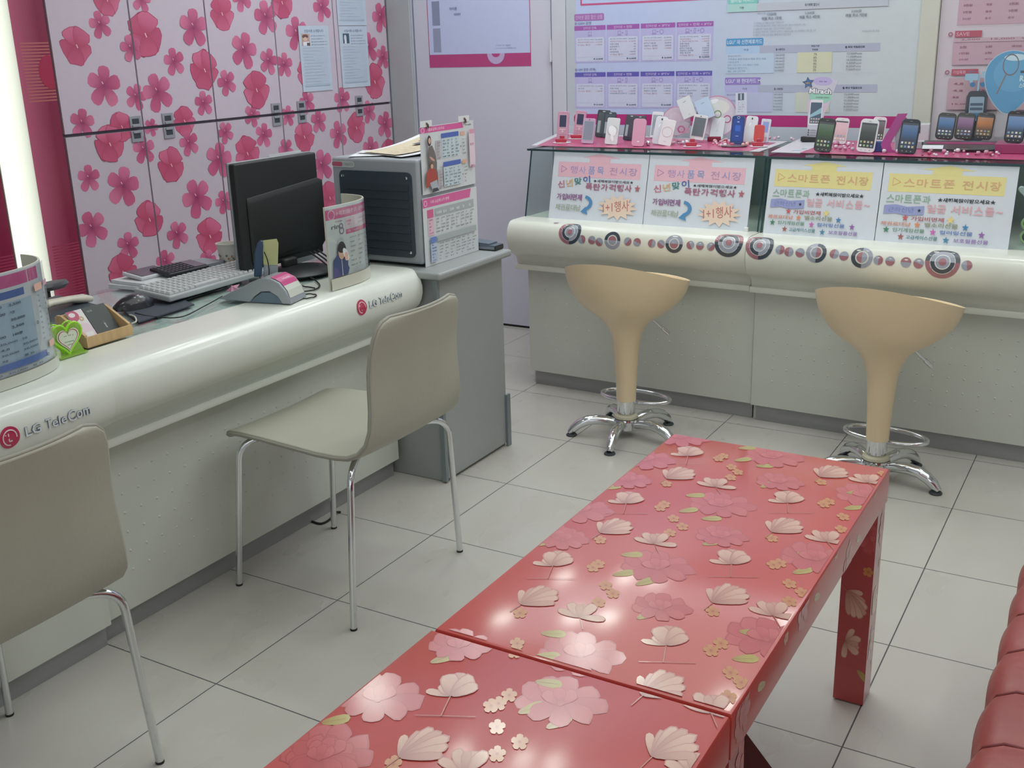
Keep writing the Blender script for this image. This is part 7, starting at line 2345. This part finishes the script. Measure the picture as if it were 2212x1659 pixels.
items1 = [[('초고속 인터넷(100M)', '30,000원', 0), ('광랜3년약정할인(15%)', '-4,500원', 1), ('V-Net 할인', '-1,500원', 1)],
          [('초고속 인터넷(100M)', '30,000원', 0), ('광랜3년약정할인(15%)', '-4,500원', 1), ('전화기본료', '0원', 0), ('표준전화기', '0원', 0), ('부가세', '0원', 0), ('AP임대료', '1,500원', 0), ('V-Net 할인', '-1,500원', 1)],
          [('초고속 인터넷(100M)', '30,000원', 0), ('광랜3년약정할인(15%)', '-4,500원', 1), ('IPTV기본료', '9,000원', 0), ('셋탑박스 임대료', '3,000원', 0), ('V-Net 할인', '-1,500원', 1)],
          [('초고속 인터넷(100M)', '30,000원', 0), ('광랜약정할인', '-4,500원', 1), ('V-광랜3년할인(15%)', '-1,500원', 1), ('전화기본료', '0원', 0), ('표준전화기', '0원', 0), ('IPTV기본료', '9,000원', 0), ('셋탑박스 임대료', '3,000원', 0), ('셋탑 부가세', '1,500원', 0), ('V-Net 할인', '-1,500원', 1)]]
items2 = [[('초고속 인터넷(엑스피드)', '25,000원', 0), ('부가세', '0원', 0), ('V-Net 할인', '-1,500원', 1)],
          [('초고속 인터넷(엑스피드)', '25,000원', 0), ('전화기본료', '0원', 0), ('V-Net 할인', '-1,500원', 1), ('AP임대료(무선전화기)', '1,500원', 0)],
          [('초고속 인터넷(엑스피드)', '25,000원', 0), ('IPTV기본료', '9,000원', 0), ('셋탑박스 임대료', '3,000원', 0), ('V-Net 할인', '-1,500원', 1)],
          [('초고속 인터넷(엑스피드)', '25,000원', 0), ('전화기본료', '0원', 0), ('IPTV기본료(무제한)', '9,000원', 0), ('셋탑박스 임대료', '3,000원', 0), ('V-Net 할인', '-1,500원', 1)]]
for (zt_, zb_, hc, its) in ((1.487, 1.323, pu, items1), (1.280, 1.118, pv_, items2)):
    for k, (a, b_) in enumerate(xs):
        s.h = 0.001
        s.rect(a, zb_, b_, zt_, lv_)
        s.rect(a, zt_ - 0.021, b_, zt_, hc)
        hw = min(0.9, 0.07 * len(heads[k]))
        mid = (a + b_) / 2
        s.text(heads[k], mid - (b_ - a) * hw / 2, zt_ - 0.017, mid + (b_ - a) * hw / 2, zt_ - 0.005, '#d2c6e4', 0.0)
        # little icons
        ic = [-0.0] if k == 0 else ([-0.018, 0.018] if k < 3 else [-0.034, 0.0, 0.034])
        kinds = ['pc'] if k == 0 else (['pc', 'ph'] if k == 1 else (['pc', 'tv'] if k == 2 else ['pc', 'ph', 'tv']))
        for dxx, kk in zip(ic, kinds):
            cx_ = mid + dxx
            zz = zt_ - 0.037
            if kk == 'pc': s.frame(cx_ - 0.008, zz - 0.005, cx_ + 0.008, zz + 0.009, 0.0016, '#8a78ae'); s.rect(cx_ - 0.011, zz - 0.010, cx_ + 0.011, zz - 0.0075, '#8a78ae')
            elif kk == 'ph': s.frame(cx_ - 0.004, zz - 0.010, cx_ + 0.004, zz + 0.010, 0.0016, '#8a78ae')
            else: s.ring(cx_, zz, 0.008, 0.0098, '#8a78ae', n=16)
        for dxx in ic[:-1]:
            s.text('+', mid + dxx + 0.013, zt_ - 0.040, mid + dxx + 0.020, zt_ - 0.033, '#8a78ae')
        s.rrect(a + 0.008, zb_ + 0.006, b_ - 0.008, zt_ - 0.052, 0.007, '#c3cbe2')
        z = zt_ - 0.066
        for st_, pr_, rd_ in its[k]:
            c_ = '#b08088' if rd_ else '#69708c'
            w_ = min(0.085, 0.0068 * len(st_) + 0.01)
            s.text(st_, a + 0.017, z, a + 0.017 + w_, z + 0.0075, c_, 0.0)
            s.text(pr_, b_ - 0.017 - 0.0052 * len(pr_), z, b_ - 0.017, z + 0.0072, c_, 0.0)
            z -= 0.0112 if len(its[k]) < 8 else 0.0096
        s.rect(a + 0.012, zb_ + 0.024, b_ - 0.012, zb_ + 0.0246, '#aab2d0')
        s.text('총 26,000원' if k % 3 else '총 33,300원', b_ - 0.062, zb_ + 0.012, b_ - 0.014, zb_ + 0.020, '#3f4868', 0.02)
# right half: card tables
def grey_head(x_, z_, w_, lab, tcol, hcol):
    pass
s.rect(0.085, 1.52, 0.755, 1.552, '#b7bfca'); s.rect(0.085, 1.52, 0.215, 1.552, '#a6d0cc'); s.rrect(0.088, 1.552, 0.22, 1.585, 0.005, '#7cc2bc'); s.text('멤버쉽 서비스', 0.10, 1.558, 0.205, 1.576, '#c6e2e0')
s.text('기본', 0.14, 1.531, 0.16, 1.541, '#54616c'); s.text('추가혜택 할인시', 0.42, 1.531, 0.48, 1.543, '#54616c')
s.text('멤버쉽 포인트', 0.22, 1.508, 0.30, 1.514, '#848d98', 0.0)
for xx, a_, b2 in ((0.28, '1,000원', '매월 최소 1만원'), (0.44, '2,000원', '매월 최소 4만원'), (0.63, '3,000원', '매월 최소 7만원')):
    s.text(a_, xx - 0.018, 1.500, xx + 0.022, 1.511, '#7a828c'); s.text(b2, xx - 0.04, 1.484, xx + 0.045, 1.496, '#6e7680')
for k, st_ in enumerate(('① 기본할인은 매월 요금제 기준입니다', '② 자동이체 할인카드 / 통화 이용요금 할인 합산 (약정금액 기준)', '③ 월별 청구요금의 매월 기준 부가서비스 요금제', '④ 통신료 자동이체 / 신용카드 납부시 / 통합요금제 기준 최대할인 적용 월 기준', '⑤ 할인 미적용 분은 별도 월별 요금 정산 청구')):
    w_ = 0.0055 * len(st_) + 0.02
    s.text(st_, 0.205, 1.468 - k * 0.012, 0.205 + w_, 1.476 - k * 0.012, '#8a929c', 0.0)
for (zt_, tab, title, hd, yl) in ((1.412, '#4f93c6', 'LGU⁺ 와 신한제휴카드', '#a9c6e4', 1), (1.250, '#8f7ac0', 'LGU⁺ 와 현대카드 M', '#b3b4de', 2)):
    s.h = 0.001
    s.rrect(0.085, zt_ - 0.030, 0.085 + (0.165 if yl == 1 else 0.16), zt_, 0.005, tab); s.text(title, 0.09, zt_ - 0.024, 0.245, zt_ - 0.005, '#d6e2ee', 0.01)
    s.rect(0.085, zt_ - 0.063, 0.735, zt_ - 0.032, '#a9b1c4'); s.rect(0.085, zt_ - 0.063, 0.235, zt_ - 0.032, hd)
    s.text('카드명', 0.165, zt_ - 0.052, 0.185, zt_ - 0.043, '#4a5670', 0.02)
    s.rect(0.085, zt_ - 0.145, 0.30, zt_ - 0.063, '#b8cbe0' if yl == 1 else '#b9bfdc')
    s.rect(0.40, zt_ - 0.145, 0.545, zt_ - 0.063, '#cdcfb0' if yl == 1 else '#c6cbbf')
    s.text('월 사용한도', 0.305, zt_ - 0.053, 0.345, zt_ - 0.044, '#4a5264', 0.02)
    s.text('적립기준', 0.455, zt_ - 0.042, 0.49, zt_ - 0.035, '#4a5264', 0.02); s.text('적립율', 0.46, zt_ - 0.056, 0.485, zt_ - 0.049, '#4a5264', 0.02)
    s.text('월 최대 적립포인트', 0.595, zt_ - 0.05, 0.675, zt_ - 0.041, '#3f4658', 0.03)
    for k in range(6):
        z = zt_ - 0.076 - k * 0.0125
        s.text(('%d,000원' % (200 - 30 * k)), 0.305, z, 0.345, z + 0.009, '#6a7280', 0.0)
        s.text(str(7 - k) + '%', 0.468, z, 0.482, z + 0.009, '#6a7280', 0.0)
        s.text(('%d,000Point' % (12 - k)), 0.605, z, 0.665, z + 0.009, '#6a7280', 0.0)
        if k % (1 if yl == 1 else 2) == 0:
            s.text(('통신요금 자동이체시', '가족할인 결합 이용시 제휴 할인 적용', '기본요금제', '최초 가입 (카드 신규 발급시 적용)', '무료통화 할인카드', '월 요금제')[k], 0.095, z, 0.095 + (0.06, 0.17, 0.05, 0.14, 0.09, 0.08)[k], z + 0.0075, '#7c98b8', 0.0)
    s.rect(0.085, zt_ - 0.147, 0.735, zt_ - 0.1464, '#b3bcc8')
s.text('※ 한도산정기준 적용', 0.66, 1.424, 0.728, 1.431, '#8a929c', 0.0)
m.build('price_board', M_GLOSSPRINT, label='large white and blue price board with purple tables on the back wall', cat='price board', smooth=0, fix=False)

# ------------------------------------------------------------------ pink poster under glossy film at the right
x0, x1, z0, z1 = 0.957, 1.75, 0.98, 2.05
m = MB(); base_slab(fn0, x0, z0, x1, z1, 0.0118, '#d8cfd6', m)
s = Sheet(fn0, clip=(x0, z0, x1, z1), mb=m)
pk = '#cba8b6'
s.rect(1.02, 1.44, 1.7, 1.9, pk); table_lines(s, 1.03, 1.45, 1.68, 1.60, 8, 6, '#9a5f78', ['U모아', '30분', '무료', '3천원', '음성'], h=0.35, seed=51)
s.rect(1.02, 1.437, 1.7, 1.4385, '#b06a80')
for zc, st_ in ((1.405, 'SAVE'), (1.262, '기업특화')):
    s.ring(1.001, zc, 0.005, 0.0085, '#a8566a'); s.rect(1.017, zc - 0.012, 1.115, zc + 0.012, '#bb5468'); s.text(st_, 1.022, zc - 0.007, 1.07, zc + 0.007, '#dba9b4', 0.02)
s.rect(1.015, 1.29, 1.7, 1.375, pk); table_lines(s, 1.03, 1.30, 1.68, 1.37, 7, 3, '#9a5f78', ['세이브', '1만원', '20분', '2천'], h=0.35, seed=52); s.rect(1.015, 1.375, 1.7, 1.39, '#ccb0ba'); table_lines(s, 1.03, 1.376, 1.68, 1.392, 6, 1, '#a06a80', seed=55)
s.rect(1.01, 1.12, 1.7, 1.24, '#ccaab4'); table_lines(s, 1.02, 1.13, 1.68, 1.235, 7, 4, '#9a5f78', h=0.3, seed=53)
m.build('pink_poster', M_GLOSSPRINT, label='pink table poster behind glossy film at the upper right of the back wall', cat='poster', smooth=0, fix=False)
m = MB(); m.box(0.958, 1.75, yb_ - 0.012, yb_ - 0.009, 0.99, 2.05)
m.build('glossy_cover', glass_mat('film_clear', '#fdfdfd', 0.04), label='glossy clear cover over the pink poster', cat='cover', smooth=0)

# things glimpsed inside the right case beyond the last sign
M_ = RM2
wp = onz(2203, 530, 0.73)
t = thing('novelty_glasses', (wp.x, wp.y, 0.7275), 'green rimmed novelty glasses inside the glass case at the right edge', 'glasses')
q = Vector((1.43, 2.42, 0.7275))
q.x = ony(2206, 500, 2.42).x
for k, z in enumerate((0.755, 0.80)):
    m = MB(); m.tube([(q.x + 0.02 + 0.02 * cos(a * pi / 10), q.y, z + 0.02 * sin(a * pi / 10)) for a in range(21)], 0.0045, 8, caps=False); m.build('green_rim', mat('rim_green', '#a8c48a', 0.3), t, smooth=60)
    m = MB(Matrix.Translation((q.x + 0.02, q.y, z)) @ Matrix.Rotation(radians(90), 4, 'X')); m.lathe([(0.018, -0.001), (0.018, 0.001)], n=20); m.build('dark_lens', M_DARKGREY, t)
p = ony(2206, 412, 2.46)
m = MB(Matrix.Translation((p.x + 0.012, p.y, p.z)) @ Matrix.Rotation(radians(90), 4, 'X')); o_ = heart(24, 0.022); m.rings([[(x, y, 0) for x, y in o_], [(x * 0.8, y * 0.8, 0.008) for x, y in o_]]); m.build('white_heart', mat('heart_white', '#d6dadb', 0.3, coat=0.5), label='small white heart stuck inside the glass case at the right edge', cat='ornament')

# ------------------------------------------------------------------ lights
def area(name, loc, sx, sy, power, col, rot=(0, 0, 0), shape='RECTANGLE', spread=None):
    l = bpy.data.lights.new(name, 'AREA')
    l.shape = shape; l.size = sx
    if shape in ('RECTANGLE', 'ELLIPSE'): l.size_y = sy
    l.energy = power; l.color = col
    if spread: l.spread = radians(spread)
    o = bpy.data.objects.new(name, l); COL.objects.link(o)
    o.location = loc; o.rotation_euler = rot
    return o
SP = [(-1.13, 2.85), (-0.45, 2.80), (-0.15, 2.79), (-1.15, 1.95), (-0.45, 1.95), (-0.14, 1.95), (-0.3, 1.0), (1.2, 2.4), (1.2, 1.2), (2.4, 0.6), (2.4, -0.8), (0.9, -1.8), (-0.6, -0.6)]
for k, (x, y) in enumerate(SP):
    t = thing('downlight', (x, y, ZC), 'round recessed ceiling downlight', 'ceiling light', 'round downlights in the ceiling')
    m = MB(); m.lathe([(0.115, ZC - 0.0005), (0.115, ZC - 0.006), (0.09, ZC - 0.008), (0.088, ZC - 0.0005)], x, y, n=28, caps=False); m.build('trim_ring', M_CEIL, t, smooth=40)
    m = MB(); m.lathe([(0.088, ZC - 0.001), (0.088, ZC - 0.004)], x, y, n=28); m.build('lit_disc', mat('downlight_glow', '#ffffff', 0.5, emit='#f4fff4', estr=30.0 if k < 6 else 3.0), t)
# broad soft fill lamps added overhead, at the back and behind the viewer
area('ceiling_fill_light', (1.3, 0.8, ZC - 0.02), 2.8, 2.8, 25, (0.94, 1.0, 0.95))
area('back_fill_light', (0.4, 2.1, ZC - 0.02), 3.0, 1.2, 22, (0.86, 0.90, 1.0))  # cool fill added to lift the dim rear right
area('front_fill_light', (2.2, -3.55, 1.6), 2.8, 2.2, 12, (0.93, 0.97, 1.0), rot=(radians(90), 0, 0))  # fill added for an unseen shop front
w = bpy.data.worlds.new('world'); SC.world = w
w.use_nodes = True
w.node_tree.nodes['Background'].inputs['Color'].default_value = (0.62, 0.66, 0.72, 1)
w.node_tree.nodes['Background'].inputs['Strength'].default_value = 0.55

# drop the scratch text object used for the lettering outlines
if '_o' in _TXT:
    _c = _TXT['_o'].data
    bpy.data.objects.remove(_TXT['_o'])
    bpy.data.curves.remove(_c)
